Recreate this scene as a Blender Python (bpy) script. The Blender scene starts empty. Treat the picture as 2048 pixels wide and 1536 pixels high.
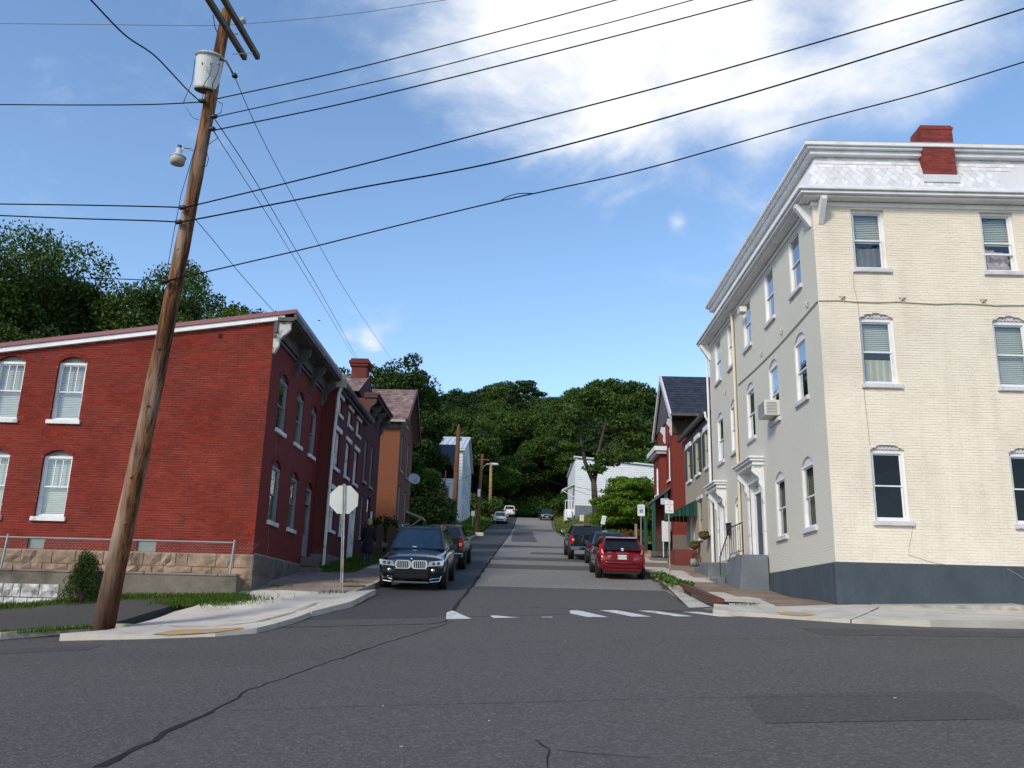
import bpy, bmesh, math, random
import numpy as np
from mathutils import Vector, Matrix
from mathutils.geometry import tessellate_polygon, delaunay_2d_cdt, intersect_point_tri_2d
random.seed(7)
rng = np.random.default_rng(7)
C = bpy.context.scene.collection
SC = bpy.context.scene

# ------------------------------------------------------------------ camera
FPX, PITCH, ROLL, YAW = 1770.0, math.radians(14.75), math.radians(1.5), math.radians(0.65)
cam_d = bpy.data.cameras.new('camera')
cam = bpy.data.objects.new('camera', cam_d)
C.objects.link(cam)
cam_d.sensor_width = 36.0
cam_d.lens = 36.0 * FPX / 2048.0
cam_d.clip_start, cam_d.clip_end = 0.1, 3000.0
CM = Matrix.Rotation(YAW, 3, 'Z') @ Matrix.Rotation(math.pi / 2 + PITCH, 3, 'X') @ Matrix.Rotation(ROLL, 3, 'Z')
cam.rotation_euler = CM.to_euler()
SC.camera = cam

# ------------------------------------------------------------------ sky, sun, exposure
SUN_EL, SUN_AZ = math.radians(35.0), math.radians(216.0)   # azimuth clockwise from +Y: the sun stands behind the camera
SUN_STRENGTH, SUN_ANGLE, SKY_STRENGTH, EXPOSURE = 1.5, 11.0, 0.11, 1.0


def ray(u, v):
    return CM @ Vector(((u - 1024.0) / FPX, -(v - 768.0) / FPX, -1.0))


world = bpy.data.worlds.new('World')
SC.world = world
world.use_nodes = True
wt = world.node_tree
wt.nodes.clear()


def wn(t, **kw):
    n = wt.nodes.new(t)
    for k, v in kw.items():
        setattr(n, k, v)
    return n


def wmath(op, a, b=None, clamp=False):
    n = wn('ShaderNodeMath', operation=op)
    n.use_clamp = clamp
    for i, x in enumerate((a, b)):
        if x is None:
            continue
        if isinstance(x, (int, float)):
            n.inputs[i].default_value = x
        else:
            wt.links.new(x, n.inputs[i])
    return n.outputs[0]


sky = wn('ShaderNodeTexSky', sky_type='NISHITA')
sky.sun_disc = False
sky.sun_elevation = SUN_EL
sky.sun_rotation = SUN_AZ
sky.altitude = 250
sky.air_density, sky.dust_density, sky.ozone_density = 1.0, 0.25, 1.2
skyb = wn('ShaderNodeBackground')
skyb.inputs['Strength'].default_value = SKY_STRENGTH
hs = wn('ShaderNodeHueSaturation')
hs.inputs['Saturation'].default_value = 1.08
hs.inputs['Value'].default_value = 1.06
wt.links.new(sky.outputs[0], hs.inputs['Color'])
wt.links.new(hs.outputs[0], skyb.inputs['Color'])
tc = wn('ShaderNodeTexCoord')
sep = wn('ShaderNodeSeparateXYZ')
wt.links.new(tc.outputs['Generated'], sep.inputs[0])
den = wmath('ADD', wmath('MAXIMUM', sep.outputs['Z'], 0.0), 0.12)
comb = wn('ShaderNodeCombineXYZ')
wt.links.new(wmath('DIVIDE', sep.outputs['X'], den), comb.inputs[0])
wt.links.new(wmath('DIVIDE', sep.outputs['Y'], den), comb.inputs[1])


def wnoise(scale, detail, off, rough=0.55, dist=0.0):
    m = wn('ShaderNodeMapping')
    m.inputs['Location'].default_value = off
    wt.links.new(comb.outputs[0], m.inputs[0])
    n = wn('ShaderNodeTexNoise')
    n.inputs['Scale'].default_value = scale
    n.inputs['Detail'].default_value = detail
    n.inputs['Roughness'].default_value = rough
    n.inputs['Distortion'].default_value = dist
    wt.links.new(m.outputs[0], n.inputs['Vector'])
    return n.outputs['Fac']


big = wnoise(1.3, 9, (3.1, 0.4, 0), 0.58, 0.3)
wisp = wnoise(2.6, 9, (7.7, 2.2, 0), 0.62, 0.8)
bias = None
for (u, v, w, k) in ((1150, 55, 0.58, 75.0), (930, 200, 0.20, 150.0), (1400, 100, 0.22, 130.0), (1740, 50, 0.36, 120.0), (1520, 215, 0.22, 420.0), (1180, 260, 0.16, 300.0),
                     (740, 688, 0.42, 6000.0), (690, 674, 0.30, 12000.0), (1352, 447, 0.27, 14000.0), (1960, 130, 0.14, 160.0), (150, 60, 0.10, 70.0)):
    d = ray(u, v).normalized()
    dp = wn('ShaderNodeVectorMath', operation='DOT_PRODUCT')
    wt.links.new(tc.outputs['Generated'], dp.inputs[0])
    dp.inputs[1].default_value = d
    g = wmath('MULTIPLY', wmath('EXPONENT', wmath('MULTIPLY', wmath('SUBTRACT', dp.outputs['Value'], 1.0), k)), w)
    bias = g if bias is None else wmath('ADD', bias, g)
behind = wmath('MULTIPLY', wmath('MAXIMUM', wmath('MULTIPLY', sep.outputs['Y'], -1.0), 0.0), 0.22)
f = wmath('ADD', wmath('ADD', wmath('MULTIPLY', big, 1.35), wmath('MULTIPLY', wisp, 0.65)), wmath('ADD', wmath('MINIMUM', bias, 0.62), behind))
cov = wn('ShaderNodeMapRange', interpolation_type='SMOOTHSTEP')
cov.inputs['From Min'].default_value = 1.15
cov.inputs['From Max'].default_value = 1.56
wt.links.new(f, cov.inputs['Value'])
cl = wn('ShaderNodeBackground')
clr = wn('ShaderNodeMix', data_type='RGBA')
clr.inputs[6].default_value = (0.62, 0.72, 0.88, 1)
clr.inputs[7].default_value = (1.0, 0.99, 0.97, 1)
cm_ = wn('ShaderNodeMapRange')
cm_.inputs['From Min'].default_value = 1.25
cm_.inputs['From Max'].default_value = 1.6
wt.links.new(f, cm_.inputs['Value'])
wt.links.new(cm_.outputs[0], clr.inputs[0])
wt.links.new(clr.outputs[2], cl.inputs['Color'])
cl.inputs['Strength'].default_value = 0.56
mixw = wn('ShaderNodeMixShader')
wt.links.new(cov.outputs[0], mixw.inputs[0])
wt.links.new(skyb.outputs[0], mixw.inputs[1])
wt.links.new(cl.outputs[0], mixw.inputs[2])
wo = wn('ShaderNodeOutputWorld')
wt.links.new(mixw.outputs[0], wo.inputs['Surface'])

sun_d = bpy.data.lights.new('sun', 'SUN')
sun_d.energy = SUN_STRENGTH
sun_d.angle = math.radians(SUN_ANGLE)
sun_d.color = (1.0, 0.90, 0.74)
sun = bpy.data.objects.new('sun', sun_d)
C.objects.link(sun)
sdir = Vector((math.sin(SUN_AZ) * math.cos(SUN_EL), math.cos(SUN_AZ) * math.cos(SUN_EL), math.sin(SUN_EL)))
sun.rotation_euler = sdir.to_track_quat('Z', 'Y').to_euler()
sun.location = (0, -40, 60)

vs = SC.view_settings
vs.view_transform, vs.look, vs.exposure, vs.gamma = 'Standard', 'None', EXPOSURE, 1.0
vs.use_curve_mapping = False

# ------------------------------------------------------------------ materials
MATS = {}


class NT:
    def __init__(self, name):
        self.m = bpy.data.materials.new(name)
        self.m.use_nodes = True
        self.t = self.m.node_tree
        self.b = self.t.nodes['Principled BSDF']
        self.out = self.t.nodes['Material Output']

    def n(self, typ, ins=None, **kw):
        n = self.t.nodes.new(typ)
        for k, v in kw.items():
            setattr(n, k, v)
        for k, v in (ins or {}).items():
            self.put(n.inputs[k], v)
        return n

    def put(self, sock, v):
        if isinstance(v, bpy.types.NodeSocket):
            self.t.links.new(v, sock)
        elif isinstance(v, (tuple, list)) and len(v) == 3 and sock.type == 'RGBA':
            sock.default_value = (*v, 1)
        else:
            sock.default_value = v

    def math(self, op, a, b=0.0, clamp=False):
        n = self.n('ShaderNodeMath', {0: a, 1: b}, operation=op)
        n.use_clamp = clamp
        return n.outputs[0]

    def mix(self, f, a, b, mode='MIX'):
        n = self.n('ShaderNodeMix', {0: f, 6: a, 7: b}, data_type='RGBA', blend_type=mode)
        return n.outputs[2]

    def noise(self, scale, detail=4, rough=0.55, vec=None, dist=0.0):
        n = self.n('ShaderNodeTexNoise', {'Scale': scale, 'Detail': detail, 'Roughness': rough, 'Distortion': dist})
        self.t.links.new(vec if vec is not None else self.pos(), n.inputs['Vector'])
        return n.outputs['Fac']

    def pos(self):
        if not hasattr(self, '_p'):
            self._p = self.n('ShaderNodeNewGeometry')
        return self._p.outputs['Position']

    def island(self):
        self.pos()
        oi = self.n('ShaderNodeObjectInfo')
        return self.math('FRACT', self.math('ADD', self._p.outputs['Random Per Island'], oi.outputs['Random']))

    def scaled(self, s, loc=(0, 0, 0)):
        return self.n('ShaderNodeMapping', {'Vector': self.pos(), 'Scale': s, 'Location': loc}).outputs[0]

    def rng(self, v, a, b, c=0.0, d=1.0):
        n = self.n('ShaderNodeMapRange', {'Value': v, 'From Min': a, 'From Max': b, 'To Min': c, 'To Max': d})
        return n.outputs[0]

    def bump(self, h, strength=0.3, dist=0.02):
        n = self.n('ShaderNodeBump', {'Height': h, 'Strength': strength, 'Distance': dist})
        self.t.links.new(n.outputs[0], self.b.inputs['Normal'])

    def fin(self, col, rough=0.7, metal=0.0, spec=0.5, coat=0.0):
        self.put(self.b.inputs['Base Color'], col)
        self.put(self.b.inputs['Roughness'], rough)
        self.put(self.b.inputs['Metallic'], metal)
        self.put(self.b.inputs['Specular IOR Level'], spec)
        self.put(self.b.inputs['Coat Weight'], coat)
        self.put(self.b.inputs['Coat Roughness'], 0.04)
        return self.m


def mul(c, k):
    return tuple(min(1.0, x * k) for x in c)


def mat(name, col, rough=0.7, var=0.18, scale=2.5, bump=0.0, bscale=60.0, metal=0.0, spec=0.4, isl=0.0, stain=None, coat=0.0, streak=None):
    """one paint or stone: soft mottling, optional per-piece tone, stains of a second colour, fine relief"""
    if name in MATS:
        return MATS[name]
    k = NT(name)
    c = k.mix(k.rng(k.noise(scale, 6), 0.3, 0.7), mul(col, 1 - var), mul(col, 1 + var))
    c = k.mix(k.rng(k.noise(scale * 9, 3), 0.35, 0.75, 0, 0.35), c, mul(col, 1 - var * 1.5))
    if isl:
        i = k.island()
        c = k.mix(isl, c, k.mix(i, mul(col, 0.45), mul(col, 1.6)))
    if stain:
        sc, ss, lo, hi, amt = stain
        c = k.mix(k.rng(k.noise(ss, 7, 0.62), lo, hi, 0, amt), c, sc)
    if streak:
        sc, amt = streak
        c = k.mix(k.rng(k.noise(1.0, 6, 0.65, k.scaled((2.6, 2.6, 0.22), (3, 5, 1))), 0.52, 0.74, 0, amt), c, sc)
    if bump:
        k.bump(k.noise(bscale, 5, 0.6), bump, 0.02)
    MATS[name] = k.fin(c, rough, metal, spec, coat)
    return MATS[name]


def brick_mat(name, col, mortar, axis, bump=0.5, painted=0.0, var=0.25, stain=None, rough=0.8, streak=None):
    """running-bond brickwork for walls seen too obliquely or too far away to lay brick by brick"""
    if name in MATS:
        return MATS[name]
    k = NT(name)
    sp = k.n('ShaderNodeSeparateXYZ', {0: k.pos()})
    cb = k.n('ShaderNodeCombineXYZ', {0: sp.outputs['Y' if axis == 'Y' else 'X'], 1: sp.outputs['Z']})
    warp = k.n('ShaderNodeVectorMath', {0: cb.outputs[0], 1: k.n('ShaderNodeVectorMath', {0: k.n('ShaderNodeTexNoise', {'Vector': k.pos(), 'Scale': 6.0}).outputs['Color'], 1: (0.012, 0.012, 0.0)}, operation='MULTIPLY').outputs[0]}, operation='ADD')
    bt = k.n('ShaderNodeTexBrick', {'Vector': warp.outputs[0], 'Color1': mul(col, 1 - var), 'Color2': mul(col, 1 + var), 'Mortar': mortar, 'Scale': 1.0, 'Mortar Size': 0.006, 'Mortar Smooth': 0.3, 'Bias': 0.0, 'Brick Width': 0.215, 'Row Height': 0.068})
    bt.offset = 0.5
    c = bt.outputs['Color']
    c = k.mix(k.rng(k.noise(1.1, 6), 0.3, 0.75, 0, 0.5), c, mul(col, 0.72))
    if stain:
        sc, ss, lo, hi, amt = stain
        c = k.mix(k.rng(k.noise(ss, 7, 0.62), lo, hi, 0, amt), c, sc)
    if streak:
        sc, amt = streak
        c = k.mix(k.rng(k.noise(1.0, 6, 0.65, k.scaled((2.6, 2.6, 0.22), (3, 5, 1))), 0.52, 0.74, 0, amt), c, sc)
    c = k.mix(k.rng(k.noise(16, 3, 0.7), 0.4, 0.66, 0, 0.35), mul(col, 0.8), c)
    h = k.math('SUBTRACT', k.math('MULTIPLY', k.noise(25, 4), 0.6), bt.outputs['Fac'])
    k.bump(h, bump, 0.016)
    MATS[name] = k.fin(c, rough, 0, 0.3)
    return MATS[name]


def glass_mat(name, tint=(0.86, 0.9, 0.88), refl=0.05, fm=1.3):
    if name in MATS:
        return MATS[name]
    k = NT(name)
    tr = k.n('ShaderNodeBsdfTransparent', {'Color': tint})
    gl = k.n('ShaderNodeBsdfGlossy', {'Color': (0.95, 0.97, 1.0), 'Roughness': 0.015})
    wav = k.n('ShaderNodeBump', {'Height': k.noise(2.2, 2), 'Strength': 0.05, 'Distance': 0.05})
    k.t.links.new(wav.outputs[0], gl.inputs['Normal'])
    k.pos()
    dt = k.n('ShaderNodeVectorMath', {0: k._p.outputs['Incoming'], 1: k._p.outputs['Normal']}, operation='DOT_PRODUCT').outputs['Value']
    sch = k.math('POWER', k.math('SUBTRACT', 1.0, k.math('ABSOLUTE', dt), True), 5.0)
    fac = k.math('ADD', k.math('MULTIPLY', k.math('ADD', k.math('MULTIPLY', sch, 0.96), 0.04), fm), refl, True)
    mx = k.n('ShaderNodeMixShader', {0: fac, 1: tr.outputs[0], 2: gl.outputs[0]})
    k.t.links.new(mx.outputs[0], k.out.inputs['Surface'])
    MATS[name] = k.m
    return k.m


def leaf_mat(name, col, dark=0.45, light=1.7, transl=0.25):
    if name in MATS:
        return MATS[name]
    k = NT(name)
    i = k.island()
    c = k.mix(i, mul(col, dark), mul(col, light))
    c = k.mix(k.rng(k.noise(0.35, 4), 0.35, 0.68, 0, 0.55), c, (col[0] * 1.5, col[1] * 1.25, col[2] * 0.9))
    k.fin(c, 0.6, 0, 0.08)
    tl = k.n('ShaderNodeBsdfTranslucent', {'Color': c})
    mx = k.n('ShaderNodeMixShader', {0: transl, 1: k.b.outputs[0], 2: tl.outputs[0]})
    k.t.links.new(mx.outputs[0], k.out.inputs['Surface'])
    MATS[name] = k.m
    return k.m


# ------------------------------------------------------------------ objects
ORG = {}


def org(o):
    return ORG.get(o.name, Vector((0, 0, 0))) if o else Vector((0, 0, 0))


def prop(o, label=None, cat=None, group=None, kind=None):
    if label:
        o['label'] = label
    if cat:
        o['category'] = cat
    if group:
        o['group'] = group
    if kind:
        o['kind'] = kind
    return o


def thing(name, loc, label, cat, group=None):
    o = bpy.data.objects.new(name, None)
    o.empty_display_size = 0.3
    o.location = loc
    C.objects.link(o)
    ORG[o.name] = Vector(loc)
    return prop(o, label, cat, group)


def link(name, me, parent=None, loc=None):
    o = bpy.data.objects.new(name, me)
    C.objects.link(o)
    if parent is not None:
        o.parent = parent
        ORG[o.name] = org(parent)
    else:
        ORG[o.name] = Vector((0, 0, 0))
    if loc is not None:
        o.location = Vector(loc) - org(parent)
    return o


class MB:
    def __init__(self):
        self.v, self.f = [], []

    def add(self, vs, fs):
        b = len(self.v)
        self.v += [tuple(x) for x in vs]
        self.f += [tuple(i + b for i in q) for q in fs]
        return self

    def quad(self, *p):
        return self.add(p, [tuple(range(len(p)))])

    def hexa(self, p):
        return self.add(p, [(0, 3, 2, 1), (4, 5, 6, 7), (0, 1, 5, 4), (1, 2, 6, 5), (2, 3, 7, 6), (3, 0, 4, 7)])

    def box(self, x0, x1, y0, y1, z0, z1):
        return self.hexa([(x0, y0, z0), (x1, y0, z0), (x1, y1, z0), (x0, y1, z0), (x0, y0, z1), (x1, y0, z1), (x1, y1, z1), (x0, y1, z1)])

    def fbox(self, F, s0, s1, z0, z1, d0, d1):
        return self.hexa([F(s0, z0, d0), F(s1, z0, d0), F(s1, z0, d1), F(s0, z0, d1), F(s0, z1, d0), F(s1, z1, d0), F(s1, z1, d1), F(s0, z1, d1)])

    def prism(self, poly, off):
        """poly: list of 3D points, off: 3D offset"""
        n = len(poly)
        off = Vector(off)
        a = [Vector(p) for p in poly]
        tri = tessellate_polygon([a])
        b = [p + off for p in a]
        fs = [tuple(t) for t in tri] + [tuple(i + n for i in reversed(t)) for t in tri]
        fs += [(i, (i + 1) % n, (i + 1) % n + n, i + n) for i in range(n)]
        return self.add(a + b, fs)

    def fprism(self, F, poly, d0, d1):
        a = [Vector(F(s, z, d0)) for s, z in poly]
        return self.prism(a, Vector(F(0, 0, d1)) - Vector(F(0, 0, d0)))

    def tube(self, pts, r, n=8, cap=True):
        pts = [Vector(p) for p in pts]
        m = len(pts)
        rs = [r] * m if isinstance(r, (int, float)) else r
        b = len(self.v)
        up = Vector((0.13, 0.31, 0.94)).normalized()
        for i, p in enumerate(pts):
            t = (pts[min(i + 1, m - 1)] - pts[max(i - 1, 0)]).normalized()
            a = t.cross(up)
            if a.length < 0.05:
                a = t.cross(Vector((1, 0, 0)))
            a.normalize()
            c = t.cross(a).normalized()
            for j in range(n):
                th = 2 * math.pi * j / n
                self.v.append(tuple(p + (a * math.cos(th) + c * math.sin(th)) * rs[i]))
        for i in range(m - 1):
            for j in range(n):
                k = (j + 1) % n
                self.f.append((b + i * n + j, b + i * n + k, b + (i + 1) * n + k, b + (i + 1) * n + j))
        if cap:
            self.f.append(tuple(b + j for j in reversed(range(n))))
            self.f.append(tuple(b + (m - 1) * n + j for j in range(n)))
        return self

    def lathe(self, prof, c, n=16, axis=Vector((0, 0, 1))):
        """prof: (radius, height) along AXIS from point C"""
        axis = Vector(axis).normalized()
        a = axis.orthogonal().normalized()
        b2 = axis.cross(a)
        b = len(self.v)
        c = Vector(c)
        for r, h in prof:
            for j in range(n):
                th = 2 * math.pi * j / n
                self.v.append(tuple(c + axis * h + (a * math.cos(th) + b2 * math.sin(th)) * max(r, 1e-4)))
        for i in range(len(prof) - 1):
            for j in range(n):
                k = (j + 1) % n
                self.f.append((b + i * n + j, b + i * n + k, b + (i + 1) * n + k, b + (i + 1) * n + j))
        self.f.append(tuple(b + j for j in reversed(range(n))))
        self.f.append(tuple(b + (len(prof) - 1) * n + j for j in range(n)))
        return self

    def build(self, name, m, parent=None, smooth=False, label=None, bev=0.0, loc=None):
        me = bpy.data.meshes.new(name)
        o0 = org(parent) if loc is None else Vector(loc)
        v = np.array(self.v, float).reshape(-1, 3) - np.array(o0)
        me.from_pydata(v.tolist(), [], self.f)
        me.materials.append(m)
        if smooth:
            me.polygons.foreach_set('use_smooth', [True] * len(me.polygons))
        me.update()
        o = link(name, me, parent, loc)
        if loc is not None and parent is None:
            ORG[o.name] = Vector(loc)
        if bev:
            md = o.modifiers.new('edge', 'BEVEL')
            md.width, md.segments, md.limit_method = bev, 1, 'ANGLE'
        if label:
            o['label'] = label
        return o


def quads_obj(name, V, m, parent=None, loc=None):
    """V: (n,4,3) array of separate quads, fast path for leaves, grass and laid bricks"""
    n, kv = V.shape[0], V.shape[1]
    o0 = np.array(org(parent) if loc is None else loc)
    me = bpy.data.meshes.new(name)
    me.vertices.add(n * kv)
    me.vertices.foreach_set('co', (V.reshape(-1, 3) - o0).ravel())
    me.loops.add(n * kv)
    me.loops.foreach_set('vertex_index', np.arange(n * kv, dtype=np.int32))
    me.polygons.add(n)
    me.polygons.foreach_set('loop_start', np.arange(0, n * kv, kv, dtype=np.int32))
    me.polygons.foreach_set('loop_total', np.full(n, kv, dtype=np.int32))
    me.materials.append(m)
    me.update(calc_edges=True)
    o = link(name, me, parent, loc)
    return o


def copy_tree(o, parent=None):
    c = o.copy()
    C.objects.link(c)
    if parent is not None:
        c.parent = parent
    ORG[c.name] = org(o)
    for ch in list(o.children):
        copy_tree(ch, c)
    return c


def text_mesh(txt, size, m, name, parent, place, res=2):
    """flat printed lettering; PLACE maps (x, y) of the text plane to a 3D point"""
    cu = bpy.data.curves.new('print', 'FONT')
    cu.body, cu.size, cu.align_x, cu.align_y, cu.resolution_u = txt, size, 'CENTER', 'CENTER', res
    t = bpy.data.objects.new('print', cu)
    C.objects.link(t)
    dg = bpy.context.evaluated_depsgraph_get()
    me = bpy.data.meshes.new_from_object(t.evaluated_get(dg))
    bpy.data.objects.remove(t)
    bpy.data.curves.remove(cu)
    o0 = org(parent)
    for v in me.vertices:
        v.co = Vector(place(v.co.x, v.co.y)) - o0
    me.materials.clear()
    me.materials.append(m)
    return link(name, me, parent)


# ------------------------------------------------------------------ ground shape
_PY = np.array([-80, -5, 0, 7, 13.5, 19.5, 20.6, 22.5, 25.8, 32, 50, 80, 100, 112, 121, 130, 136, 160, 900], float)
_PZ = np.array([-1.9, -1.65, -1.5, -1.07, -0.6, -0.12, 0, 0.22, 0.65, 1.43, 3.55, 7.05, 9.6, 11.25, 12.8, 14.1, 14.6, 15.4, 40], float)
_yy = np.linspace(-80, 300, 3801)
_zz = np.interp(_yy, _PY, _PZ)
_k = np.hanning(21)
_zz = np.convolve(np.pad(_zz, 10, 'edge'), _k / _k.sum(), 'valid')
_TX = np.array([-90, -20, -10, -6, 0, 4.5, 8, 11, 20, 90], float)
_TZ = np.array([-2.6, -0.95, -0.5, -0.28, 0, 0.26, 0.3, 0.26, 0.2, 0], float)


def sstep(a, b, x):
    t = np.clip((np.asarray(x, float) - a) / (b - a), 0, 1)
    return t * t * (3 - 2 * t)


def G(x, y):
    z = np.interp(y, _yy, _zz) + np.interp(x, _TX, _TZ) * (1 - sstep(20.5, 26.0, y))
    return float(z) if np.ndim(z) == 0 else z


def pY(u, v, y):
    d = ray(u, v)
    return d * (y / d.y)


def pX(u, v, x):
    d = ray(u, v)
    return d * (x / d.x)


def pG(u, v, dz=0.0):
    d = ray(u, v)
    lo, hi = 1.0, 400.0
    prev = None
    for y in np.concatenate([np.arange(3, 40, 0.25), np.arange(40, 160, 1.0)]):
        p = d * (y / d.y)
        if p.z < G(p.x, p.y) + dz:
            a, b = (prev or y - 0.25), y
            for _ in range(30):
                m = (a + b) / 2
                q = d * (m / d.y)
                if q.z < G(q.x, q.y) + dz:
                    b = m
                else:
                    a = m
            return d * (b / d.y)
        prev = y
    return d * (150 / d.y)
# ================================================================== the ground
def H(x, y):
    x = np.asarray(x, float)
    y = np.asarray(y, float)
    z = G(x, np.minimum(y, 136.0)) - 0.35
    z = z + 0.33 * np.clip(y - 138, 0, 200) + 0.04 * np.clip(y - 338, 0, 600)
    z = z + sstep(12, 45, np.abs(x)) * sstep(30, 60, y) * 1.5
    z = z - sstep(9, 16, -x) * (1 - sstep(21, 27, y)) * sstep(-5, 16, y) * 0.2
    z = z + 0.5 * np.sin(x * 0.11 + 1.3) * np.sin(y * 0.07) * sstep(130, 160, y)
    return z


def sheet(name, xs, ys, fz, m, kind='structure', parent=None):
    X, Y = np.meshgrid(xs, ys)
    Z = fz(X, Y)
    nx, ny = len(xs), len(ys)
    b = MB()
    b.v = np.stack([X, Y, Z], -1).reshape(-1, 3).tolist()
    b.f = [(j * nx + i, j * nx + i + 1, (j + 1) * nx + i + 1, (j + 1) * nx + i) for j in range(ny - 1) for i in range(nx - 1)]
    o = b.build(name, m, parent, smooth=True)
    if parent is None:
        prop(o, kind=kind)
    return o


m_earth = mat('earth_litter_shade_green', (0.030, 0.044, 0.014), 0.95, 0.4, 0.4, 0.6, 8, stain=((0.04, 0.034, 0.018), 0.8, 0.5, 0.7, 0.6))  # shade between the trees put into the dark green ground colour
xs = np.unique(np.concatenate([np.linspace(-900, -120, 14), np.linspace(-120, 120, 97), np.linspace(120, 900, 14)]))
ys = np.unique(np.concatenate([np.linspace(-500, -40, 10), np.linspace(-40, 160, 101), np.linspace(160, 360, 51), np.linspace(360, 900, 12)]))
prop(sheet('hill', xs, ys, H, m_earth), 'wooded hillside rising behind the end of the street')


def asphalt(name, base, other=None, line=None, agg=0.5, seedloc=0.0):
    k = NT(name)
    c0 = base
    col = k.mix(k.rng(k.noise(0.22, 6, 0.6, k.scaled((0.35, 1, 1), (seedloc, 0, 0))), 0.3, 0.7), mul(c0, 0.76), mul(c0, 1.35))
    if other is not None:
        # two pours of asphalt meet along a line across the junction
        p, q = line
        t = (q - p).normalized()
        nrm = Vector((-t.y, t.x, 0))
        sp = k.n('ShaderNodeVectorMath', {0: k.pos(), 1: tuple(nrm)}, operation='DOT_PRODUCT').outputs['Value']
        dd = k.math('ADD', k.math('SUBTRACT', sp, float(nrm.dot(p))), k.math('MULTIPLY', k.math('SUBTRACT', k.noise(0.9, 5), 0.5), 0.5))
        side = k.rng(dd, 0.08, -0.08)
        col2 = k.mix(k.rng(k.noise(0.3, 6), 0.3, 0.7), mul(other, 0.85), mul(other, 1.18))
        col = k.mix(side, col, col2)
    # tyre-polished lanes, oil and pale wear, then the aggregate itself
    wear = k.rng(k.noise(0.16, 5, 0.6, k.scaled((0.12, 1.6, 1), (seedloc, 3, 0))), 0.42, 0.62, 0, 0.75)
    col = k.mix(wear, col, mul(c0, 1.38))
    col = k.mix(k.rng(k.noise(0.7, 7, 0.7), 0.56, 0.75, 0, 0.5), col, mul(c0, 0.55))
    # dusty smears, spilled stains and coarse grain that reads from standing height
    col = k.mix(k.rng(k.noise(0.5, 6, 0.65, k.scaled((0.3, 1.4, 1), (seedloc + 4, 8, 0))), 0.56, 0.70, 0, 0.5), col, (c0[0] * 1.75, c0[1] * 1.6, c0[2] * 1.4))
    col = k.mix(k.rng(k.noise(0.9, 5, 0.6, k.scaled((0.7, 1.0, 1), (seedloc + 9, 1, 0))), 0.60, 0.70, 0, 0.45), col, mul(c0, 0.5))
    col = k.mix(k.rng(k.noise(22.0, 3, 0.7), 0.35, 0.65, 0, 0.28), mul(c0, 0.62), col)
    g1 = k.n('ShaderNodeTexVoronoi', {'Vector': k.pos(), 'Scale': 48.0})
    gcol = k.n('ShaderNodeSeparateColor', {0: g1.outputs['Color']})
    col = k.mix(k.rng(gcol.outputs[0], 0.55, 1.0, 0, agg), col, mul(c0, 2.3))
    col = k.mix(k.rng(gcol.outputs[1], 0.6, 1.0, 0, agg), col, mul(c0, 0.35))
    k.bump(k.math('ADD', g1.outputs['Distance'], k.math('MULTIPLY', k.noise(9, 4), 0.6)), 0.35, 0.012)
    MATS[name] = k.fin(col, 0.82, 0, 0.35)
    return MATS[name]


L1, L2 = pG(905, 1245), pG(250, 1512)
m_road = asphalt('asphalt_old_and_new', (0.108, 0.098, 0.089), (0.058, 0.056, 0.061), (L1, L2), 0.38)
m_up = asphalt('asphalt_weathered', (0.26, 0.240, 0.212), agg=0.35, seedloc=5)
m_new = asphalt('asphalt_trench_strip', (0.068, 0.066, 0.067), agg=0.3, seedloc=9)
m_dk = asphalt('asphalt_patch_dark', (0.104, 0.098, 0.090), agg=0.3, seedloc=2)
m_tar = mat('tar_seal', (0.034, 0.032, 0.032), 0.95, 0.3, 3, spec=0.05)

road = sheet('road', np.concatenate([np.linspace(-90, -24, 12), np.linspace(-22, 22, 89), np.linspace(24, 90, 12)]),
             np.unique(np.concatenate([np.linspace(-60, -6, 10), np.linspace(-5, 20.9, 75)])), lambda x, y: G(x, y), m_road)
prop(road, 'dark asphalt cross street in front, its two pours meeting in a diagonal seam')


def kerbL(y):
    return np.interp(y, [20.9, 22, 24, 26, 80, 130, 140], [-5.0, -4.45, -4.15, -4.08, -3.5, -3.1, -3.0])


def kerbR(y):
    return np.interp(y, [20.9, 25, 31, 60, 96, 130, 140], [4.62, 4.8, 4.85, 4.45, 3.95, 4.9, 6.4])


def strip(name, ya, yb, fl, fr, m, dz, n=None, parent=None, kind='structure', nx=9):
    n = n or max(3, int((yb - ya) / 0.8))
    b = MB()
    yy = np.linspace(ya, yb, n)
    for y in yy:
        for i in range(nx):
            x = fl(y) + (fr(y) - fl(y)) * i / (nx - 1)
            b.v.append((x, y, G(x, y) + (dz(x, y) if callable(dz) else dz)))
    b.f = [(j * nx + i, j * nx + i + 1, (j + 1) * nx + i + 1, (j + 1) * nx + i) for j in range(n - 1) for i in range(nx - 1)]
    o = b.build(name, m, parent, smooth=True)
    if parent is None:
        prop(o, kind=kind)
    return o


side = strip('side_street', 20.9, 136, lambda y: kerbL(y) - 0.1, lambda y: kerbR(y) + 0.1, m_up, 0.0, 180)
prop(side, 'weathered grey side street climbing the hill between parked cars')


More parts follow.
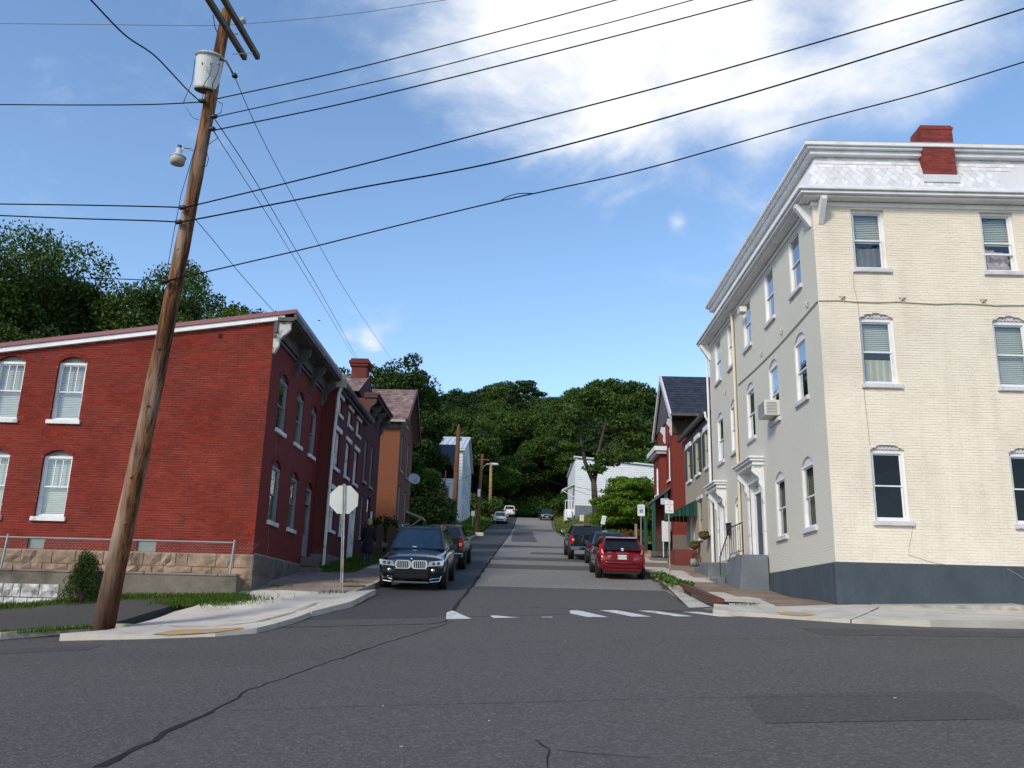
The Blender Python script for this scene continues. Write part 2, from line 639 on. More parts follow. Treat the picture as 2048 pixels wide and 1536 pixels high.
def gpoly(name, pts, m, dz, parent=None, xy=False):
    """flat sheet lying on the ground: outline in world xy or found on the ground, resampled to follow the slope"""
    P = [Vector((p[0], p[1], 0)) if xy else pG(*p) for p in pts]
    Q = []
    for i, p in enumerate(P):
        q = P[(i + 1) % len(P)]
        n = max(1, int((q - p).length / 0.6))
        Q += [p.lerp(q, j / n) for j in range(n)]
    Q = [Vector((q.x, q.y, G(q.x, q.y) + dz)) for q in Q]
    b = MB()
    b.v = [tuple(q) for q in Q]
    b.f = [tuple(t) for t in tessellate_polygon([Q])]
    if name == 'asphalt_patch':
        V2 = [Vector((q.x, q.y)) for q in Q]
        V2 += [Vector((gx, gy)) for gx in np.arange(min(q.x for q in Q) + .2, max(q.x for q in Q), .35) for gy in np.arange(min(q.y for q in Q) + .2, max(q.y for q in Q), .35)]
        r_ = delaunay_2d_cdt(V2, [], [list(range(len(Q)))], 1, 1e-5)
        b.v = [(v.x, v.y, G(v.x, v.y) + dz) for v in r_[0]]
        b.f = [tuple(f_) for f_ in r_[2]]
    return b.build(name, m, parent)


m_pat = asphalt('asphalt_repair', (0.094, 0.086, 0.080), agg=0.3, seedloc=21)
m_pat2 = asphalt('asphalt_repair_older', (0.088, 0.080, 0.074), agg=0.3, seedloc=27)
bound = [(20.9, pG(897, 1237).x)] + [(p.y, p.x) for p in (pG(905, 1222), pG(940, 1178), pG(960, 1150), pG(990, 1107), pG(1015, 1074), pG(1026, 1056), pG(1034, 1036))]
bound.sort()
bx = lambda y: float(np.interp(y, [p[0] for p in bound], [p[1] for p in bound]))
o = strip('asphalt_patch', 20.9, 135, lambda y: kerbL(y) - 0.05, bx, m_new, 0.004, 170, side)
o['label'] = 'darker newer asphalt along the left lane'
o = strip('tar_seam', 20.9, 135, lambda y: bx(y) - 0.04 - 0.02 * math.sin(y * 1.7), lambda y: bx(y) + 0.05 + 0.02 * math.sin(y * 2.3), m_tar, 0.008, 170, side, nx=2)


def band(v0, v1, ul=None, ur=None, m=None):
    ya, yb = pG(1060, v0).y, pG(1060, v1).y
    if v0 > 1220:
        ya = 20.86
    fl = (lambda y: bx(y) + 0.02) if ul is None else (lambda y, a=pG(ul, v0).x: a + 0.1 * math.sin(y * 3))
    fr = (lambda y: kerbR(y) - 0.3) if ur is None else (lambda y, a=pG(ur, v0).x: a + 0.1 * math.sin(y * 2))
    strip('asphalt_patch', ya, yb, fl, fr, m or m_dk, 0.004 + 0.0005 * len(side.children), None, side)


band(1225, 1175)
band(1138.5, 1130)
band(1121.5, 1115)
band(1108, 1104.5, 1062, 1130)
band(1095, 1092, 1008)
band(1084, 1061, 1022, 1075)
# old repairs let into the cross street
for pts_, m__ in (([(5.2, 15.6), (11.5, 15.9), (11.4, 17.0), (5.2, 16.8)], m_pat2), ([(-14, 15.0), (-7.5, 16.2), (-7.6, 17.0), (-14.1, 15.9)], m_pat2), ([(2.2, 8.3), (4.6, 8.1), (4.8, 9.6), (2.4, 9.8)], m_pat2)):
    gpoly('asphalt_patch', pts_, m__, 0.004, road, xy=True)
band(1063, 1058, 1032)
band(1049, 1036, m=asphalt('asphalt_pale', (0.29, 0.268, 0.238), agg=0.3, seedloc=4))


def seam(pts, w=0.05, parent=road):
    P = [pG(*p) for p in pts]
    Q = []
    for a, b_ in zip(P, P[1:]):
        n = max(2, int((b_ - a).length / 0.25))
        Q += [a.lerp(b_, i / n) for i in range(n)]
    Q.append(P[-1])
    b = MB()
    for i, q in enumerate(Q):
        t = (Q[min(i + 1, len(Q) - 1)] - Q[max(0, i - 1)]).normalized()
        s = Vector((-t.y, t.x, 0)) * w * (0.5 + 0.6 * random.random())
        j = Vector((random.gauss(0, 0.012 + w * .25), random.gauss(0, 0.012 + w * .25), 0))
        for e in (-1, 1):
            p = q + s * e + j
            b.v.append((p.x, p.y, G(p.x, p.y) + 0.005))
    b.f = [(2 * i, 2 * i + 1, 2 * i + 3, 2 * i + 2) for i in range(len(Q) - 1)]
    b.build('tar_seam', m_tar, parent)


seam([(905, 1243), (760, 1290), (640, 1330), (500, 1380), (420, 1425)], 0.016)
seam([(420, 1425), (330, 1466), (250, 1510), (200, 1535)], 0.05)
seam([(500, 1257), (700, 1252), (860, 1248), (893, 1243), (905, 1222)], 0.03)
seam([(930, 1214), (1060, 1214.5), (1200, 1219), (1400, 1224)], 0.03)
seam([(460, 1421), (700, 1414), (1000, 1406), (1400, 1396), (1800, 1392)], 0.006)
seam([(1095, 1536), (1098, 1500), (1075, 1480)], 0.008)
seam([(1110, 1500), (1300, 1518)], 0.006)
seam([(1030, 1284), (1400, 1280), (1700, 1279), (2040, 1280)], 0.008)

m_paint = mat('worn_white_road_paint', (0.55, 0.55, 0.52), 0.7, 0.1, 4, stain=((0.09, 0.09, 0.09), 5.0, 0.56, 0.66, 0.85))
zc = lambda x, y: (960 + x / 4.267, 1040 + y / 4.267)
for poly in ([zc(765, 775), zc(835, 773), zc(1095, 832), zc(920, 832), zc(770, 800)],
             [zc(1015, 772), zc(1160, 772), zc(1465, 828), zc(1300, 828)],
             [zc(1340, 775), zc(1490, 778), zc(1825, 826), zc(1670, 826)],
             [(1364, 1224), (1396, 1224.5), (1475, 1234), (1440, 1234)],
             [(1465, 1227), (1495, 1229), (1552, 1235.5), (1528, 1235.5)],
             [zc(85, 820), zc(125, 817), zc(325, 835), zc(115, 840)],
             [zc(525, 829), zc(615, 829), zc(620, 834), zc(530, 834)],
             [(893, 1226), (905, 1221.5), (943, 1238), (892, 1239.5)]):
    gpoly('crosswalk_stripe', poly, m_paint, 0.009, road)
m_chip = mat('pale_litter', (0.35, 0.35, 0.33), 0.9)
for u, v in ((766, 1413), (978, 1443), (803, 1495), (1131, 1283), (1790, 1397)):
    p = pG(u, v)
    s = random.uniform(0.005, 0.009)
    b = MB().box(p.x - s * 1.8, p.x + s * 1.8, p.y - s, p.y + s, p.z + 0.004, p.z + 0.012)
    prop(b.build('litter_scrap', m_chip, loc=(p.x, p.y, p.z)), 'tiny pale scrap of litter lying on the dark asphalt', 'litter', 'pale scraps on the road')

# ------------------------------------------------------------------ pavements and kerbs
m_conc = mat('concrete_pale', (0.50, 0.450, 0.385), 0.85, 0.14, 1.3, 0.25, 40, isl=0.12, stain=((0.24, 0.205, 0.165), 1.6, 0.5, 0.72, 0.55))
m_pink = mat('concrete_pinkish', (0.25, 0.19, 0.155), 0.88, 0.16, 1.5, 0.3, 40, isl=0.18, stain=((0.13, 0.09, 0.06), 1.8, 0.46, 0.7, 0.6))
m_brown = mat('paving_brown_with_dirt', (0.215, 0.150, 0.102), 0.95, 0.25, 1.7, 0.4, 30, isl=0.2, stain=((0.26, 0.23, 0.19), 1.3, 0.52, 0.7, 0.6))
m_kerb = mat('kerb_concrete', (0.40, 0.36, 0.30), 0.85, 0.2, 2, 0.3, 30, isl=0.15, stain=((0.10, 0.085, 0.06), 2.2, 0.48, 0.68, 0.7))
m_yel = mat('orange_kerb_paint', (0.50, 0.26, 0.04), 0.8, 0.15, 3, spec=0.1, stain=((0.36, 0.325, 0.28), 5.0, 0.44, 0.58, 0.95))
m_rust = mat('rusty_steel', (0.11, 0.040, 0.024), 0.75, 0.3, 4, 0.3, 50, stain=((0.20, 0.10, 0.07), 3.0, 0.5, 0.7, 0.6))
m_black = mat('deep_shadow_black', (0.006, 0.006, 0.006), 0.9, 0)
m_lot = asphalt('lot_asphalt', (0.085, 0.082, 0.076), agg=0.25, seedloc=12)


def gtop(x, y):
    """height of a pavement surface: a kerb above the road, falling slightly to the gutter"""
    return G(x, y) + kh(x, y)


def kh(x, y):
    """kerb height: dropped at the two crossing ramps"""
    if y > 22.5:
        return 0.15
    return 0.15 - 0.10 * math.exp(-((x + 6.6) / 1.5) ** 2) - 0.09 * math.exp(-((x - 6.0) / 1.7) ** 2)


def slab(poly, m, parent, top=gtop, thick=0.25, gap=0.006, xy=True, name='slab'):
    P = [Vector((p[0], p[1], 0)) for p in poly] if xy is not False else [pG(p[0], p[1], 0.15) for p in poly]
    c = sum((Vector((p.x, p.y, 0)) for p in P), Vector()) / len(P)
    j = random.uniform(-0.006, 0.006)
    pts = []
    for p in P:
        d = Vector((p.x, p.y, 0)) - c
        q = c + d * (1 - gap / max(d.length, 0.1))
        pts.append(Vector((q.x, q.y, top(q.x, q.y) + j)))
    n = len(pts)
    b = MB()
    if not xy:
        # a big pour follows the slope: extra points along its edge and across it
        Q = []
        for i, p in enumerate(pts):
            q = pts[(i + 1) % n]
            k_ = max(1, int((q - p).length / 0.35))
            Q += [p.lerp(q, t / k_) for t in range(k_)]
        m_ = len(Q)
        V2 = [Vector((q.x, q.y)) for q in Q]
        x0_, x1_, y0_, y1_ = min(q.x for q in Q), max(q.x for q in Q), min(q.y for q in Q), max(q.y for q in Q)
        V2 += [Vector((gx, gy)) for gx in np.arange(x0_ + .2, x1_, .4) for gy in np.arange(y0_ + .2, y1_, .4)]
        r_ = delaunay_2d_cdt(V2, [], [list(range(m_))], 1, 1e-5)
        base = [(v.x, v.y, top(v.x, v.y) + j) for v in r_[0]]
        b.add(base, [tuple(f_) for f_ in r_[2]])
        ring = [(q.x, q.y, top(q.x, q.y) + j) for q in Q]
        b.add(ring + [(x_, y_, z_ - thick) for x_, y_, z_ in ring], [(i, (i + 1) % m_, (i + 1) % m_ + m_, i + m_) for i in range(m_)])
        return b.build(name, m, parent)
    b.v = [tuple(p) for p in pts] + [(p.x, p.y, p.z - thick) for p in pts]
    b.f = [tuple(t) for t in tessellate_polygon([pts])] + [(i, (i + 1) % n, (i + 1) % n + n, i + n) for i in range(n)]
    return b.build(name, m, parent)


walk = thing('sidewalk', (0, 24, 0), None, None)
prop(walk, 'concrete sidewalk slabs rising along the red brick houses', kind='structure')
# the corner, as poured in the photograph
slab([(120, 1266), (214, 1257), (345, 1221.5), (622, 1221), (588, 1233), (515, 1251), (432, 1257.5), (300, 1262)], m_conc, walk, xy=False)
slab([(346, 1221), (482, 1181), (560, 1180), (686, 1186), (752, 1178.5), (705, 1202), (624, 1220.5)], m_conc, walk, xy=False)
y = 24.32
row = 0
while y < 62:
    dy = random.choice((1.5, 1.7, 1.9))
    edge = -7.10 if y + dy < 31.0 else -5.35
    k0, k1 = float(kerbL(y)) - 0.17, float(kerbL(y + dy)) - 0.17
    mid = -5.55 if edge < -6 else None
    m = m_pink if row < 4 or random.random() < 0.4 else m_conc
    if not mid and 'yard_y0' not in globals():
        yard_y0 = y
    if mid:
        slab([(edge, y), (mid, y), (mid, y + dy), (edge, y + dy)], m_pink, walk)
        slab([(mid, y), (k0, y), (k1, y + dy), (mid, y + dy)], m, walk)
    else:
        slab([(edge, y), (k0, y), (k1, y + dy), (edge, y + dy)], m, walk)
    y += dy
    row += 1
walk2 = thing('sidewalk', (0, 22, 0), None, None)
prop(walk2, 'sidewalk of patched concrete beside the cream building', kind='structure')
# pale corner wedge in front of the cream building, then rows going up
slab([(1425, 1216), (1432, 1206), (1640, 1205), (1676, 1206), (1760, 1212), (1700, 1231), (1560, 1222)], m_conc, walk2, xy=False)
slab([(1678, 1206), (2100, 1223), (2100, 1243), (1860, 1238), (1702, 1231), (1762, 1213)], m_conc, walk2, xy=False)
y = 21.55
row = 0
while y < 62:
    dy = random.choice((1.35, 1.55, 1.8))
    k0, k1 = float(kerbR(y)) + 0.17, float(kerbR(y + dy)) + 0.17
    mid = 6.1 + 0.2 * math.sin(row * 2.1)
    mA = (m_conc, m_conc, m_conc, m_brown, m_brown, m_conc)[row % 6]
    mB = (m_brown, m_brown, m_brown, m_brown, m_brown, m_conc)[row % 6]
    slab([(k0, y), (mid, y), (mid, y + dy), (k1, y + dy)], mA, walk2)
    slab([(mid, y), (7.6, y), (7.6, y + dy), (mid, y + dy)], mB, walk2)
    y += dy
    row += 1

m_grime = mat('wet_gutter_dirt', (0.06, 0.05, 0.04), 0.9, 0.3, 3)


def kerb(pts, label, name='kerb', w=0.17):
    k = thing(name, (pts[0][0], pts[0][1], G(*pts[0])), None, None)
    prop(k, label, kind='structure')
    P = [Vector((p[0], p[1], 0)) for p in pts]
    Q = [P[0]]
    for a, b_ in zip(P, P[1:]):
        n = max(1, round((b_ - a).length / 1.6))
        Q += [a.lerp(b_, (i + 1) / n) for i in range(n)]
    nr = []
    for i, q in enumerate(Q):
        t = (Q[min(i + 1, len(Q) - 1)] - Q[max(0, i - 1)]).normalized()
        nr.append(Vector((-t.y, t.x, 0)))
    for i in range(len(Q) - 1):
        a, b_ = Q[i], Q[i + 1]
        t = (b_ - a).normalized() * 0.006
        a2, b2 = a + t, b_ - t
        j = random.uniform(-0.008, 0.008)
        c = []
        for lo in (True, False):
            for p, n_ in ((a2, nr[i]), (b2, nr[i + 1])):
                inn = p + n_ * w
                out = p + n_ * (0.0 if lo else 0.018)
                zt = lambda q: G(q.x, q.y) + (-0.2 if lo else kh(q.x, q.y) + 0.002 + j)
                c += [(out.x, out.y, zt(out)), (inn.x, inn.y, zt(inn))]
        # order: lo a_out, a_in, b_out, b_in, hi ...
        MB().hexa([c[0], c[2], c[3], c[1], c[4], c[6], c[7], c[5]]).build('kerbstone', m_kerb, k)
    return k


kl = [(-60, 15.2), (-30, 17.0), (-14, 18.2), (-10.4, 18.55)] + [(p.x, p.y) for p in (pG(205, 1262), pG(430, 1259), pG(520, 1252), pG(592, 1234), pG(660, 1209), pG(712, 1194))] + [(float(kerbL(yy_)), yy_) for yy_ in (26, 30, 36, 44, 52, 62, 76)]
kerb(kl, 'worn concrete kerb curving round the corner below the red house')
kr = [(float(kerbR(yy_)), yy_) for yy_ in (70, 62, 52, 44, 36, 31, 27)] + [(pG(1358, 1181).x, pG(1358, 1181).y)]
kerb(kr, 'worn concrete kerb beside the parked red hatchback')
kr2 = [(p.x, p.y) for p in (pG(1427, 1217), pG(1480, 1219), pG(1560, 1224), pG(1700, 1234), pG(1860, 1241), pG(2048, 1248))] + [(30, 18.8), (70, 16.5)]
kerb(kr2, 'pale concrete kerb below the blue grey base of the cream building')


def paint_patch(pts, m, label, dz=0.161):
    P = [pG(u, v, 0.15) for u, v in pts]
    b = MB()
    b.v = [(p.x, p.y, gtop(p.x, p.y) + dz - .15) for p in P]
    b.f = [tuple(t) for t in tessellate_polygon([[Vector(q) for q in b.v]])]
    return b.build('kerb_paint', m, walk if pts[0][0] < 1024 else walk2, label=label)


paint_patch([(304, 1260), (345, 1252.5), (440, 1249), (486, 1249.5), (488, 1252), (430, 1257.5), (340, 1260.5)], m_yel, 'faded orange paint along the kerb')
paint_patch([(1552, 1217), (1606, 1218), (1634, 1222), (1600, 1224), (1560, 1221.5)], m_yel, 'faded orange paint along the kerb')
# low concrete edging under the cream wall
b = MB()
for x0, x1 in ((8.3, 11.6), (11.62, 15.0), (15.02, 19)):
    b.hexa([(x0, 20.75, G(x0, 20.7) + 0.1), (x1, 20.75, G(x1, 20.7) + 0.1), (x1, 21.38, G(x1, 21) + 0.1), (x0, 21.38, G(x0, 21) + 0.1),
            (x0, 20.78, gtop(x0, 20.7) + 0.10 * min(1, (x0 - 8.0) / 1.5)), (x1, 20.78, gtop(x1, 20.7) + 0.13), (x1, 21.38, gtop(x1, 21) + 0.16), (x0, 21.38, gtop(x0, 21) + 0.12 * min(1, (x0 - 8.0)))])
prop(b.build('curb_ledge', m_kerb, loc=(8.3, 21, 0.4)), 'long low concrete ledge along the foot of the cream wall', 'ledge')

# grit and leaf dirt gathered in the gutters
m_grit = asphalt('gutter_grit', (0.070, 0.058, 0.044), agg=0.6, seedloc=31)
strip('gutter_dirt', 22.0, 128, lambda y: kerbL(y) - .02, lambda y: kerbL(y) + .16 + .09 * math.sin(y * 1.9) + .06 * math.sin(y * 5.3), m_grit, 0.010, 260, side, nx=3)
strip('gutter_dirt', 27.0, 128, lambda y: kerbR(y) - .18 - .09 * math.sin(y * 1.6) - .06 * math.sin(y * 4.7), lambda y: kerbR(y) + .02, m_grit, 0.010, 260, side, nx=3)
for P_ in (kl[:10], kr2):
    b = MB()
    Q = []
    for p, q in zip(P_, P_[1:]):
        n_s = max(2, int(math.hypot(q[0] - p[0], q[1] - p[1]) / 0.4))
        Q += [(p[0] + (q[0] - p[0]) * t / n_s, p[1] + (q[1] - p[1]) * t / n_s) for t in range(n_s)]
    for i, (x_, y_) in enumerate(Q):
        ww = .14 + .07 * math.sin(i * 1.7) + .05 * math.sin(i * .6)
        b.v += [(x_, y_ + .02, G(x_, y_ + .02) + .010), (x_ + .02, y_ - ww, G(x_, y_ - ww) + .010)]
    b.f = [(2 * i, 2 * i + 2, 2 * i + 3, 2 * i + 1) for i in range(len(Q) - 1)]
    b.build('gutter_dirt', m_grit, road)

# storm drain with its rusted steel lintel
a, c_ = pG(1358, 1181), pG(1424, 1215)
t_ = (a - c_).normalized()
n_ = Vector((-t_.y, t_.x, 0))
if n_.x < 0:
    n_ = -n_
sd = thing('storm_drain', tuple(c_), 'kerb inlet with a rusty steel lintel over a dark slot', 'storm drain')
zz = lambda p, h: Vector((p.x, p.y, G(p.x, p.y) + h))
MB().hexa([zz(c_, .10), zz(a, .10), zz(a + n_ * .3, .10), zz(c_ + n_ * .3, .10), zz(c_, .27), zz(a, .24), zz(a + n_ * .3, .19), zz(c_ + n_ * .3, .2)]).build('lintel', m_rust, sd, bev=0.01)
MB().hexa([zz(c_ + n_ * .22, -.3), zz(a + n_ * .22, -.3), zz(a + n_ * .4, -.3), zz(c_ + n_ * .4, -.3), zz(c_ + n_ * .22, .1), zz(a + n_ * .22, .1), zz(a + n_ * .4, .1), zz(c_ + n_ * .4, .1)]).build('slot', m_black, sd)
b = MB()
b.v = [tuple(zz(p, .012)) for p in (a - n_ * .02, c_ - n_ * .02, c_ - n_ * .55 - t_ * .1, a - n_ * .25 + t_ * .9, a + t_ * .8)]
b.f = [(0, 1, 2, 3, 4)]
b.build('apron', m_conc, sd)
p = pG(1456, 1200, .15)
b = MB().lathe([(0.42, 0), (0.42, 0.012), (0.36, 0.014), (0, 0.014)], (p.x, p.y, gtop(p.x, p.y) + 0.006), 20)
prop(b.build('utility_cover', m_rust, loc=tuple(p)), 'round rusty cover in the sidewalk behind the storm drain', 'cover')
p = pG(707, 1172, .15)
b = MB().box(p.x - .32, p.x + .32, p.y - .2, p.y + .2, gtop(p.x, p.y) - .02, gtop(p.x, p.y) + 0.02)
prop(b.build('utility_cover', m_rust, loc=tuple(p)), 'flat rusty cover set in the sidewalk beside the stop sign', 'cover')

# asphalt apron below the red house, left of the pole
fr = lambda x: float(np.interp(x, [-40, -14, -10.4, -8.8, -6.4, -5], [16.4, 18.25, 18.6, 19.0, 19.9, 21.5]))
bk = lambda x: float(np.interp(x, [-40, -14, -11, -7.2, -5], [23.7, 23.7, 23.75, 23.9, 23.9]))
LOTZ = lambda x, y: G(x, y) + min(0.125, kh(x, y) - 0.02) + 0.02 * math.sin(x * 1.3) * math.sin(y * 2.1) - 0.28 * float(sstep(-9, -14, x)) * float(sstep(20.5, 23.5, y))
pa, pb_, pc_ = pG(208, 1259), pG(345, 1221), pG(484, 1181)
lot = slab([(-40, 16.4), (-26, 17.35), (-14, 18.25), (-10.4, 18.6), (pa.x - .05, pa.y), (pb_.x - .04, pb_.y), (pc_.x - .02, pc_.y + .02), (-7.2, 23.95), (-14, 23.72), (-26, 23.72), (-40, 23.72)], m_lot, None, top=LOTZ, xy=None, name='driveway')
prop(lot, 'sloping asphalt drive between the kerb and the low wall', kind='structure')

# verges and lawns further up the street
m_turf = mat('turf', (0.085, 0.125, 0.022), 0.95, 0.3, 1.5, 0.6, 30, stain=((0.11, 0.10, 0.035), 0.5, 0.5, 0.7, 0.5))
bankR = lambda x, y: 0.16 + 1.6 * float(sstep(0, 5, x - kerbR(y))) * float(sstep(64, 84, y))
bankL = lambda x, y: 0.16 + 0.9 * float(sstep(0, 4, kerbL(y) - x)) * float(sstep(64, 84, y))
lawnR = strip('lawn', 62.5, 131, lambda y: kerbR(y) + 0.12, lambda y: kerbR(y) + 26, m_turf, bankR, 60, nx=30)
lawnL = strip('lawn', 62.5, 131, lambda y: kerbL(y) - 26, lambda y: kerbL(y) - 0.12, m_turf, bankL, 60, nx=30)
yardL = strip('lawn', yard_y0, 62.5, lambda y: -9.0, lambda y: -5.36, m_turf, 0.16, 40, nx=5)
prop(lawnR, 'sunny grass bank in front of the white house at the hilltop')
prop(lawnL, 'grass verge around the bare poles up the hill')
prop(yardL, 'narrow grass strip along the dark red row house')
# ================================================================== building kit
m_red = mat('red_painted_brick', (0.205, 0.027, 0.018), 0.85, 0.16, 0.9, 0.25, 80, spec=0.12, isl=0.30, stain=((0.085, 0.020, 0.018), 0.5, 0.45, 0.7, 0.5), streak=((0.10, 0.022, 0.018), .55))
m_redm = mat('red_brick_joint', (0.34, 0.135, 0.095), 0.9, 0.25, 1.2, spec=0.1, stain=((0.15, 0.028, 0.02), 0.8, 0.46, 0.66, 0.8))
m_redd = brick_mat('red_brick_street_side', (0.185, 0.022, 0.016), (0.20, 0.050, 0.036), 'Y', 0.5, stain=((0.07, 0.014, 0.015), 0.6, 0.45, 0.7, 0.5))
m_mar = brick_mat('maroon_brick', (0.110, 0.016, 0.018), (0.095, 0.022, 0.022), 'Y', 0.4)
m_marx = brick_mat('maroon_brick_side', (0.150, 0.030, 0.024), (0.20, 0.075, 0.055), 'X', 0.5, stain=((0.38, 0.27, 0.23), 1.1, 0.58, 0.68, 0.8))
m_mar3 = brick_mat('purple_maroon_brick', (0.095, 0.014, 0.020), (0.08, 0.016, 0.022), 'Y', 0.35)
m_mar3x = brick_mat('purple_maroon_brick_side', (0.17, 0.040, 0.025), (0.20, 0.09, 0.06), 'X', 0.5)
m_ora = brick_mat('orange_brick', (0.245, 0.085, 0.040), (0.20, 0.105, 0.07), 'X', 0.45, stain=((0.13, 0.045, 0.03), 0.7, 0.5, 0.72, 0.6))
m_oray = brick_mat('orange_brick_front', (0.19, 0.070, 0.045), (0.15, 0.08, 0.06), 'Y', 0.4)
m_rbx = brick_mat('bright_red_brick', (0.235, 0.040, 0.024), (0.22, 0.075, 0.05), 'X', 0.45)
m_rby = brick_mat('bright_red_brick_front', (0.215, 0.036, 0.024), (0.2, 0.065, 0.05), 'Y', 0.45)
m_chim = mat('chimney_red_brick', (0.20, 0.035, 0.026), 0.8, 0.2, 2, 0.3, 60, isl=0.45)
m_cream = mat('cream_painted_brick', (0.80, 0.705, 0.575), 0.7, 0.06, 0.8, 0.3, 40, spec=0.2, isl=0.04, stain=((0.64, 0.555, 0.44), 0.7, 0.50, 0.72, 0.6), streak=((0.56, 0.49, 0.39), .4))
m_creamj = mat('cream_joint_shade', (0.64, 0.555, 0.44), 0.8, 0.12, 1.0, spec=0.2, stain=((0.78, 0.69, 0.56), 0.9, 0.40, 0.56, 0.95))  # same cream paint, darkened: broken shadow lines of the joints put into its colour
m_creamy = brick_mat('cream_brick_street_side', (0.76, 0.725, 0.635), (0.60, 0.57, 0.495), 'Y', 1.0, var=0.06, stain=((0.50, 0.44, 0.36), 0.5, 0.5, 0.72, 0.55), rough=0.75, streak=((0.50, 0.46, 0.40), .5))
m_beigey = brick_mat('beige_brick', (0.46, 0.40, 0.32), (0.42, 0.37, 0.30), 'Y', 0.35, var=0.07, stain=((0.36, 0.30, 0.23), 0.7, 0.5, 0.7, 0.5))
m_beigex = brick_mat('beige_brick_side', (0.46, 0.40, 0.32), (0.42, 0.37, 0.30), 'X', 0.35, var=0.07)
m_base = mat('blue_grey_masonry_paint', (0.066, 0.082, 0.100), 0.75, 0.12, 1.2, 0.6, 9, spec=0.15, stain=((0.045, 0.055, 0.068), 0.8, 0.5, 0.7, 0.7), streak=((0.11, 0.125, 0.14), .35))
m_white = mat('white_paint', (0.74, 0.74, 0.75), 0.5, 0.06, 2, 0.1, 30, isl=0.05, stain=((0.50, 0.48, 0.45), 2.2, 0.52, 0.74, 0.6), streak=((0.46, 0.44, 0.41), .35))
m_whitew = mat('white_paint_peeling', (0.70, 0.69, 0.68), 0.7, 0.08, 2, 0.3, 30, isl=0.1, stain=((0.30, 0.27, 0.24), 3.2, 0.54, 0.64, 0.8))
m_slatew = mat('slate_painted_white', (0.68, 0.67, 0.68), 0.6, 0.08, 2, 0.15, 30, isl=0.26, stain=((0.40, 0.37, 0.35), 4.0, 0.60, 0.70, 0.6), streak=((0.45, 0.42, 0.40), .22))
m_lil = mat('stone_trim_lilac_white', (0.60, 0.57, 0.60), 0.7, 0.12, 3, 0.6, 22, stain=((0.36, 0.34, 0.35), 4, 0.55, 0.7, 0.6))
m_grey = mat('grey_painted_wood', (0.24, 0.24, 0.25), 0.65, 0.15, 2, 0.2, 30)
m_dgrey = mat('dark_grey_cornice', (0.085, 0.080, 0.085), 0.7, 0.25, 2, 0.2, 30, stain=((0.20, 0.19, 0.19), 2.5, 0.54, 0.68, 0.7))
m_buff = mat('buff_window_wood', (0.40, 0.35, 0.27), 0.75, 0.15, 3)
m_metalr = mat('maroon_metal_roofing', (0.20, 0.045, 0.055), 0.4, 0.1, 1.5, spec=0.5)
m_pslate = mat('pink_slate', (0.205, 0.130, 0.120), 0.8, 0.22, 1.5, 0.3, 20, isl=0.6, stain=((0.42, 0.36, 0.33), 1.6, 0.58, 0.68, 0.6))
m_bslate = mat('black_slate', (0.030, 0.035, 0.050), 0.6, 0.25, 1.5, 0.3, 20, isl=0.5)
m_stone = mat('rough_buff_stone', (0.36, 0.245, 0.165), 0.95, 0.35, 3.5, 1.0, 7, spec=0.1, isl=0.2, stain=((0.17, 0.105, 0.07), 2.6, 0.46, 0.66, 0.75))
m_stoned = mat('grey_foundation_stone', (0.15, 0.125, 0.110), 0.9, 0.3, 2.2, 1.0, 9, isl=0.35)
m_mort = mat('old_mortar', (0.34, 0.24, 0.17), 0.95, 0.2, 3)
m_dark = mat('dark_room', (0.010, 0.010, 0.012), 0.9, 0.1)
m_blind = mat('window_blind', (0.52, 0.53, 0.48), 0.8, 0.06, 2)
m_curt = mat('pale_curtain', (0.52, 0.47, 0.36), 0.85, 0.12, 3)
m_curtd = mat('grey_curtain', (0.16, 0.15, 0.13), 0.85, 0.2, 3)
m_pinkc = mat('pink_bedsheet', (0.55, 0.42, 0.40), 0.85, 0.2, 5, 0.8, 6)
m_steel = mat('galvanised_steel', (0.36, 0.37, 0.38), 0.45, 0.15, 5, metal=0.6)
m_iron = mat('black_iron', (0.018, 0.018, 0.02), 0.5, 0.2, 5)
m_gutter = mat('brown_grey_gutter', (0.10, 0.095, 0.09), 0.5, 0.15, 2)
g_std = glass_mat('window_glass')
g_sky = glass_mat('window_glass_reflective', (0.5, 0.55, 0.58), 0.25)
g_dk = glass_mat('window_screen_glass', (0.16, 0.16, 0.17), 0.012, 0.5)


def facade(O, e, n):
    O, e, n = Vector(O), Vector(e), Vector(n)

    def F(s, z, d=0.0):
        return O + e * s + n * d + Vector((0, 0, z))
    return F


def arc(s0, s1, z, rise, n=8):
    """points of a segmental arch from (s1, z) over to (s0, z), ends left out"""
    if rise <= 0:
        return []
    w = (s1 - s0) / 2
    R = (w * w + rise * rise) / (2 * rise)
    c, zc_ = (s0 + s1) / 2, z + rise - R
    a = math.asin(min(1, w / R))
    return [(c + R * math.sin(a - 2 * a * i / n), zc_ + R * math.cos(a - 2 * a * i / n)) for i in range(1, n)]


def loop(o):
    s0, s1, z0, z1, r = o
    return [(s0, z0), (s1, z0), (s1, z1)] + arc(s0, s1, z1, r) + [(s0, z1)]


def wall(name, F, outline, holes, m, parent, reveal=0.16, mr=None, norev=()):
    b = MB()
    hl = [loop(h) for h in holes]
    polys = [[Vector((s, z, 0)) for s, z in outline]] + [[Vector((s, z, 0)) for s, z in h] for h in hl]
    flat = [p for q in polys for p in q]
    tri = tessellate_polygon(polys)
    b.v = [tuple(F(p.x, p.y)) for p in flat]
    b.f = [tuple(t) for t in tri]
    w = b.build(name, m, parent)
    if hl:
        for h in hl:
            if norev and h[0] in norev:
                continue
            b = MB()
            for i in range(len(h)):
                p, q = h[i], h[(i + 1) % len(h)]
                b.quad(F(*p, 0.0), F(*q, 0.0), F(*q, -reveal), F(*p, -reveal))
            b.build('reveal', mr or m, w)
    return w


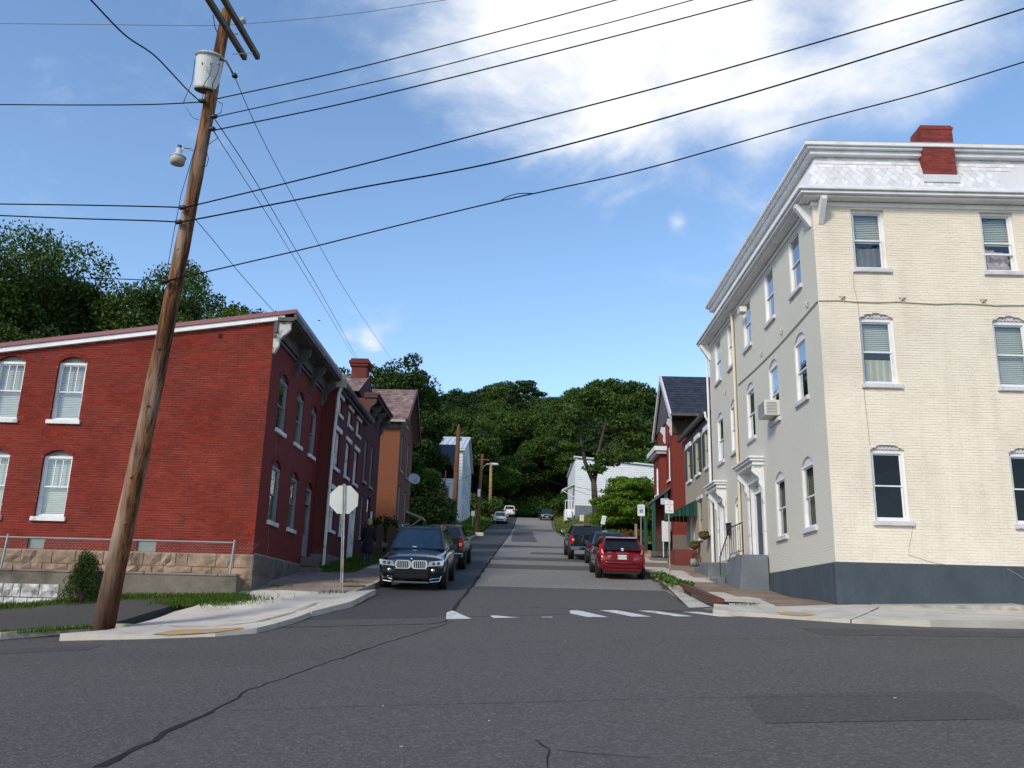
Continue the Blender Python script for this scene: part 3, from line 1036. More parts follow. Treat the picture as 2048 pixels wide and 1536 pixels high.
def bricks(F, s0, s1, z0, z1, holes, m, wallobj, top=None, L=0.2155, h=0.0677, jx=0.010, jz=0.0125, d=0.007, nsep=300, near=None, jitter=0.002):
    """running-bond courses laid one by one; the NSEP nearest the viewer are objects, the others one joined part"""
    hl = holes
    quads, full = [], []
    nrow = int((z1 - z0) / h)
    for r in range(nrow):
        za, zb = z0 + r * h + jz / 2, z0 + (r + 1) * h - jz / 2
        zm = (za + zb) / 2
        lo = s0
        hi = s1
        if top is not None:
            # sloping top edge: keep only where the wall is tall enough
            ss = np.linspace(s0, s1, 200)
            ok = ss[np.array([top(x) for x in ss]) > zb + 0.01]
            if not len(ok):
                continue
            lo, hi = float(ok[0]), float(ok[-1])
        cuts = []
        for (a, b_, c, e, rise) in hl:
            if zb > c and za < e:
                cuts.append((a, b_))
            elif rise > 0 and e <= za < e + rise:
                w = (b_ - a) / 2
                R = (w * w + rise * rise) / (2 * rise)
                k = R * R - (zm - (e + rise - R)) ** 2
                if k > 0:
                    hw = min(w, math.sqrt(k))
                    cuts.append(((a + b_) / 2 - hw, (a + b_) / 2 + hw))
        cuts.sort()
        iv = []
        c0 = lo
        for a, b_ in cuts:
            if a > c0:
                iv.append((c0, a))
            c0 = max(c0, b_)
        if hi > c0:
            iv.append((c0, hi))
        off = (r % 2) * L / 2 + (0.03 * math.sin(r * 12.9))
        for a, b_ in iv:
            k = math.floor((a - off) / L)
            x = off + k * L
            while x < b_:
                p, q = max(a, x) + jx / 2, min(b_, x + L) - jx / 2
                if q - p > 0.03:
                    (full if (q - p) > L - jx - 1e-4 else quads).append((p, q, za, zb))
                x += L
    if near is None:
        near = lambda s, z: (Vector(F(s, z)).length)
    full.sort(key=lambda t: near((t[0] + t[1]) / 2, (t[2] + t[3]) / 2))
    sep, rest = full[:nsep], full[nsep:] + quads
    # joined part
    n = len(rest)
    A = np.array(rest)
    J = rng.uniform(-jitter, jitter, (n, 1))
    O = np.array(F(0, 0, 0))
    e = np.array(F(1, 0, 0)) - O
    nn = np.array(F(0, 0, 1)) - O
    zv = np.array([0, 0, 1.0])
    P = lambda s, z, dd: O + s[:, None] * e + z[:, None] * zv + dd * nn
    D = d + J
    f4 = [P(A[:, 0], A[:, 2], D), P(A[:, 1], A[:, 2], D), P(A[:, 1], A[:, 3], D), P(A[:, 0], A[:, 3], D)]
    b4 = [P(A[:, 0], A[:, 2], 0.0005), P(A[:, 1], A[:, 2], 0.0005), P(A[:, 1], A[:, 3], 0.0005), P(A[:, 0], A[:, 3], 0.0005)]
    V = np.stack(f4 + b4, 1).reshape(-1, 3)
    base = (np.arange(n) * 8)[:, None]
    fs = np.concatenate([base + np.array(q) for q in ((0, 1, 2, 3), (0, 4, 5, 1), (1, 5, 6, 2), (2, 6, 7, 3), (3, 7, 4, 0))], 0)
    me = bpy.data.meshes.new('brickwork')
    me.from_pydata((V - np.array(org(wallobj))).tolist(), [], fs.tolist())
    me.materials.append(m)
    me.update()
    o = link('brickwork', me, wallobj)
    o['kind'] = 'stuff'
    # single bricks share one mesh
    if sep:
        hw, hh = (L - jx) / 2, (h - jz) / 2
        b = MB()
        c = Vector(F(0, 0, 0))
        for dd in (d, 0.0005):
            for s, z in ((-hw, -hh), (hw, -hh), (hw, hh), (-hw, hh)):
                b.v.append(tuple(Vector(F(s, z, dd)) - c))
        b.f = [(0, 1, 2, 3), (0, 4, 5, 1), (1, 5, 6, 2), (2, 6, 7, 3), (3, 7, 4, 0)]
        bm_ = bpy.data.meshes.new('brick')
        bm_.from_pydata(b.v, [], b.f)
        bm_.materials.append(m)
        for (p, q, za, zb) in sep:
            link('brick', bm_, wallobj, Vector(F((p + q) / 2, (za + zb) / 2, random.uniform(-jitter, jitter))))


def sash(parent, F, s0, s1, z0, z1, rise=0.0, dep=0.13, trim=0.05, m=None, glass=None, low_glass=None, blind=None, blind_to=0.0, low_blind=None,
         sill=True, sill_m=None, lint=None, lint_m=None, panes=1, arch_m=None, label=None, name='window', rail=0.5, carved=False):
    """a sash window set back in its opening: frame > panes, sill, blind"""
    m = m or m_white
    glass = glass or g_std
    b = MB()
    t = trim
    e = 0.012
    d0, d1 = -dep - 0.05, -dep + 0.035
    b.fbox(F, s0 - e, s0 + t, z0 - e, z1 + e, d0, d1)
    b.fbox(F, s1 - t, s1 + e, z0 - e, z1 + e, d0, d1)
    b.fbox(F, s0 + t, s1 - t, z1 - t, z1 + e, d0, d1 - .003)
    b.fbox(F, s0 + t, s1 - t, z0 - e, z0 + t * 0.9, d0, d1 - .003)
    w = b.build(name, m, parent, label=label)
    zr = z0 + (z1 - z0) * rail
    b = MB()
    q = 0.035
    for (za, zb, dd) in ((zr - 0.02, z1 - t, 0.0), (z0 + t * .9, zr + 0.02, -0.028)):
        da, db = d0 + 0.012 + dd, d0 + 0.045 + dd
        b.fbox(F, s0 + t, s0 + t + q, za, zb, da, db)
        b.fbox(F, s1 - t - q, s1 - t, za, zb, da, db)
        b.fbox(F, s0 + t + q, s1 - t - q, zb - q, zb, da, db - .002)
        b.fbox(F, s0 + t + q, s1 - t - q, za, za + q, da, db - .002)
    if panes > 1:
        for i in range(1, panes):
            x = s0 + t + q + (s1 - s0 - 2 * t - 2 * q) * i / panes
            b.fbox(F, x - 0.011, x + 0.011, zr + 0.02, z1 - t - q, d0 + 0.02, d0 + 0.043)
    b.build('sash', m, w)
    MB().quad(F(s0 + t, zr, d0 + 0.03), F(s1 - t, zr, d0 + 0.03), F(s1 - t, z1 - t, d0 + 0.03), F(s0 + t, z1 - t, d0 + 0.03)).build('pane', glass, w)
    MB().quad(F(s0 + t, z0 + t * .9, d0 + 0.002), F(s1 - t, z0 + t * .9, d0 + 0.002), F(s1 - t, zr, d0 + 0.002), F(s0 + t, zr, d0 + 0.002)).build('pane', low_glass or glass, w)
    # what hangs behind the glass, and the dark room
    bd = d0 - 0.07
    if blind is not None:
        zb = z1 - (z1 - z0) * blind_to
        if blind in (m_curt, m_curtd):
            n = 16
            b = MB()
            for i in range(n + 1):
                s = s0 + (s1 - s0) * i / n
                dd = bd - 0.02 + 0.018 * math.sin(i * 2.4)
                b.v += [tuple(F(s, zb, dd)), tuple(F(s, z1, dd))]
            b.f = [(2 * i, 2 * i + 2, 2 * i + 3, 2 * i + 1) for i in range(n)]
            b.build('curtain', blind, w)
        else:
            b = MB()
            n = max(1, int((z1 - zb) / 0.05))
            for i in range(n):
                za = zb + (z1 - zb) * i / n
                zc2 = zb + (z1 - zb) * (i + 0.94) / n
                b.quad(F(s0, za, bd), F(s1, za, bd), F(s1, zc2, bd - 0.022), F(s0, zc2, bd - 0.022))
            b.build('blind', blind, w)
    if low_blind is not None:
        b = MB()
        n = 16
        for i in range(n + 1):
            s = s0 + (s1 - s0) * i / n
            dd = bd - 0.02 + 0.018 * math.sin(i * 2.1 + 1)
            b.v += [tuple(F(s, z0, dd)), tuple(F(s, z0 + (z1 - z0) * 0.4, dd))]
        b.f = [(2 * i, 2 * i + 2, 2 * i + 3, 2 * i + 1) for i in range(n)]
        b.build('curtain', low_blind, w)
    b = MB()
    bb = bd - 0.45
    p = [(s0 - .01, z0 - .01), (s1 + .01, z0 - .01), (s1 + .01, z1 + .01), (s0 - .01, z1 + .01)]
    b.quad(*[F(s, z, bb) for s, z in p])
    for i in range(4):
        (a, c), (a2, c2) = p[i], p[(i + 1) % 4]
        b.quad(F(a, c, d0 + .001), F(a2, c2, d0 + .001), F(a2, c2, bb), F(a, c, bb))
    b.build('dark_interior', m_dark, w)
    if sill:
        b = MB().fbox(F, s0 - 0.07, s1 + 0.07, z0 - 0.125, z0 - 0.006, -dep, 0.075)
        o = b.build('sill', sill_m or m, w, bev=0.008)
        if carved:
            b = MB()
            n = 9
            for i in range(n):
                a = s0 - 0.02 + (s1 - s0 + 0.04) * i / n
                c = a + (s1 - s0 + 0.04) / n * 0.96
                up = 0.03 + 0.03 * (i % 2)
                b.fbox(F, a, c, z0 - 0.11, z0 - 0.11 + up, 0.075, 0.085)
            b.build('carving', sill_m or m, w)
    if rise > 0:
        poly = [(s0, z1 + 0.014), (s1, z1 + 0.014)] + arc(s0, s1, z1, rise)
        MB().fprism(F, poly, -dep - 0.06, -dep + (0.05 if carved else 0.0)).build('arch_panel', arch_m or m, w)
        if carved:
            b = MB()
            for i in range(-3, 4):
                c = (s0 + s1) / 2 + i * (s1 - s0) / 9
                hh = rise * (1 - (i / 4.2) ** 2) * 0.75
                b.fbox(F, c - 0.028, c + 0.028, z1 + 0.03, z1 + 0.02 + hh * (0.7 + 0.3 * (i % 2)), -dep + 0.05, -dep + 0.068)
            b.build('carving', m_lil, w)
    if lint:
        MB().fbox(F, s0 - 0.12, s1 + 0.12, z1 + 0.004, z1 + lint, -0.05, 0.06).build('lintel', lint_m or m, w, bev=0.008)
    return w


def stones(F, s0, s1, z0, z1, m, parent, hs=(0.28, 0.4), ls=(0.4, 0.95), d=0.05, bot=None, name='stone', rough=0.03, mesh=True):
    """rough blocks, each its own piece, faces uneven"""
    rows = []
    z = z0
    while z < z1 - 0.06:
        h = min(random.uniform(*hs), z1 - z)
        if z1 - z - h < 0.12:
            h = z1 - z
        rows.append((z, z + h))
        z += h
    for za, zb in rows:
        s = s0
        while s < s1 - 0.03:
            l = random.uniform(*ls)
            e = min(s + l, s1)
            if s1 - e < 0.2:
                e = s1
            lo = za
            if bot is not None:
                lo = max(za, bot((s + e) / 2) - 0.25)
                if lo > zb - 0.03:
                    s = e
                    continue
            g = 0.011
            b = MB()
            nx, nz = 3, 2
            for iz in range(nz + 1):
                for ix in range(nx + 1):
                    ss = s + g + (e - s - 2 * g) * ix / nx
                    zz_ = lo + g + (zb - lo - 2 * g) * iz / nz
                    edge = ix in (0, nx) or iz in (0, nz)
                    dd = d * (0.35 if edge else 1.0) + random.uniform(-rough, rough) * (0.3 if edge else 1)
                    b.v.append(tuple(F(ss + (0 if edge else random.uniform(-.03, .03)), zz_, max(0.004, dd))))
            for iz in range(nz):
                for ix in range(nx):
                    i = iz * (nx + 1) + ix
                    b.f.append((i, i + 1, i + nx + 2, i + nx + 1))
            ring = [0, 1, 2, 3, 7, 11, 10, 9, 8, 4]
            base = len(b.v)
            for i in ring:
                sv = b.v[i]
                ss = s + g + (e - s - 2 * g) * (i % 4) / nx
                zz_ = lo + g + (zb - lo - 2 * g) * (i // 4) / nz
                b.v.append(tuple(F(ss, zz_, -0.02)))
            for i in range(10):
                j = (i + 1) % 10
                b.f.append((ring[i], base + i, base + j, ring[j]))
            b.build(name, m, parent)
            s = e


def shingles(P00, P10, P01, cols, rows, m, parent, name='slate', lap=0.18, thick=0.012, diamond=False, jit=0.004):
    """slates on the quad spanned by P00 (lower left), P10 (lower right), P01 (upper left)"""
    P00, P10, P01 = Vector(P00), Vector(P10), Vector(P01)
    e, u = P10 - P00, P01 - P00
    n = e.cross(u).normalized()
    if n.z < 0:
        n = -n
    for r in range(rows):
        for c in range(-1 if r % 2 else 0, cols):
            a0 = max(0.0, (c + (0.5 if r % 2 else 0) + 0.02) / cols)
            a1 = min(1.0, (c + (0.5 if r % 2 else 0) + 0.98) / cols)
            if a1 - a0 < 0.1 / cols:
                continue
            v0, v1 = r / rows, min(1.0, (r + 1 + lap) / rows)
            j = random.uniform(0, jit)
            p = [P00 + e * a0 + u * v0 + n * (thick * 1.6 + j), P00 + e * a1 + u * v0 + n * (thick * 1.6 + j + random.uniform(-.002, .002)),
                 P00 + e * a1 + u * v1 + n * 0.003, P00 + e * a0 + u * v1 + n * 0.003]
            b = MB()
            q = [x - n * thick for x in p[:2]]
            b.v = [tuple(x) for x in p + q]
            b.f = [(0, 1, 2, 3), (4, 5, 1, 0), (5, 2, 1), (4, 0, 3)]
            b.build(name, m, parent)


def bracket(F, s, w, ztop, drop, proj, m, parent, scroll=True, name='bracket'):
    """a scrolled cornice bracket: profile in the plane square to the wall"""
    pts = [(0, ztop), (proj, ztop), (proj, ztop - drop * 0.14)]
    if scroll:
        for i in range(1, 9):
            t = i / 9
            pts.append((proj * (1 - t) ** 1.25 * 0.92 + 0.06 + 0.045 * math.sin(t * math.pi * 3), ztop - drop * (0.14 + 0.80 * t)))
    pts += [(0.05, ztop - drop), (0, ztop - drop)]
    a = [Vector(F(s - w / 2, z, d)) for d, z in pts]
    off = Vector(F(s + w / 2, 0, 0)) - Vector(F(s - w / 2, 0, 0))
    return MB().prism(a, off).build(name, m, parent)


def crack(F, pts, w, m, parent, d=0.009, name='crack'):
    b = MB()
    Q = []
    for (a, b_) in zip(pts, pts[1:]):
        n = 5
        Q += [(a[0] + (b_[0] - a[0]) * i / n, a[1] + (b_[1] - a[1]) * i / n) for i in range(n)]
    Q.append(pts[-1])
    for i, (s, z) in enumerate(Q):
        ww = w * (0.4 + 0.8 * random.random())
        s += random.gauss(0, w * 0.6)
        b.v += [tuple(F(s - ww, z, d)), tuple(F(s + ww, z, d))]
    b.f = [(2 * i, 2 * i + 1, 2 * i + 3, 2 * i + 2) for i in range(len(Q) - 1)]
    return b.build(name, m, parent)


# ================================================================== the corner red brick house (left)
XL, YL = -7.14, 24.2
Fl = facade((0, YL, 0), (1, 0, 0), (0, -1, 0))       # gable side towards the cross street
Fs = facade((XL, 0, 0), (0, 1, 0), (1, 0, 0))        # street side
house = thing('brick_house', (XL, YL, 0.5), 'two storey red painted brick corner house with sloping maroon metal roof', 'house')
roofz = lambda x: 8.10 + (x - XL) * 0.146
x0 = -19.0
fh = [(-13.22, -12.40, 5.03, 6.70, 0.17), (-13.22, -12.40, 2.33, 4.00, 0.17), (-14.98, -14.16, 5.03, 6.70, 0.17), (-14.98, -14.16, 2.33, 4.00, 0.17),
      (-13.28, -12.82, 1.47, 1.78, 0.0), (-10.32, -9.78, 1.47, 1.78, 0.0)]
w = wall('wall', Fl, [(x0, 1.45), (XL, 1.45), (XL, roofz(XL)), (x0, roofz(x0))], fh, m_redm, house, 0.16, m_red)
bricks(Fl, x0, XL, 1.452, 8.1, fh, m_red, w, top=lambda s: roofz(s), near=lambda s, z: abs(s + 7.2) + abs(z - 3.2) * 0.8)
# brick arches over the openings: soldier bricks
def soldier(F, o, m, parent, hgt=0.11, d=0.012):
    s0, s1, z0, z1, r = o
    n = 13
    w_ = (s1 - s0) / 2 + 0.02
    R = (w_ * w_ + r * r) / (2 * r)
    c, zc_ = (s0 + s1) / 2, z1 + r - R
    a = math.asin(min(1, w_ / R))
    for i in range(n):
        t0, t1 = -a + 2 * a * (i + 0.06) / n, -a + 2 * a * (i + 0.94) / n
        q = [(c + rr * math.sin(t), zc_ + rr * math.cos(t)) for rr, t in ((R + .004, t0), (R + .004, t1), (R + hgt, t1), (R + hgt, t0))]
        MB().fprism(F, q, 0.0005, d).build('arch_brick', m, parent)
for o in fh[:4]:
    soldier(Fl, o, m_red, w)
st = [(25.24, 26.18, 5.17, 6.66, 0.22), (27.42, 28.28, 5.17, 6.66, 0.22), (29.42, 30.22, 5.17, 6.66, 0.22),
      (25.30, 26.22, 2.50, 4.06, 0.22), (27.52, 28.38, 2.50, 4.06, 0.22), (29.62, 30.46, 1.78, 4.04, 0.22)]
YE = 30.9
w2 = wall('wall', Fs, [(YL, 1.45), (YE, 1.45), (YE, 8.05), (YL, 8.05)], st, m_redd, house, 0.17)
for o in st:
    soldier(Fs, o, m_redd, w2, 0.13, 0.016)
MB().quad((x0, YE, 1), (XL, YE, 1), (XL, YE, 8.1), (x0, YE, roofz(x0))).build('back_wall', m_redd, house)
for i, o in enumerate(fh[:4]):
    sash(house, Fl, *o[:4], rise=o[4], dep=0.12, trim=0.055, m=m_white, blind=m_blind, blind_to=0.99, panes=3, arch_m=m_grey, sill_m=m_whitew)
for o in fh[4:]:
    MB().fbox(Fl, o[0], o[1], o[2], o[3], -0.12, -0.07).build('vent', mat('vent_board', (0.22, 0.26, 0.24), 0.7), house)
for i, o in enumerate(st[:5]):
    sash(house, Fs, *o[:4], rise=o[4], dep=0.06, trim=0.05, m=m_grey, glass=g_sky if i < 3 else g_std, blind=m_curtd, blind_to=0.5 if i < 3 else 0.9, arch_m=m_dgrey, sill_m=m_whitew)
# door up two stone steps
o = st[5]
b = MB()
b.fbox(Fs, o[0], o[0] + .07, o[2], o[3], -.15, -.03).fbox(Fs, o[1] - .07, o[1], o[2], o[3], -.15, -.03).fbox(Fs, o[0] + .07, o[1] - .07, o[3] - .07, o[3], -.15, -.035)
b.fbox(Fs, o[0] + .07, o[1] - .07, 3.5, 3.56, -.15, -.04)
dr = b.build('door', m_grey, house)
MB().fbox(Fs, o[0] + .07, o[1] - .07, 1.79, 2.5, -.14, -.08).build('lower_panel', m_grey, dr)
MB().fbox(Fs, o[0] + .07, o[1] - .07, 2.51, 3.49, -.14, -.10).build('pane', g_std, dr)
MB().quad(Fs(o[0], 1.7, -.19), Fs(o[1], 1.7, -.19), Fs(o[1], 4.3, -.19), Fs(o[0], 4.3, -.19)).build('dark_interior', m_dark, dr)
MB().fbox(Fs, o[0] + .07, o[1] - .07, 3.57, 3.96, -.14, -.10).build('transom_pane', g_sky, dr)
MB().fprism(Fs, [(o[0], o[3] + .01), (o[1], o[3] + .01)] + arc(o[0], o[1], o[3], o[4]), -.14, -.08).build('arch_panel', m_dgrey, dr)
stoop = MB()
step1 = [(29.45, 30.75, 1.42, 1.74, 0.0, 0.38), (29.3, 31.05, 1.0, 1.40, 0.0, 0.72)]
for s0, s1, z0, z1, d0, d1 in step1:
    MB().fbox(Fs, s0, s1, z0, z1, d0, d1).build('doorstep', m_stoned, house, bev=0.03)
# foundation of rough stone, its top level, its foot following the pavement
fnd = MB().quad(Fl(x0, -1.5, 0.0), Fl(XL + .03, -1.5, 0.0), Fl(XL + .03, 1.45, 0.0), Fl(x0, 1.45, 0.0)).quad(Fs(YL - .0, 0, .03), Fs(YE, 0, .03), Fs(YE, 1.5, .03), Fs(YL, 1.5, .03)).build('foundation', m_mort, house)
stones(Fl, x0, XL + 0.05, 0.45, 1.445, m_stone, fnd, d=0.07, rough=0.06, ls=(0.3, 0.8), hs=(0.2, 0.36))
stones(facade((XL + .03, 0, 0), (0, 1, 0), (1, 0, 0)), YL - 0.05, 29.4, 0.4, 1.47, m_stoned, fnd, d=0.05, ls=(0.5, 1.2), hs=(0.35, 0.5))
# metal roof with white verge board
b = MB()
zr = lambda x, k: roofz(x) + k
OV = 0.62
b.hexa([(x0, YL - .16, zr(x0, .10)), (XL + OV, YL - .16, zr(XL + OV, .10)), (XL + OV, YE + .02, zr(XL + OV, .10)), (x0, YE + .02, zr(x0, .10)),
        (x0, YL - .16, zr(x0, .22)), (XL + OV, YL - .16, zr(XL + OV, .22)), (XL + OV, YE + .02, zr(XL + OV, .22)), (x0, YE + .02, zr(x0, .22))])
rf = b.build('roof', m_metalr, house)
for i in range(18):
    x = x0 + 0.3 + i * 0.68
    if x < XL + OV:
        MB().hexa([(x, YL - .17, zr(x, .215)), (x + .03, YL - .17, zr(x + .03, .215)), (x + .03, YE, zr(x + .03, .215)), (x, YE, zr(x, .215)),
                   (x, YL - .17, zr(x, .25)), (x + .03, YL - .17, zr(x + .03, .25)), (x + .03, YE, zr(x + .03, .25)), (x, YE, zr(x, .25))]).build('standing_seam', m_metalr, rf)
b = MB().hexa([(x0, YL - .12, zr(x0, -.04)), (XL + .28, YL - .12, zr(XL + .28, -.04)), (XL + .28, YL - .01, zr(XL + .28, -.04)), (x0, YL - .01, zr(x0, -.04)),
               (x0, YL - .12, zr(x0, .097)), (XL + .28, YL - .12, zr(XL + .28, .097)), (XL + .28, YL - .01, zr(XL + .28, .097)), (x0, YL - .01, zr(x0, .097))])
b.build('verge_board', m_white, house)
m_brk = mat('peeling_bracket', (0.50, 0.49, 0.48), 0.8, 0.1, 3, stain=((0.16, 0.14, 0.13), 4.5, 0.47, 0.58, 0.85))
# bracketed wooden cornice along the street side
c = MB()
c.fbox(Fs, YL - .10, YE + .05, 7.72, 8.24, 0.0, 0.10)
c.fbox(Fs, YL - .10, YE + .05, 7.58, 7.66, 0.0, 0.07)
c.fbox(Fs, YL - .13, YE + .05, 8.06, 8.17, 0.10, 0.56)
c.fbox(Fs, YL - .14, YE + .06, 8.10, 8.26, 0.56, 0.64)
cn = c.build('cornice', m_dgrey, house)
for i, s in enumerate((YL + .02, 26.75, 28.85, 30.72)):
    bracket(Fs, s, 0.12, 8.06, 0.95, 0.46, m_brk if i == 0 else m_dgrey, cn)
m_crack = mat('crack_filler', (0.34, 0.22, 0.19), 0.9)
crack(Fs, [(25.2, 5.0), (25.45, 4.75), (25.4, 4.5), (25.55, 4.4)], 0.018, m_crack, w2)
crack(Fs, [(25.45, 2.3), (25.5, 2.0), (25.62, 1.8), (25.5, 1.6), (25.55, 1.46)], 0.018, m_crack, w2)
for u, v in ((441, 672), (286, 668)):
    p = pY(u, v, YL)
    MB().fbox(Fl, p.x - .05, p.x + .05, p.z - .07, p.z + .07, 0.002, 0.02).build('vent_hole', m_dark, w)

# retaining wall, fence and shrub in front of it
YW = 23.62
Fw = facade((0, YW, 0), (1, 0, 0), (0, -1, 0))
zt = pY(300, 1148, YW).z
rw = thing('retaining_wall', (-12, YW, 0), 'low weathered retaining wall below the red house, whitewashed rubble at its far end', 'wall')
xr = pY(474, 1150, YW).x
ztl = lambda x: zt
MB().hexa([(-24, YW, -1.6), (xr, YW, -.6), (xr, 24.12, -.6), (-24, 24.12, -1.6), (-24, YW, zt - .02), (xr, YW, zt - .02), (xr, 24.12, zt - .02), (-24, 24.12, zt - .02)]).build(
    'core', mat('stained_concrete', (0.17, 0.145, 0.115), 0.95, 0.25, 1.4, 0.5, 20, stain=((0.05, 0.045, 0.035), 1.2, 0.48, 0.68, 0.75)), rw)
m_cop = mat('stained_coping', (0.22, 0.185, 0.145), 0.95, 0.25, 1.4, 0.5, 20, stain=((0.09, 0.075, 0.06), 1.2, 0.48, 0.68, 0.7))
s = -24.0
while s < xr - .02:
    e = min(s + random.uniform(1.4, 2.2), xr)
    MB().fbox(Fw, s + .004, e - .004, zt - .019, zt + .05, -.30, .02).build('coping', m_cop, rw, bev=0.02)
    s = e
m_rub = mat('whitewashed_rubble', (0.60, 0.58, 0.56), 0.9, 0.15, 3, 0.9, 12, isl=0.2, stain=((0.20, 0.18, 0.16), 3.2, 0.47, 0.6, 0.8))
stones(Fw, -24, pY(118, 1180, YW).x, -1.0, zt - .32, m_rub, rw, hs=(0.16, 0.3), ls=(0.2, 0.5), d=0.06, bot=lambda s_: LOTZ(s_, YW) - .1, rough=0.04)

fence = thing('chain_link_fence', (-10, YW + .1, zt), 'chain link fence with a thin top rail along the low wall', 'fence')
pp = pY(458, 1148, YW + .1)
pt = pY(463, 1074, YW + .1)
railz = pY(300, 1081, YW + .1).z
posts = [pp.x + (pt.x - pp.x) * 0.0, pp.x - 3.0, pp.x - 6.05, pp.x - 9.1, pp.x - 12.1]
for x in posts:
    MB().tube([(x, YW + .1, zt - .2), (x + .06, YW + .1, railz + .07)], 0.03, 8).build('post', m_steel, fence)
MB().tube([(-24, YW + .1, railz), (pp.x + .03, YW + .1, railz)], 0.021, 8).build('top_rail', m_steel, fence)
V = []
hgt = railz - zt - .08
sp = 0.09
for i in range(int((pp.x + 24) / sp)):
    xa = pp.x - i * sp
    for sg in (-1, 1):
        xb = xa + sg * hgt * 0.9
        t_ = 0.0011
        V.append([(xa - t_, YW + .1, zt + .09), (xa + t_, YW + .1, zt + .09), (xb + t_, YW + .1, railz), (xb - t_, YW + .1, railz)])
q = quads_obj('wire_mesh', np.array(V), m_steel, fence)
q['kind'] = 'stuff'
# ================================================================== the cream corner building (right)
XR, YR, YRE, ZT = 7.54, 21.4, 34.3, 10.80
Cf = facade((XR, YR, 0), (1, 0, 0), (0, -1, 0))      # s = x - 7.54
Cs = facade((XR, 0, 0), (0, 1, 0), (-1, 0, 0))       # s = y
cb = thing('corner_building', (XR, YR, 0.5), 'three storey cream painted brick building with white slate mansard and blue grey base', 'building')
WID = 14.0
ff = []
for s0 in (1.0, 4.37, 7.76, 11.1):
    ff += [(s0, s0 + 0.86, 8.94, 10.60, 0.0), (s0, s0 + 0.88, 5.86, 7.58, 0.15), (s0 + .02, s0 + 0.86, 2.46, 4.18, 0.15)]
w = wall('wall', Cf, [(0, 1.46), (WID, 1.46), (WID, ZT), (0, ZT)], ff, m_creamj, cb, 0.16, m_cream)
bricks(Cf, 0.0, 9.0, 1.462, ZT - .05, ff, m_cream, w, jx=0.0035, jz=0.0075, d=0.0065, jitter=0.0025, near=lambda s, z: s * 0.9 + abs(z - 3.0))
sf = []
cols = (22.60, 25.17, 27.88, 30.20, 32.33)
for i, s0 in enumerate(cols):
    sf += [(s0, s0 + 0.96, 8.96, 10.58, 0.0), (s0, s0 + 0.95, 5.84, 7.48, 0.22)]
sf += [(22.58, 23.54, 2.43, 4.06, 0.22), (25.08, 26.02, 2.43, 4.06, 0.22), (30.28, 31.0, 2.4, 4.0, 0.2)]
d1, d2 = (27.35, 28.95, 2.02, 4.35, 0.0), (32.35, 33.55, 2.2, 4.35, 0.0)
w2 = wall('wall', Cs, [(YR, 1.46), (YRE, 1.46), (YRE, ZT), (YR, ZT)], sf + [d1, d2], m_creamy, cb, 0.18, norev=((d1[0], d1[2]), (d2[0], d2[2])))
MB().quad(Cs(YRE, .5), Cs(YRE, .5, -14), Cs(YRE, ZT, -14), Cs(YRE, ZT)).quad(Cs(YR, .0, -14), Cs(YRE, .0, -14), Cs(YRE, ZT, -14), Cs(YR, ZT, -14)).build('party_wall', m_creamy, cb)
# plinth
b = MB()
b.hexa([(XR - .03, YR - .03, -.3), (XR + WID, YR - .03, -.3), (XR + WID, YR + .25, -.3), (XR - .03, YR + .25, -.3), (XR - .03, YR - .03, 1.46), (XR + WID, YR - .03, 1.455), (XR + WID, YR + .25, 1.46), (XR - .03, YR + .25, 1.46)])
b.hexa([(XR - .03, YR + .26, -.3), (XR + .25, YR + .26, -.3), (XR + .25, YRE, .6), (XR - .03, YRE, .6), (XR - .03, YR + .26, 1.46), (XR + .25, YR + .26, 1.46), (XR + .25, YRE, 1.47), (XR - .03, YRE, 1.47)])
b.build('plinth', m_base, cb, bev=0.01)

front_opts = [dict(blind=m_blind, blind_to=.52, low_blind=m_curtd), dict(blind=m_blind, blind_to=.5, low_blind=m_curt), dict(glass=g_dk),
              dict(blind=m_blind, blind_to=.52), dict(blind=m_blind, blind_to=.97), dict(glass=g_dk),
              dict(blind=m_blind, blind_to=.4), dict(blind=m_curt, blind_to=.9), dict(glass=g_dk)] + [dict(blind=m_blind, blind_to=.6)] * 3
for i, o in enumerate(ff):
    w_ = sash(cb, Cf, *o[:4], rise=o[4], dep=0.11, trim=0.07, m=m_white, sill_m=m_lil, arch_m=m_lil, carved=True, **front_opts[i])
    if i == 3:
        # pink cloth stuffed behind the lower pane
        b = MB()
        n = 8
        for iz in range(n + 1):
            for ix in range(n + 1):
                s = o[0] + .1 + (o[1] - o[0] - .2) * ix / n
                z = o[2] + .1 + .62 * iz / n * (1 - .25 * ix / n)
                b.v.append(tuple(Cf(s, z, -.24 + .05 * math.sin(ix * 2.3 + iz * 1.7) + .02 * math.sin(iz * 4.1))))
        b.f = [(iz * (n + 1) + ix, iz * (n + 1) + ix + 1, (iz + 1) * (n + 1) + ix + 1, (iz + 1) * (n + 1) + ix) for iz in range(n) for ix in range(n)]
        b.build('bunched_cloth', m_pinkc, w_, smooth=True)
        MB().fbox(Cf, o[0] + .07, o[1] - .07, 9.42, 9.47, -.14, -.07).build('sash_bar', m_white, w_)
for i, o in enumerate(sf):
    top = o[4] == 0
    kw = dict(blind=m_curtd, blind_to=.45) if top else dict(blind=m_curt, blind_to=.5)
    if i in (1, 3):
        kw = dict(blind=m_curt, blind_to=.3)
    if i >= 10:
        kw = dict(blind=m_curtd, blind_to=.97)
    sash(cb, Cs, *o[:4], rise=o[4], dep=0.045, trim=0.045, m=m_white, glass=g_sky if i < 10 else g_std, sill_m=m_lil, arch_m=m_lil, **kw)

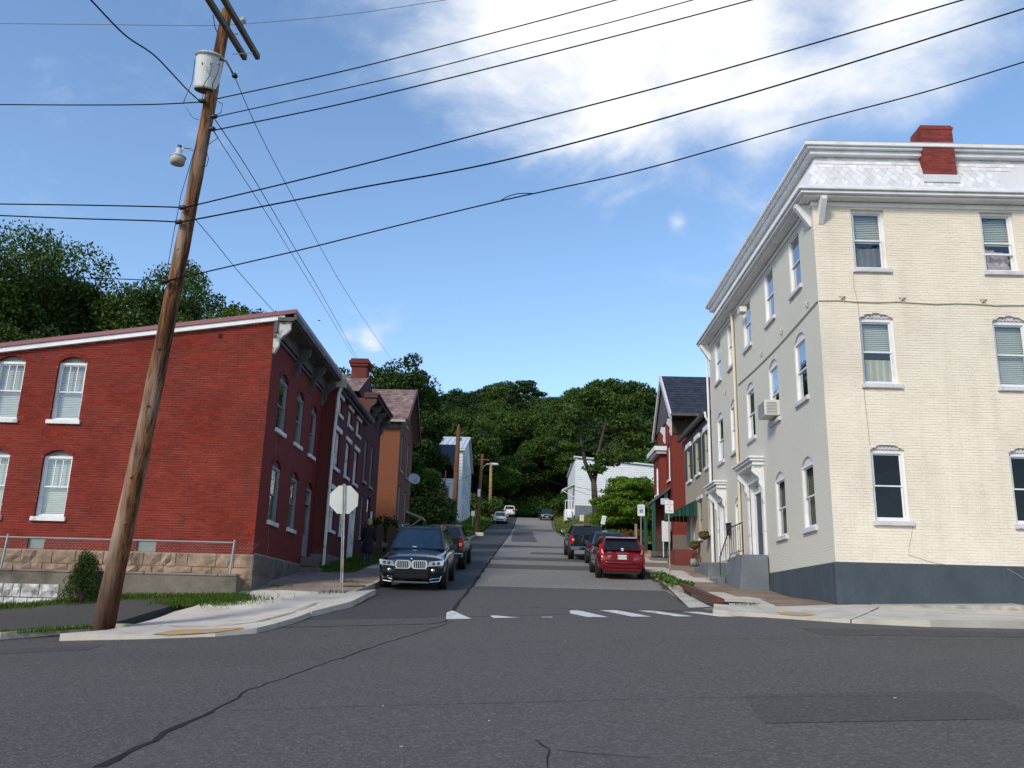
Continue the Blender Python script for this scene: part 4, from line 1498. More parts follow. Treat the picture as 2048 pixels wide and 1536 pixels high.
# cornice and mansard
c = MB()
X1 = XR + WID
c.box(XR - .30, X1, YR - .30, YR - .045, 10.80, 10.86)
c.box(XR - .40, X1, YR - .40, YR + .1, 10.862, 10.945)
c.box(XR - .46, X1, YR - .46, YR + .1, 10.95, 11.02)
c.box(XR - .36, X1, YR - .36, YR + .1, 11.024, 11.10)
c.box(XR - .30, XR - .045, YR - .044, YRE + .25, 10.80, 10.86)
c.box(XR - .40, XR + .1, YR + .102, YRE + .3, 10.862, 10.945)
c.box(XR - .46, XR + .1, YR + .102, YRE + .34, 10.95, 11.02)
c.box(XR - .36, XR + .1, YR + .102, YRE + .3, 11.024, 11.10)
c.box(XR - .04, X1, YR - .043, YR - .001, 10.66, 10.80)
c.box(XR - .043, XR - .001, YR, YRE, 10.66, 10.80)
cn = c.build('cornice', m_white, cb, bev=0.01)
for F, s, sg in ((Cf, 0.20, 1), (Cs, YR + .22, 1), (Cs, YRE - .12, 1)):
    b = MB()
    pts = [(0.0, 10.79), (.40, 10.79), (.40, 10.70), (.03, 10.16), (0.0, 10.16)]
    a = [Vector(F(s - .07, z, d)) for d, z in pts]
    b.prism(a, Vector(F(s + .07, 0, 0)) - Vector(F(s - .07, 0, 0))).build('bracket', m_white, cn)
# mansard slopes
zb_, zt_ = 11.10, 12.26
fb, ft = YR - .12, YR + .24
xb, xt = XR - .12, XR + .24
core = MB()
core.quad((xb, fb, zb_), (X1, fb, zb_), (X1, ft, zt_), (xt, ft, zt_)).quad((xb, fb, zb_), (xt, ft, zt_), (xt, YRE, zt_), (xb, YRE, zb_)).quad((xt, ft, zt_), (X1, ft, zt_), (X1, YRE, zt_), (xt, YRE, zt_))
core.quad((xb, YRE, zb_), (X1, YRE, zb_), (X1, YRE, zt_), (xt, YRE, zt_))
mr = core.build('mansard_roof', m_slatew, cb)
en = Vector((0, ft - fb, zt_ - zb_))
L_ = en.length
un = en.normalized()
nn = Vector((0, -un.z, un.y))
if nn.y > 0:
    nn = -nn
def mpt(x, t, k):
    return Vector((x, fb, zb_)) + un * t + nn * k
def slate(poly, k0=0.014, k1=0.004):
    tmin = min(t for _, t in poly)
    tmax = max(t for _, t in poly)
    b = MB()
    pts = [mpt(x, t, k0 + (k1 - k0) * (t - tmin) / (tmax - tmin)) for x, t in poly]
    n = len(pts)
    b.v = [tuple(p) for p in pts] + [tuple(p - nn * .012) for p in pts]
    b.f = [tuple(range(n))] + [(i + n, (i + 1) % n + n, (i + 1) % n, i) for i in range(n)]
    b.build('slate', m_slatew, mr)
SW = 0.205
x = xb + .05
for r, (ta, tb) in enumerate(((0.02, .17), (.80, .93), (.94, 1.06), (1.07, 1.19))):
    x = xb + .06 + (r % 2) * .1 + ta / L_ * .36
    while x < 12.9:
        if not (r > 0 and random.random() < .06 and x < 9):
            j = random.uniform(-.008, .008)
            if not (10.4 < x < 11.55 and r == 0 and False):
                slate([(x, ta + j), (x + SW * .97, ta + j + random.uniform(-.006, .006)), (x + SW * .97, tb), (x, tb)])
        x += SW
for r in range(4):
    tc_ = .17 + .155 * (r + .9)
    x = xb + .2 + (r % 2) * SW / 2
    while x < 12.4:
        slate([(x - SW * .49, tc_), (x, tc_ - .15), (x + SW * .49, tc_), (x, tc_ + .15)], 0.012 + .002 * (r % 2), 0.006)
        x += SW
t = MB()
t.box(XR + .06, X1, YR + .06, YR + .6, 12.24, 12.36)
t.box(XR - .04, X1, YR - .04, YR + .6, 12.365, 12.43)
t.box(XR - .10, X1, YR - .10, YR + .7, 12.435, 12.54)
t.box(XR + .06, XR + .6, YR + .62, YRE, 12.24, 12.36)
t.box(XR - .04, XR + .6, YR + .62, YRE + .02, 12.365, 12.43)
t.box(XR - .10, XR + .7, YR + .72, YRE + .06, 12.435, 12.54)
t.build('roof_moulding', m_white, mr, bev=0.012)
MB().box(XR - .08, X1, YR - .085, YRE + .04, 12.545, 12.57).build('roof_edge', mat('roof_felt', (0.35, 0.35, 0.36), 0.8), mr)
# chimney standing on the slope of the mansard
CX0, CX1, CY0, CY1 = 10.58, 11.42, 21.34, 21.98
ch = MB().box(CX0 + .004, CX1 - .004, CY0 + .004, CY1 - .004, 11.55, 13.05).build('chimney', m_chim, cb)
h = 0.076
r = 0
z = 11.66
while z < 13.04:
    for (A, Bv, fx) in (((CX0, CX1), CY0, 0), ((CY0, CY1), CX0, 1)):
        L = .205
        a = A[0] - (L / 2 if (r + fx) % 2 else 0)
        while a < A[1] - .02:
            p, q = max(a, A[0]) + .003, min(a + L, A[1]) - .003
            if q - p > .03:
                g = random.uniform(.0, .002)
                if fx == 0:
                    MB().box(p, q, CY0 - g, CY0 + .02, z + .004, z + h - .004).build('brick', m_chim, ch)
                else:
                    MB().box(CX0 - g, CX0 + .02, p, q, z + .004, z + h - .004).build('brick', m_chim, ch)
            a += L
    z += h
    r += 1
MB().box(CX0, CX1 + .02, CY0 - .012, CY1 + .01, 12.985, 13.055).build('cap', m_chim, ch)
MB().hexa([(CX0 - .06, YR - .07, 11.42), (CX1 + .06, YR - .07, 11.42), (CX1 + .06, YR + .1, 11.42), (CX0 - .06, YR + .1, 11.42), (CX0 - .04, YR - .06, 11.64), (CX1 + .04, YR - .06, 11.64), (CX1 + .04, YR + .1, 11.67), (CX0 - .04, YR + .1, 11.67)]).build('flashing', m_slatew, ch)

# doorways under bracketed hoods
def doorway(F, o, hood_z, sur, door_m, sides, glazed):
    s0, s1, z0, z1, _ = o
    d = thing('x', (0, 0, 0), None, None)
    bpy.data.objects.remove(d)
    b = MB()
    b.fbox(F, s0 - sur, s0, z0 - .02, z1 + .42, -.02, .07).fbox(F, s1, s1 + sur, z0 - .02, z1 + .42, -.02, .07)
    b.fbox(F, s0, s1, z1 + .01, z1 + .42, -.02, .055)
    root = b.build('doorway', m_whitew, cb)
    b = MB()
    k = .17
    b.quad(F(s0, z0, -.0), F(s0, z0, -k), F(s0, z1, -k), F(s0, z1, 0)).quad(F(s1, z0, 0), F(s1, z0, -k), F(s1, z1, -k), F(s1, z1, 0))
    b.quad(F(s0, z1, 0), F(s1, z1, 0), F(s1, z1, -k), F(s0, z1, -k)).quad(F(s0, z0, 0), F(s1, z0, 0), F(s1, z0, -k), F(s0, z0, -k))
    b.quad(F(s0, z0, -k), F(s1, z0, -k), F(s1, z1, -k), F(s0, z1, -k))
    for i in range(1, 6):
        z = z0 + (z1 - z0) * i / 6
    b.build('recess', m_white, root)
    w_ = (s1 - s0)
    dz1 = z0 + 2.0
    a, c_ = s0 + sides, s1 - sides
    dm = MB().fbox(F, a, c_, z0, dz1, -k + .005, -k + .04).build('door', door_m, root)
    for (p0, p1) in ((.06, .3), (.36, .62), (.68, .95)):
        for q0, q1 in ((.1, .46), (.54, .9)):
            MB().fbox(F, a + (c_ - a) * q0, a + (c_ - a) * q1, z0 + 2 * p0, z0 + 2 * p1, -k + .04, -k + .052).build('door_panel', g_std if glazed and p0 > .3 else door_m, dm)
    b = MB()
    b.fbox(F, a - .07, a, z0, dz1 + .07, -k + .005, -k + .09).fbox(F, c_, c_ + .07, z0, dz1 + .07, -k + .005, -k + .09).fbox(F, a, c_, dz1, dz1 + .07, -k + .005, -k + .088)
    b.build('door_frame', m_white, root)
    MB().fbox(F, a, c_, dz1 + .08, z1 - .04, -k + .005, -k + .04).build('transom_pane', g_sky, root)
    b = MB()
    A, B_ = s0 - sur - .12, s1 + sur + .12
    b.fbox(F, A + .06, B_ - .06, hood_z - .24, hood_z - .12, .0, .36)
    b.fbox(F, A, B_, hood_z - .118, hood_z - .04, .0, .44)
    b.fbox(F, A - .04, B_ + .04, hood_z - .038, hood_z + .03, .0, .49)
    hd = b.build('hood', m_white, root, bev=0.01)
    for s in (s0 - sur / 2, s1 + sur / 2):
        bracket(F, s, .11, hood_z - .24, .72, .34, m_white, hd)
    return root


doorway(Cs, d1, 4.98, .18, mat('blue_grey_door', (0.075, 0.09, 0.125), 0.5), .30, False)
doorway(Cs, d2, 4.98, .14, mat('white_door', (0.66, 0.66, 0.68), 0.5), .14, True)

m_star = mat('weathered_star_paint', (0.56, 0.49, 0.38), 0.7)
# anchor stars, rope of cable, downspout
def star(F, s, z, r, parent):
    b = MB()
    c0 = F(s, z, .075)
    pts = []
    for i in range(10):
        a = math.pi / 2 + i * math.pi / 5
        rr = r if i % 2 == 0 else r * .36
        pts.append(F(s + rr * math.cos(a), z + rr * math.sin(a), .03))
    b.v = [tuple(c0)] + [tuple(p) for p in pts]
    b.f = [(0, i + 1, (i + 1) % 10 + 1) for i in range(10)]
    b.build('anchor_star', m_star, parent)
for s in (.61, 2.14, 4.2, 6.4, 8.6):
    star(Cf, s, 8.13, .115, cb)
for s in (22.2, 24.55, 26.75, 31.75):
    star(Cs, s, 8.22, .13, cb)
m_cab = mat('painted_cable', (0.42, 0.38, 0.31), 0.7, 0.1, 5)
b = MB().tube([Cf(i * .5, 8.02 + .02 * math.sin(i * 1.9) - .02 * (i / 20), .025) for i in range(27)], 0.014, 6)
b.tube([Cs(21.4 + i * .6, 8.02 - .10 * math.sin(min(1, i / 14) * math.pi) - .02 * i / 15, .025) for i in range(15)], 0.018, 6)
b.tube([Cf(.95, 8.92, .015), Cf(.93, 8.4, .015), Cf(1.0, 8.0, .015), Cf(1.0, 6.2, .015), Cf(.98, 5.6, .015), Cf(1.02, 4.3, .015)], 0.007, 5)
b.tube([Cf(1.9, 2.36, .015), Cf(1.75, 1.8, .015), Cf(1.74, 1.66, .015), Cf(2.3, 1.5, .015), Cf(3.2, 1.38, .025), Cf(4.0, 1.42, .025), Cf(4.6, 1.05, .05), Cf(5.6, .8, .05)], 0.005, 5)
b.build('cable', m_cab, cb)
b = MB()
b.tube([Cs(30.02, 10.72, .12), Cs(30.02, 10.5, .09), Cs(30.02, 9.0, .08), Cs(30.02, 6.0, .08), Cs(30.02, 3.2, .08), Cs(30.02, 2.95, .08), Cs(30.02, 1.4, .08)], 0.05, 10)
b.tube([Cs(30.02, 1.4, .08), Cs(30.02, 2.9, .08)], 0.068, 10)
b.build('downspout', mat('cream_downspout', (0.62, 0.54, 0.40), 0.5, 0.1, 2), cb)
b = MB()
b.tube([Cs(34.36, 10.72, .1), Cs(34.36, 8.4, .08), Cs(34.36, 2.0, .08)], 0.045, 8)
b.build('downspout', m_white, cb)
# flood light under the eave on the street side
o = MB().fbox(Cs, 28.2, 28.55, 10.14, 10.32, .03, .26).build('flood_light', m_cream, cb)
MB().fbox(Cs, 28.24, 28.51, 10.16, 10.30, .26, .27).build('lens', g_std, o)
m_cr2 = mat('hairline_crack', (0.36, 0.31, 0.24), 0.9)
for i in range(26):
    s, z = random.uniform(.1, 5), random.uniform(1.6, 10.4)
    crack(Cf, [(s, z), (s + random.uniform(.1, .5), z + random.uniform(-.01, .01))], 0.004, m_cr2, w, 0.0065, 'hairline')
crack(Cf, [(.35, 3.3), (.6, 3.3), (.62, 3.16), (.85, 3.15), (.86, 3.0), (.75, 2.9), (.95, 2.86), (1.05, 2.62)], 0.006, m_cr2, w, 0.0065, 'hairline')

# air conditioner in the second window of the middle floor
ac = thing('air_conditioner', tuple(Cs(25.65, 5.86, .1)), 'boxy white air conditioner jutting from a middle floor window', 'air conditioner')
m_ac = mat('off_white_enamel', (0.62, 0.60, 0.54), 0.5, 0.08, 4)
MB().fbox(Cs, 25.25, 25.98, 5.90, 6.36, -.1, .42).build('case', m_ac, ac, bev=0.012)
b = MB()
for i in range(9):
    z = 5.94 + i * .044
    b.fbox(Cs, 25.29, 25.94, z, z + .02, .42, .428)
b.build('grille', m_grey, ac)
b = MB()
for i in range(8):
    b.fbox(Cs, 25.242, 25.25, 5.95 + i * .045, 5.97 + i * .045, .06, .36)
b.build('side_vent', m_grey, ac)

# grey painted stoop with iron railing
sp = thing('stoop', (7.0, 28.3, 1.2), 'blue grey concrete stoop with steps up to the main door', 'steps')
m_stp = mat('stoop_paint', (0.14, 0.16, 0.175), 0.65, 0.14, 1.6, 0.3, 18, stain=((0.09, 0.10, 0.11), 1.2, 0.5, 0.7, 0.6))
MB().hexa([(XR - .95, 26.95, .6), (XR - .035, 26.95, .6), (XR - .035, 28.9, .8), (XR - .95, 28.9, .8), (XR - .80, 27.0, 2.0), (XR - .035, 27.0, 2.0), (XR - .035, 28.75, 2.0), (XR - .80, 28.75, 2.0)]).build('landing', m_stp, sp, bev=0.02)
for i in range(4):
    zt2 = 2.0 - .17 * (i + 1) + .03
    MB().box(XR - .86, XR - .04, 28.92 + .30 * i, 28.92 + .30 * (i + 1) - .006, .7, zt2).build('step', m_stp, sp, bev=0.012)
MB().box(XR - 1.12, XR - .87, 28.95, 30.2, .8, 1.40).build('cheek', m_stp, sp, bev=0.03)
rl = thing('handrail', (XR - .8, 28.5, 2), 'thin black iron handrail beside the blue grey stoop', 'railing')
xr_ = XR - .74
hp = lambda y: 2.95 if y < 28.75 else 2.95 - (y - 28.75) * .53
bp = lambda y: 2.12 if y < 28.75 else 2.12 - (y - 28.75) * .53
MB().tube([(xr_, 27.15, 2.96), (xr_, 28.75, 2.95), (xr_, 30.3, hp(30.3))], 0.02, 8).build('top_rail', m_iron, rl)
MB().tube([(xr_, 27.15, 2.12), (xr_, 28.75, 2.12), (xr_, 30.3, bp(30.3))], 0.012, 6).build('bottom_rail', m_iron, rl)
for i in range(12):
    y = 27.15 + i * .286
    big_ = i in (0, 11)
    MB().tube([(xr_, y, (1.4 if big_ and i else 2.0) if big_ else bp(y)), (xr_, y, hp(y))], .02 if big_ else .008, 6).build('post' if big_ else 'baluster', m_iron, rl)
sp2 = thing('stoop', (7.0, 33.2, 1.8), 'small grey block step below the farther hooded door', 'steps')
MB().hexa([(XR - .85, 31.9, 1.1), (XR - .035, 31.9, 1.1), (XR - .035, 33.7, 1.3), (XR - .85, 33.7, 1.3), (XR - .78, 31.9, 2.05), (XR - .035, 31.9, 2.05), (XR - .035, 33.6, 2.15), (XR - .78, 33.6, 2.15)]).build('block', m_stp, sp2, bev=0.03)
MB().box(XR - .85, XR - .04, 33.72, 34.1, 1.2, 1.95).build('step', m_stp, sp2, bev=0.015)
mb_ = thing('mailbox', tuple(Cs(31.75, 3.2, .1)), 'black wall mailbox between the two hooded doors', 'mailbox')
MB().fbox(Cs, 31.6, 31.9, 3.0, 3.38, .003, .13).build('box', m_iron, mb_, bev=0.01)
MB().fprism(Cs, [(31.58, 3.385), (31.92, 3.385), (31.92, 3.42), (31.58, 3.42)], .003, .15).build('lid', m_iron, mb_)

# ================================================================== beige row house with green shutters and awning
bh = thing('row_house', (XR, 34.4, 2.0), 'small beige brick row house with dark green shutters and green awning', 'house')
Y0, Y1, ZE = 34.36, 40.1, 8.0
up = [(34.78, 35.62, 6.05, 7.50, 0), (36.70, 37.54, 6.05, 7.50, 0), (38.62, 39.46, 6.05, 7.50, 0)]
gr = [(34.72, 35.45, 3.4, 4.92, 0), (36.5, 37.25, 3.35, 4.92, 0)]
dd = (38.30, 39.12, 2.97, 4.95, 0)
wb = wall('wall', Cs, [(Y0, 1.3), (Y1, 1.6), (Y1, ZE), (Y0, ZE)], up + gr + [dd], m_beigey, bh, .14)
MB().quad(Cs(Y1, 1.5), Cs(Y1, 1.5, -9), Cs(Y1, 9.8, -4.5), Cs(Y1, ZE)).build('far_wall', m_beigex, bh)
m_shut = mat('dark_green_shutter', (0.030, 0.060, 0.062), 0.6, 0.15, 3)
for i, o in enumerate(up):
    sash(bh, Cs, *o[:4], dep=.03, trim=.045, m=m_buff, glass=g_std, blind=m_curtd, blind_to=.4, sill_m=m_white, lint=.22, lint_m=m_white)
    for a, c_ in ((o[0] - .36, o[0] - .02), (o[1] + .02, o[1] + .36)):
        b = MB()
        b.fbox(Cs, a, a + .05, o[2], o[3], .004, .045).fbox(Cs, c_ - .05, c_, o[2], o[3], .004, .045)
        n = 16
        for j in range(n):
            z = o[2] + (o[3] - o[2]) * j / n
            b.fbox(Cs, a + .05, c_ - .05, z + .01, z + (o[3] - o[2]) / n - .012, .008, .036)
        b.build('shutter', m_shut, bh)
for o in gr:
    sash(bh, Cs, *o[:4], dep=.03, trim=.045, m=m_buff, glass=g_std, blind=m_curtd, blind_to=.3, sill_m=m_white, lint=.16, lint_m=m_lil)
b = MB().fbox(Cs, dd[0], dd[0] + .08, dd[2], dd[3], -.1, .02).fbox(Cs, dd[1] - .08, dd[1], dd[2], dd[3], -.1, .02)
dr = b.build('door', m_white, bh)
MB().fbox(Cs, dd[0] + .08, dd[1] - .08, dd[2], dd[3], -.1, -.05).build('door_leaf', m_white, dr)
MB().fbox(Cs, dd[0] + .22, dd[1] - .22, dd[2] + .9, dd[3] - .25, -.05, -.04).build('pane', g_sky, dr)
# eave, gutter, roof
MB().fbox(Cs, Y0 + .05, Y1 + .25, ZE - .28, ZE - .02, .0, .05).build('frieze_board', m_dgrey, bh)
b = MB()
for y_ in (Y0 + .05, Y1 + .3):
    pass
prof = [(.14, .0), (.14, -.13), (.2, -.16), (.29, -.13), (.32, 0.0), (.30, 0.0), (.27, -.10), (.2, -.13), (.16, -.1), (.16, .0)]
pts = [Vector(Cs(Y0 + .05, 8.14 + z, d_)) for d_, z in prof]
b.prism(pts, (0, Y1 + .25 - Y0, 0))
b.build('gutter', m_gutter, bh)
MB().quad(Cs(Y0, 8.13, .16), Cs(Y1 + .25, 8.13, .16), Cs(Y1 + .25, 9.9, -4.5), Cs(Y0, 9.9, -4.5)).build('roof', m_bslate, bh)
MB().tube([Cs(34.42, 8.1, .22), Cs(34.42, 7.9, .2), Cs(34.46, 7.7, .08), Cs(34.5, 5.2, .075), Cs(34.5, 2.0, .075)], .045, 8).build('downspout', m_white, bh)
MB().box(XR + .1, XR + .55, 34.5, 35.1, 7.9, 9.3).build('chimney', m_chim, bh)
# green awning over the door
m_awn = mat('green_awning_metal', (0.006, 0.062, 0.042), 0.5, 0.12, 4)
m_awn2 = mat('dark_green_awning_metal', (0.004, 0.042, 0.030), 0.5, 0.12, 4)
aw = thing('awning', tuple(Cs(38.7, 5.0, .5)), 'ribbed green metal awning over the white door', 'awning')
A, B_ = 37.55, 39.85
n = 12
for i in range(n):
    a, c_ = A + (B_ - A) * i / n, A + (B_ - A) * (i + 1) / n
    MB().hexa([Cs(a, 4.97, .01), Cs(c_ - .015, 4.97, .01), Cs(c_ - .015, 4.46, 1.02), Cs(a, 4.46, 1.02), Cs(a, 5.0, .02), Cs(c_ - .015, 5.0, .02), Cs(c_ - .015, 4.49, 1.03), Cs(a, 4.49, 1.03)]).build('slat', m_awn if i % 2 else m_awn2, aw)
    MB().fbox(Cs, a, c_ - .01, 4.28 + .03 * (i % 2), 4.47, 1.0, 1.03).build('valance', m_awn, aw)
for s in (A, B_ - .02):
    nst = 6
    for j in range(nst):
        d0_, d1_ = 1.02 * j / nst, 1.02 * (j + .92) / nst
        zt0 = 4.98 - .51 * d0_ / 1.02
        zt1 = 4.98 - .51 * d1_ / 1.02
        MB().hexa([Cs(s, 4.30, d0_ + .01), Cs(s + .02, 4.30, d0_ + .01), Cs(s + .02, 4.30, d1_), Cs(s, 4.30, d1_), Cs(s, zt0, d0_ + .01), Cs(s + .02, zt0, d0_ + .01), Cs(s + .02, zt1, d1_), Cs(s, zt1, d1_)]).build('side_slat', m_awn2 if j % 2 else m_awn, aw)
# red steps at the door
m_rstep = mat('oxide_red_step_paint', (0.165, 0.036, 0.026), 0.7, 0.12, 2, 0.2, 20)
rs = thing('steps', (6.9, 38.6, 2.3), 'oxide red painted block of steps below the green awning', 'steps')
MB().box(XR - .92, XR - .01, 37.85, 39.35, 1.6, 2.95).build('landing', m_rstep, rs, bev=0.02)
for i in range(3):
    MB().box(XR - .92, XR - .02, 39.36 + .3 * i, 39.36 + .3 * (i + 1) - .01, 1.9, 2.95 - .2 * (i + 1)).build('step', m_rstep, rs, bev=0.015)
# gas meter
gm = thing('gas_meter', (7.3, 36.9, 2.1), 'grey gas meter with bent pipe on the beige wall', 'meter')
MB().lathe([(.05, -.13), (.14, -.12), (.17, -.06), (.17, .06), (.14, .12), (.05, .13)], Cs(37.45, 2.38, .24), 12, (1, 0, 0)).build('case', mat('meter_grey', (0.22, 0.25, 0.26), 0.5), gm, smooth=True)
MB().tube([Cs(37.45, 2.52, .24), Cs(37.42, 2.72, .24), Cs(37.1, 2.74, .2), Cs(36.85, 2.72, .12), Cs(36.82, 2.4, .08), Cs(36.8, 1.7, .08)], .022, 7).build('pipe', m_iron, gm)
# two flower baskets on the sills
m_coco = mat('coir_liner', (0.12, 0.055, 0.025), 0.95, 0.3, 20)
lf_b = leaf_mat('basket_leaf', (0.06, 0.12, 0.02))
def leaves_in(center, rad, n, size, flat=1.0, squash=0.0):
    """random leaf quads filling an ellipsoid"""
    d = rng.normal(size=(n, 3))
    d /= np.linalg.norm(d, axis=1)[:, None]
    r = rng.uniform(0.35, 1.0, (n, 1)) ** 0.6
    P = np.array(center) + d * r * np.array(rad)
    a = rng.normal(size=(n, 3))
    a[:, 2] *= flat
    a /= np.linalg.norm(a, axis=1)[:, None]
    nn_ = d * 0.7 + rng.normal(size=(n, 3)) * 0.6 + np.array([0, 0, 0.5])
    b_ = np.cross(nn_, a)
    b_ /= np.linalg.norm(b_, axis=1)[:, None] + 1e-9
    s = size * rng.uniform(0.6, 1.4, (n, 1))
    return np.stack([P - a * s, P + b_ * s * 0.55, P + a * s, P - b_ * s * 0.55], 1)
for s, z, lab in ((35.15, 3.28, 'flower basket hung on the beige wall nearest the hooded door'), (37.15, 3.05, 'flower basket hung on the beige wall next to the gas meter')):
    fb_ = thing('flower_basket', tuple(Cs(s, z, .2)), lab, 'flower basket', 'coir flower baskets on the beige wall')
    MB().lathe([(.04, -.16), (.13, -.13), (.20, -.04), (.23, .04), (.21, .05)], Cs(s, z, .24), 12).build('basket', m_coco, fb_, smooth=True)
    q = quads_obj('flowers', leaves_in(Cs(s, z + .09, .24), (.22, .24, .1), 160, .05), lf_b, fb_)
    q['kind'] = 'stuff'

# ================================================================== red brick house with the slate gable
gh = thing('brick_house', (7.55, 43.4, 3.0), 'bright red brick house with black slate gable and white bay cornice', 'house')
XG, YG = 7.55, 43.4
Gf = facade((XG, YG, 0), (1, 0, 0), (0, -1, 0))
Gs = facade((XG, 0, 0), (0, 1, 0), (-1, 0, 0))
YF = 48.0
wall('wall', Gf, [(0, 2.5), (9, 2.5), (9, 9.75), (0, 9.75)], [], m_rbx, gh)
gw = [(44.1, 44.75, 6.9, 8.55, .2), (44.1, 44.75, 4.4, 5.6, .2)]
wall('wall', Gs, [(YG, 2.5), (YF, 2.5), (YF, 9.75), (45.6, 12.2), (YG, 9.75)], gw, m_rby, gh, .14)
for o in gw:
    sash(gh, Gs, *o[:4], rise=o[4], dep=.09, trim=.06, m=m_white, blind=m_curt, blind_to=.5)
# frieze, eave, gable trim and slate roof
b = MB().box(XG - .06, XG + 9, YG - .06, YG - .001, 9.05, 9.80).box(XG - .1, XG + 9, YG - .86, YG - .0, 9.82, 9.90)
b.build('frieze', mat('peeling_dark_frieze', (0.045, 0.035, 0.03), 0.9, 0.3, 3, stain=((0.22, 0.14, 0.09), 1.4, 0.56, 0.64, 0.9)), gh)
ev = (YG - .9, 9.88)
rd = (45.55, 12.62)
fe = (48.6, 9.88)
xg0 = XG - .12
shingles((xg0, ev[0], ev[1]), (XG + 4.0, ev[0], ev[1]), (xg0, rd[0], rd[1]), 16, 16, m_bslate, MB().quad((xg0, *ev), (XG + 9, *ev), (XG + 9, *rd), (xg0, *rd)).quad((xg0, *fe), (XG + 9, *fe), (XG + 9, *rd), (xg0, *rd)).build('roof', m_bslate, gh))
b = MB()
for (p, q, k) in ((ev, rd, 1), (fe, rd, -1)):
    a = [Vector((xg0 - .10, p[0], p[1] - .04)), Vector((xg0 - .10, q[0], q[1] + .06)), Vector((xg0 - .10, q[0], q[1] - .30)), Vector((xg0 - .10, p[0] + .12 * k, p[1] - .30))]
    b.prism(a, (.09, 0, 0))
b.build('bargeboard', m_lil, gh)
MB().box(xg0 - .06, XG + 9, ev[0] - .06, ev[0] + .06, 9.78, 9.9).build('gutter', m_dgrey, gh)
MB().prism([Vector((XG - .05, ev[0] + .4, 9.95)), Vector((XG - .05, fe[0] - .4, 9.95)), Vector((XG - .05, rd[0], rd[1] - .3))], (.04, 0, 0)).build('gable_boarding', m_dgrey, gh)
for y_ in (YG - .02, 45.4):
    bracket(Gs, y_, .09, 9.8, .85, .22, m_lil, gh)
# projecting bay with a white cornice
bx0 = XG - .32
b = MB().quad((bx0, 45.3, 2.8), (XG, 45.3, 2.8), (XG, 45.3, 8.35), (bx0, 45.3, 8.35))
bay = b.build('bay', m_rbx, gh)
Bs = facade((bx0, 0, 0), (0, 1, 0), (-1, 0, 0))
wall('bay_front', Bs, [(45.3, 2.8), (47.4, 2.8), (47.4, 8.35), (45.3, 8.35)], [(45.9, 46.8, 6.4, 7.9, 0)], m_rby, bay)
sash(gh, Bs, 45.9, 46.8, 6.4, 7.9, dep=.09, m=m_white, blind=m_curt, blind_to=.6)
b = MB().box(bx0 - .2, XG - .002, 45.08, 47.6, 8.36, 8.50).box(bx0 - .32, XG - .002, 44.96, 47.7, 8.502, 8.72)
b.build('bay_cornice', m_white, bay)
MB().box(XG - .06, XG + 9, YG - .05, YG - .002, 2.3, 4.05).build('foundation', m_stoned, gh)
# green porch
po = thing('porch', (7.0, 45, 3.3), 'dark porch with green posts in front of the red gabled house', 'porch')
m_gpost = mat('green_post_paint', (0.016, 0.075, 0.055), 0.6, 0.15, 3)
MB().hexa([(6.45, 43.9, 5.55), (7.5, 43.9, 6.35), (7.5, 47.9, 6.35), (6.45, 47.9, 5.55), (6.45, 43.9, 5.67), (7.5, 43.9, 6.5), (7.5, 47.9, 6.5), (6.45, 47.9, 5.67)]).build('roof', m_dgrey, po)
MB().box(6.55, 7.45, 43.95, 47.8, 3.05, 3.3).build('deck', m_dgrey, po)
for x_, y_ in ((6.68, 44.05), (7.30, 44.05), (6.68, 46.9)):
    MB().box(x_ - .09, x_ + .09, y_ - .09, y_ + .09, 3.0, 5.75 + (x_ - 6.5) * .7).build('post', m_gpost, po, bev=0.015)
for y0_, z_ in ((44.05, 4.0),):
    MB().box(6.77, 7.21, y0_ - .03, y0_ + .03, z_, z_ + .08).build('rail', m_gpost, po)
for i in range(5):
    MB().box(6.82 + i * .085, 6.85 + i * .085, 44.03, 44.07, 3.3, 4.0).build('baluster', m_gpost, po)
for i in range(4):
    MB().box(5.95 + .15 * i, 6.55, 44.2, 45.4, 2.7 + .16 * i, 2.86 + .16 * i).build('step', m_stone, po)
bd_ = thing('white_board', (7.2, 43.6, 4), 'plain white board leaning by the green porch', 'board')
MB().box(7.02, 7.42, 43.7, 43.74, 3.75, 4.75).build('board', m_white, bd_)
MB().box(7.06, 7.10, 43.72, 43.76, 3.0, 3.75).build('leg', m_white, bd_)
# ================================================================== maroon row house, second on the left
X2 = -6.70
Hs = facade((X2, 0, 0), (0, 1, 0), (1, 0, 0))
Y2, Y2E, Z2 = 30.98, 37.25, 7.98
h2 = thing('row_house', (X2, Y2, 1.5), 'narrow three storey maroon brick row house with pale lintels and white downspout', 'house')
t3 = [(31.45, 32.25, 7.08, 7.68, 0), (33.48, 34.25, 7.08, 7.68, 0), (35.35, 36.1, 7.08, 7.68, 0)]
t2 = [(31.38, 32.28, 5.08, 6.40, 0), (33.45, 34.3, 5.08, 6.40, 0), (35.3, 36.12, 5.08, 6.40, 0)]
t1 = [(31.40, 32.3, 2.85, 4.25, 0), (33.3, 34.1, 2.85, 4.25, 0)]
d_h2 = (35.15, 36.25, 2.05, 4.25, 0)
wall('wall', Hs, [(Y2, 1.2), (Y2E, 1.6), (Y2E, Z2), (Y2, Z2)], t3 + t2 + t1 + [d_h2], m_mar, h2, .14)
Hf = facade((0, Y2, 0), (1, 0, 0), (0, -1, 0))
wall('side_wall', Hf, [(-16, 1.2), (X2, 1.2), (X2, Z2 + .1), (-10.2, 9.3), (-16, 7.5)], [], m_marx, h2)
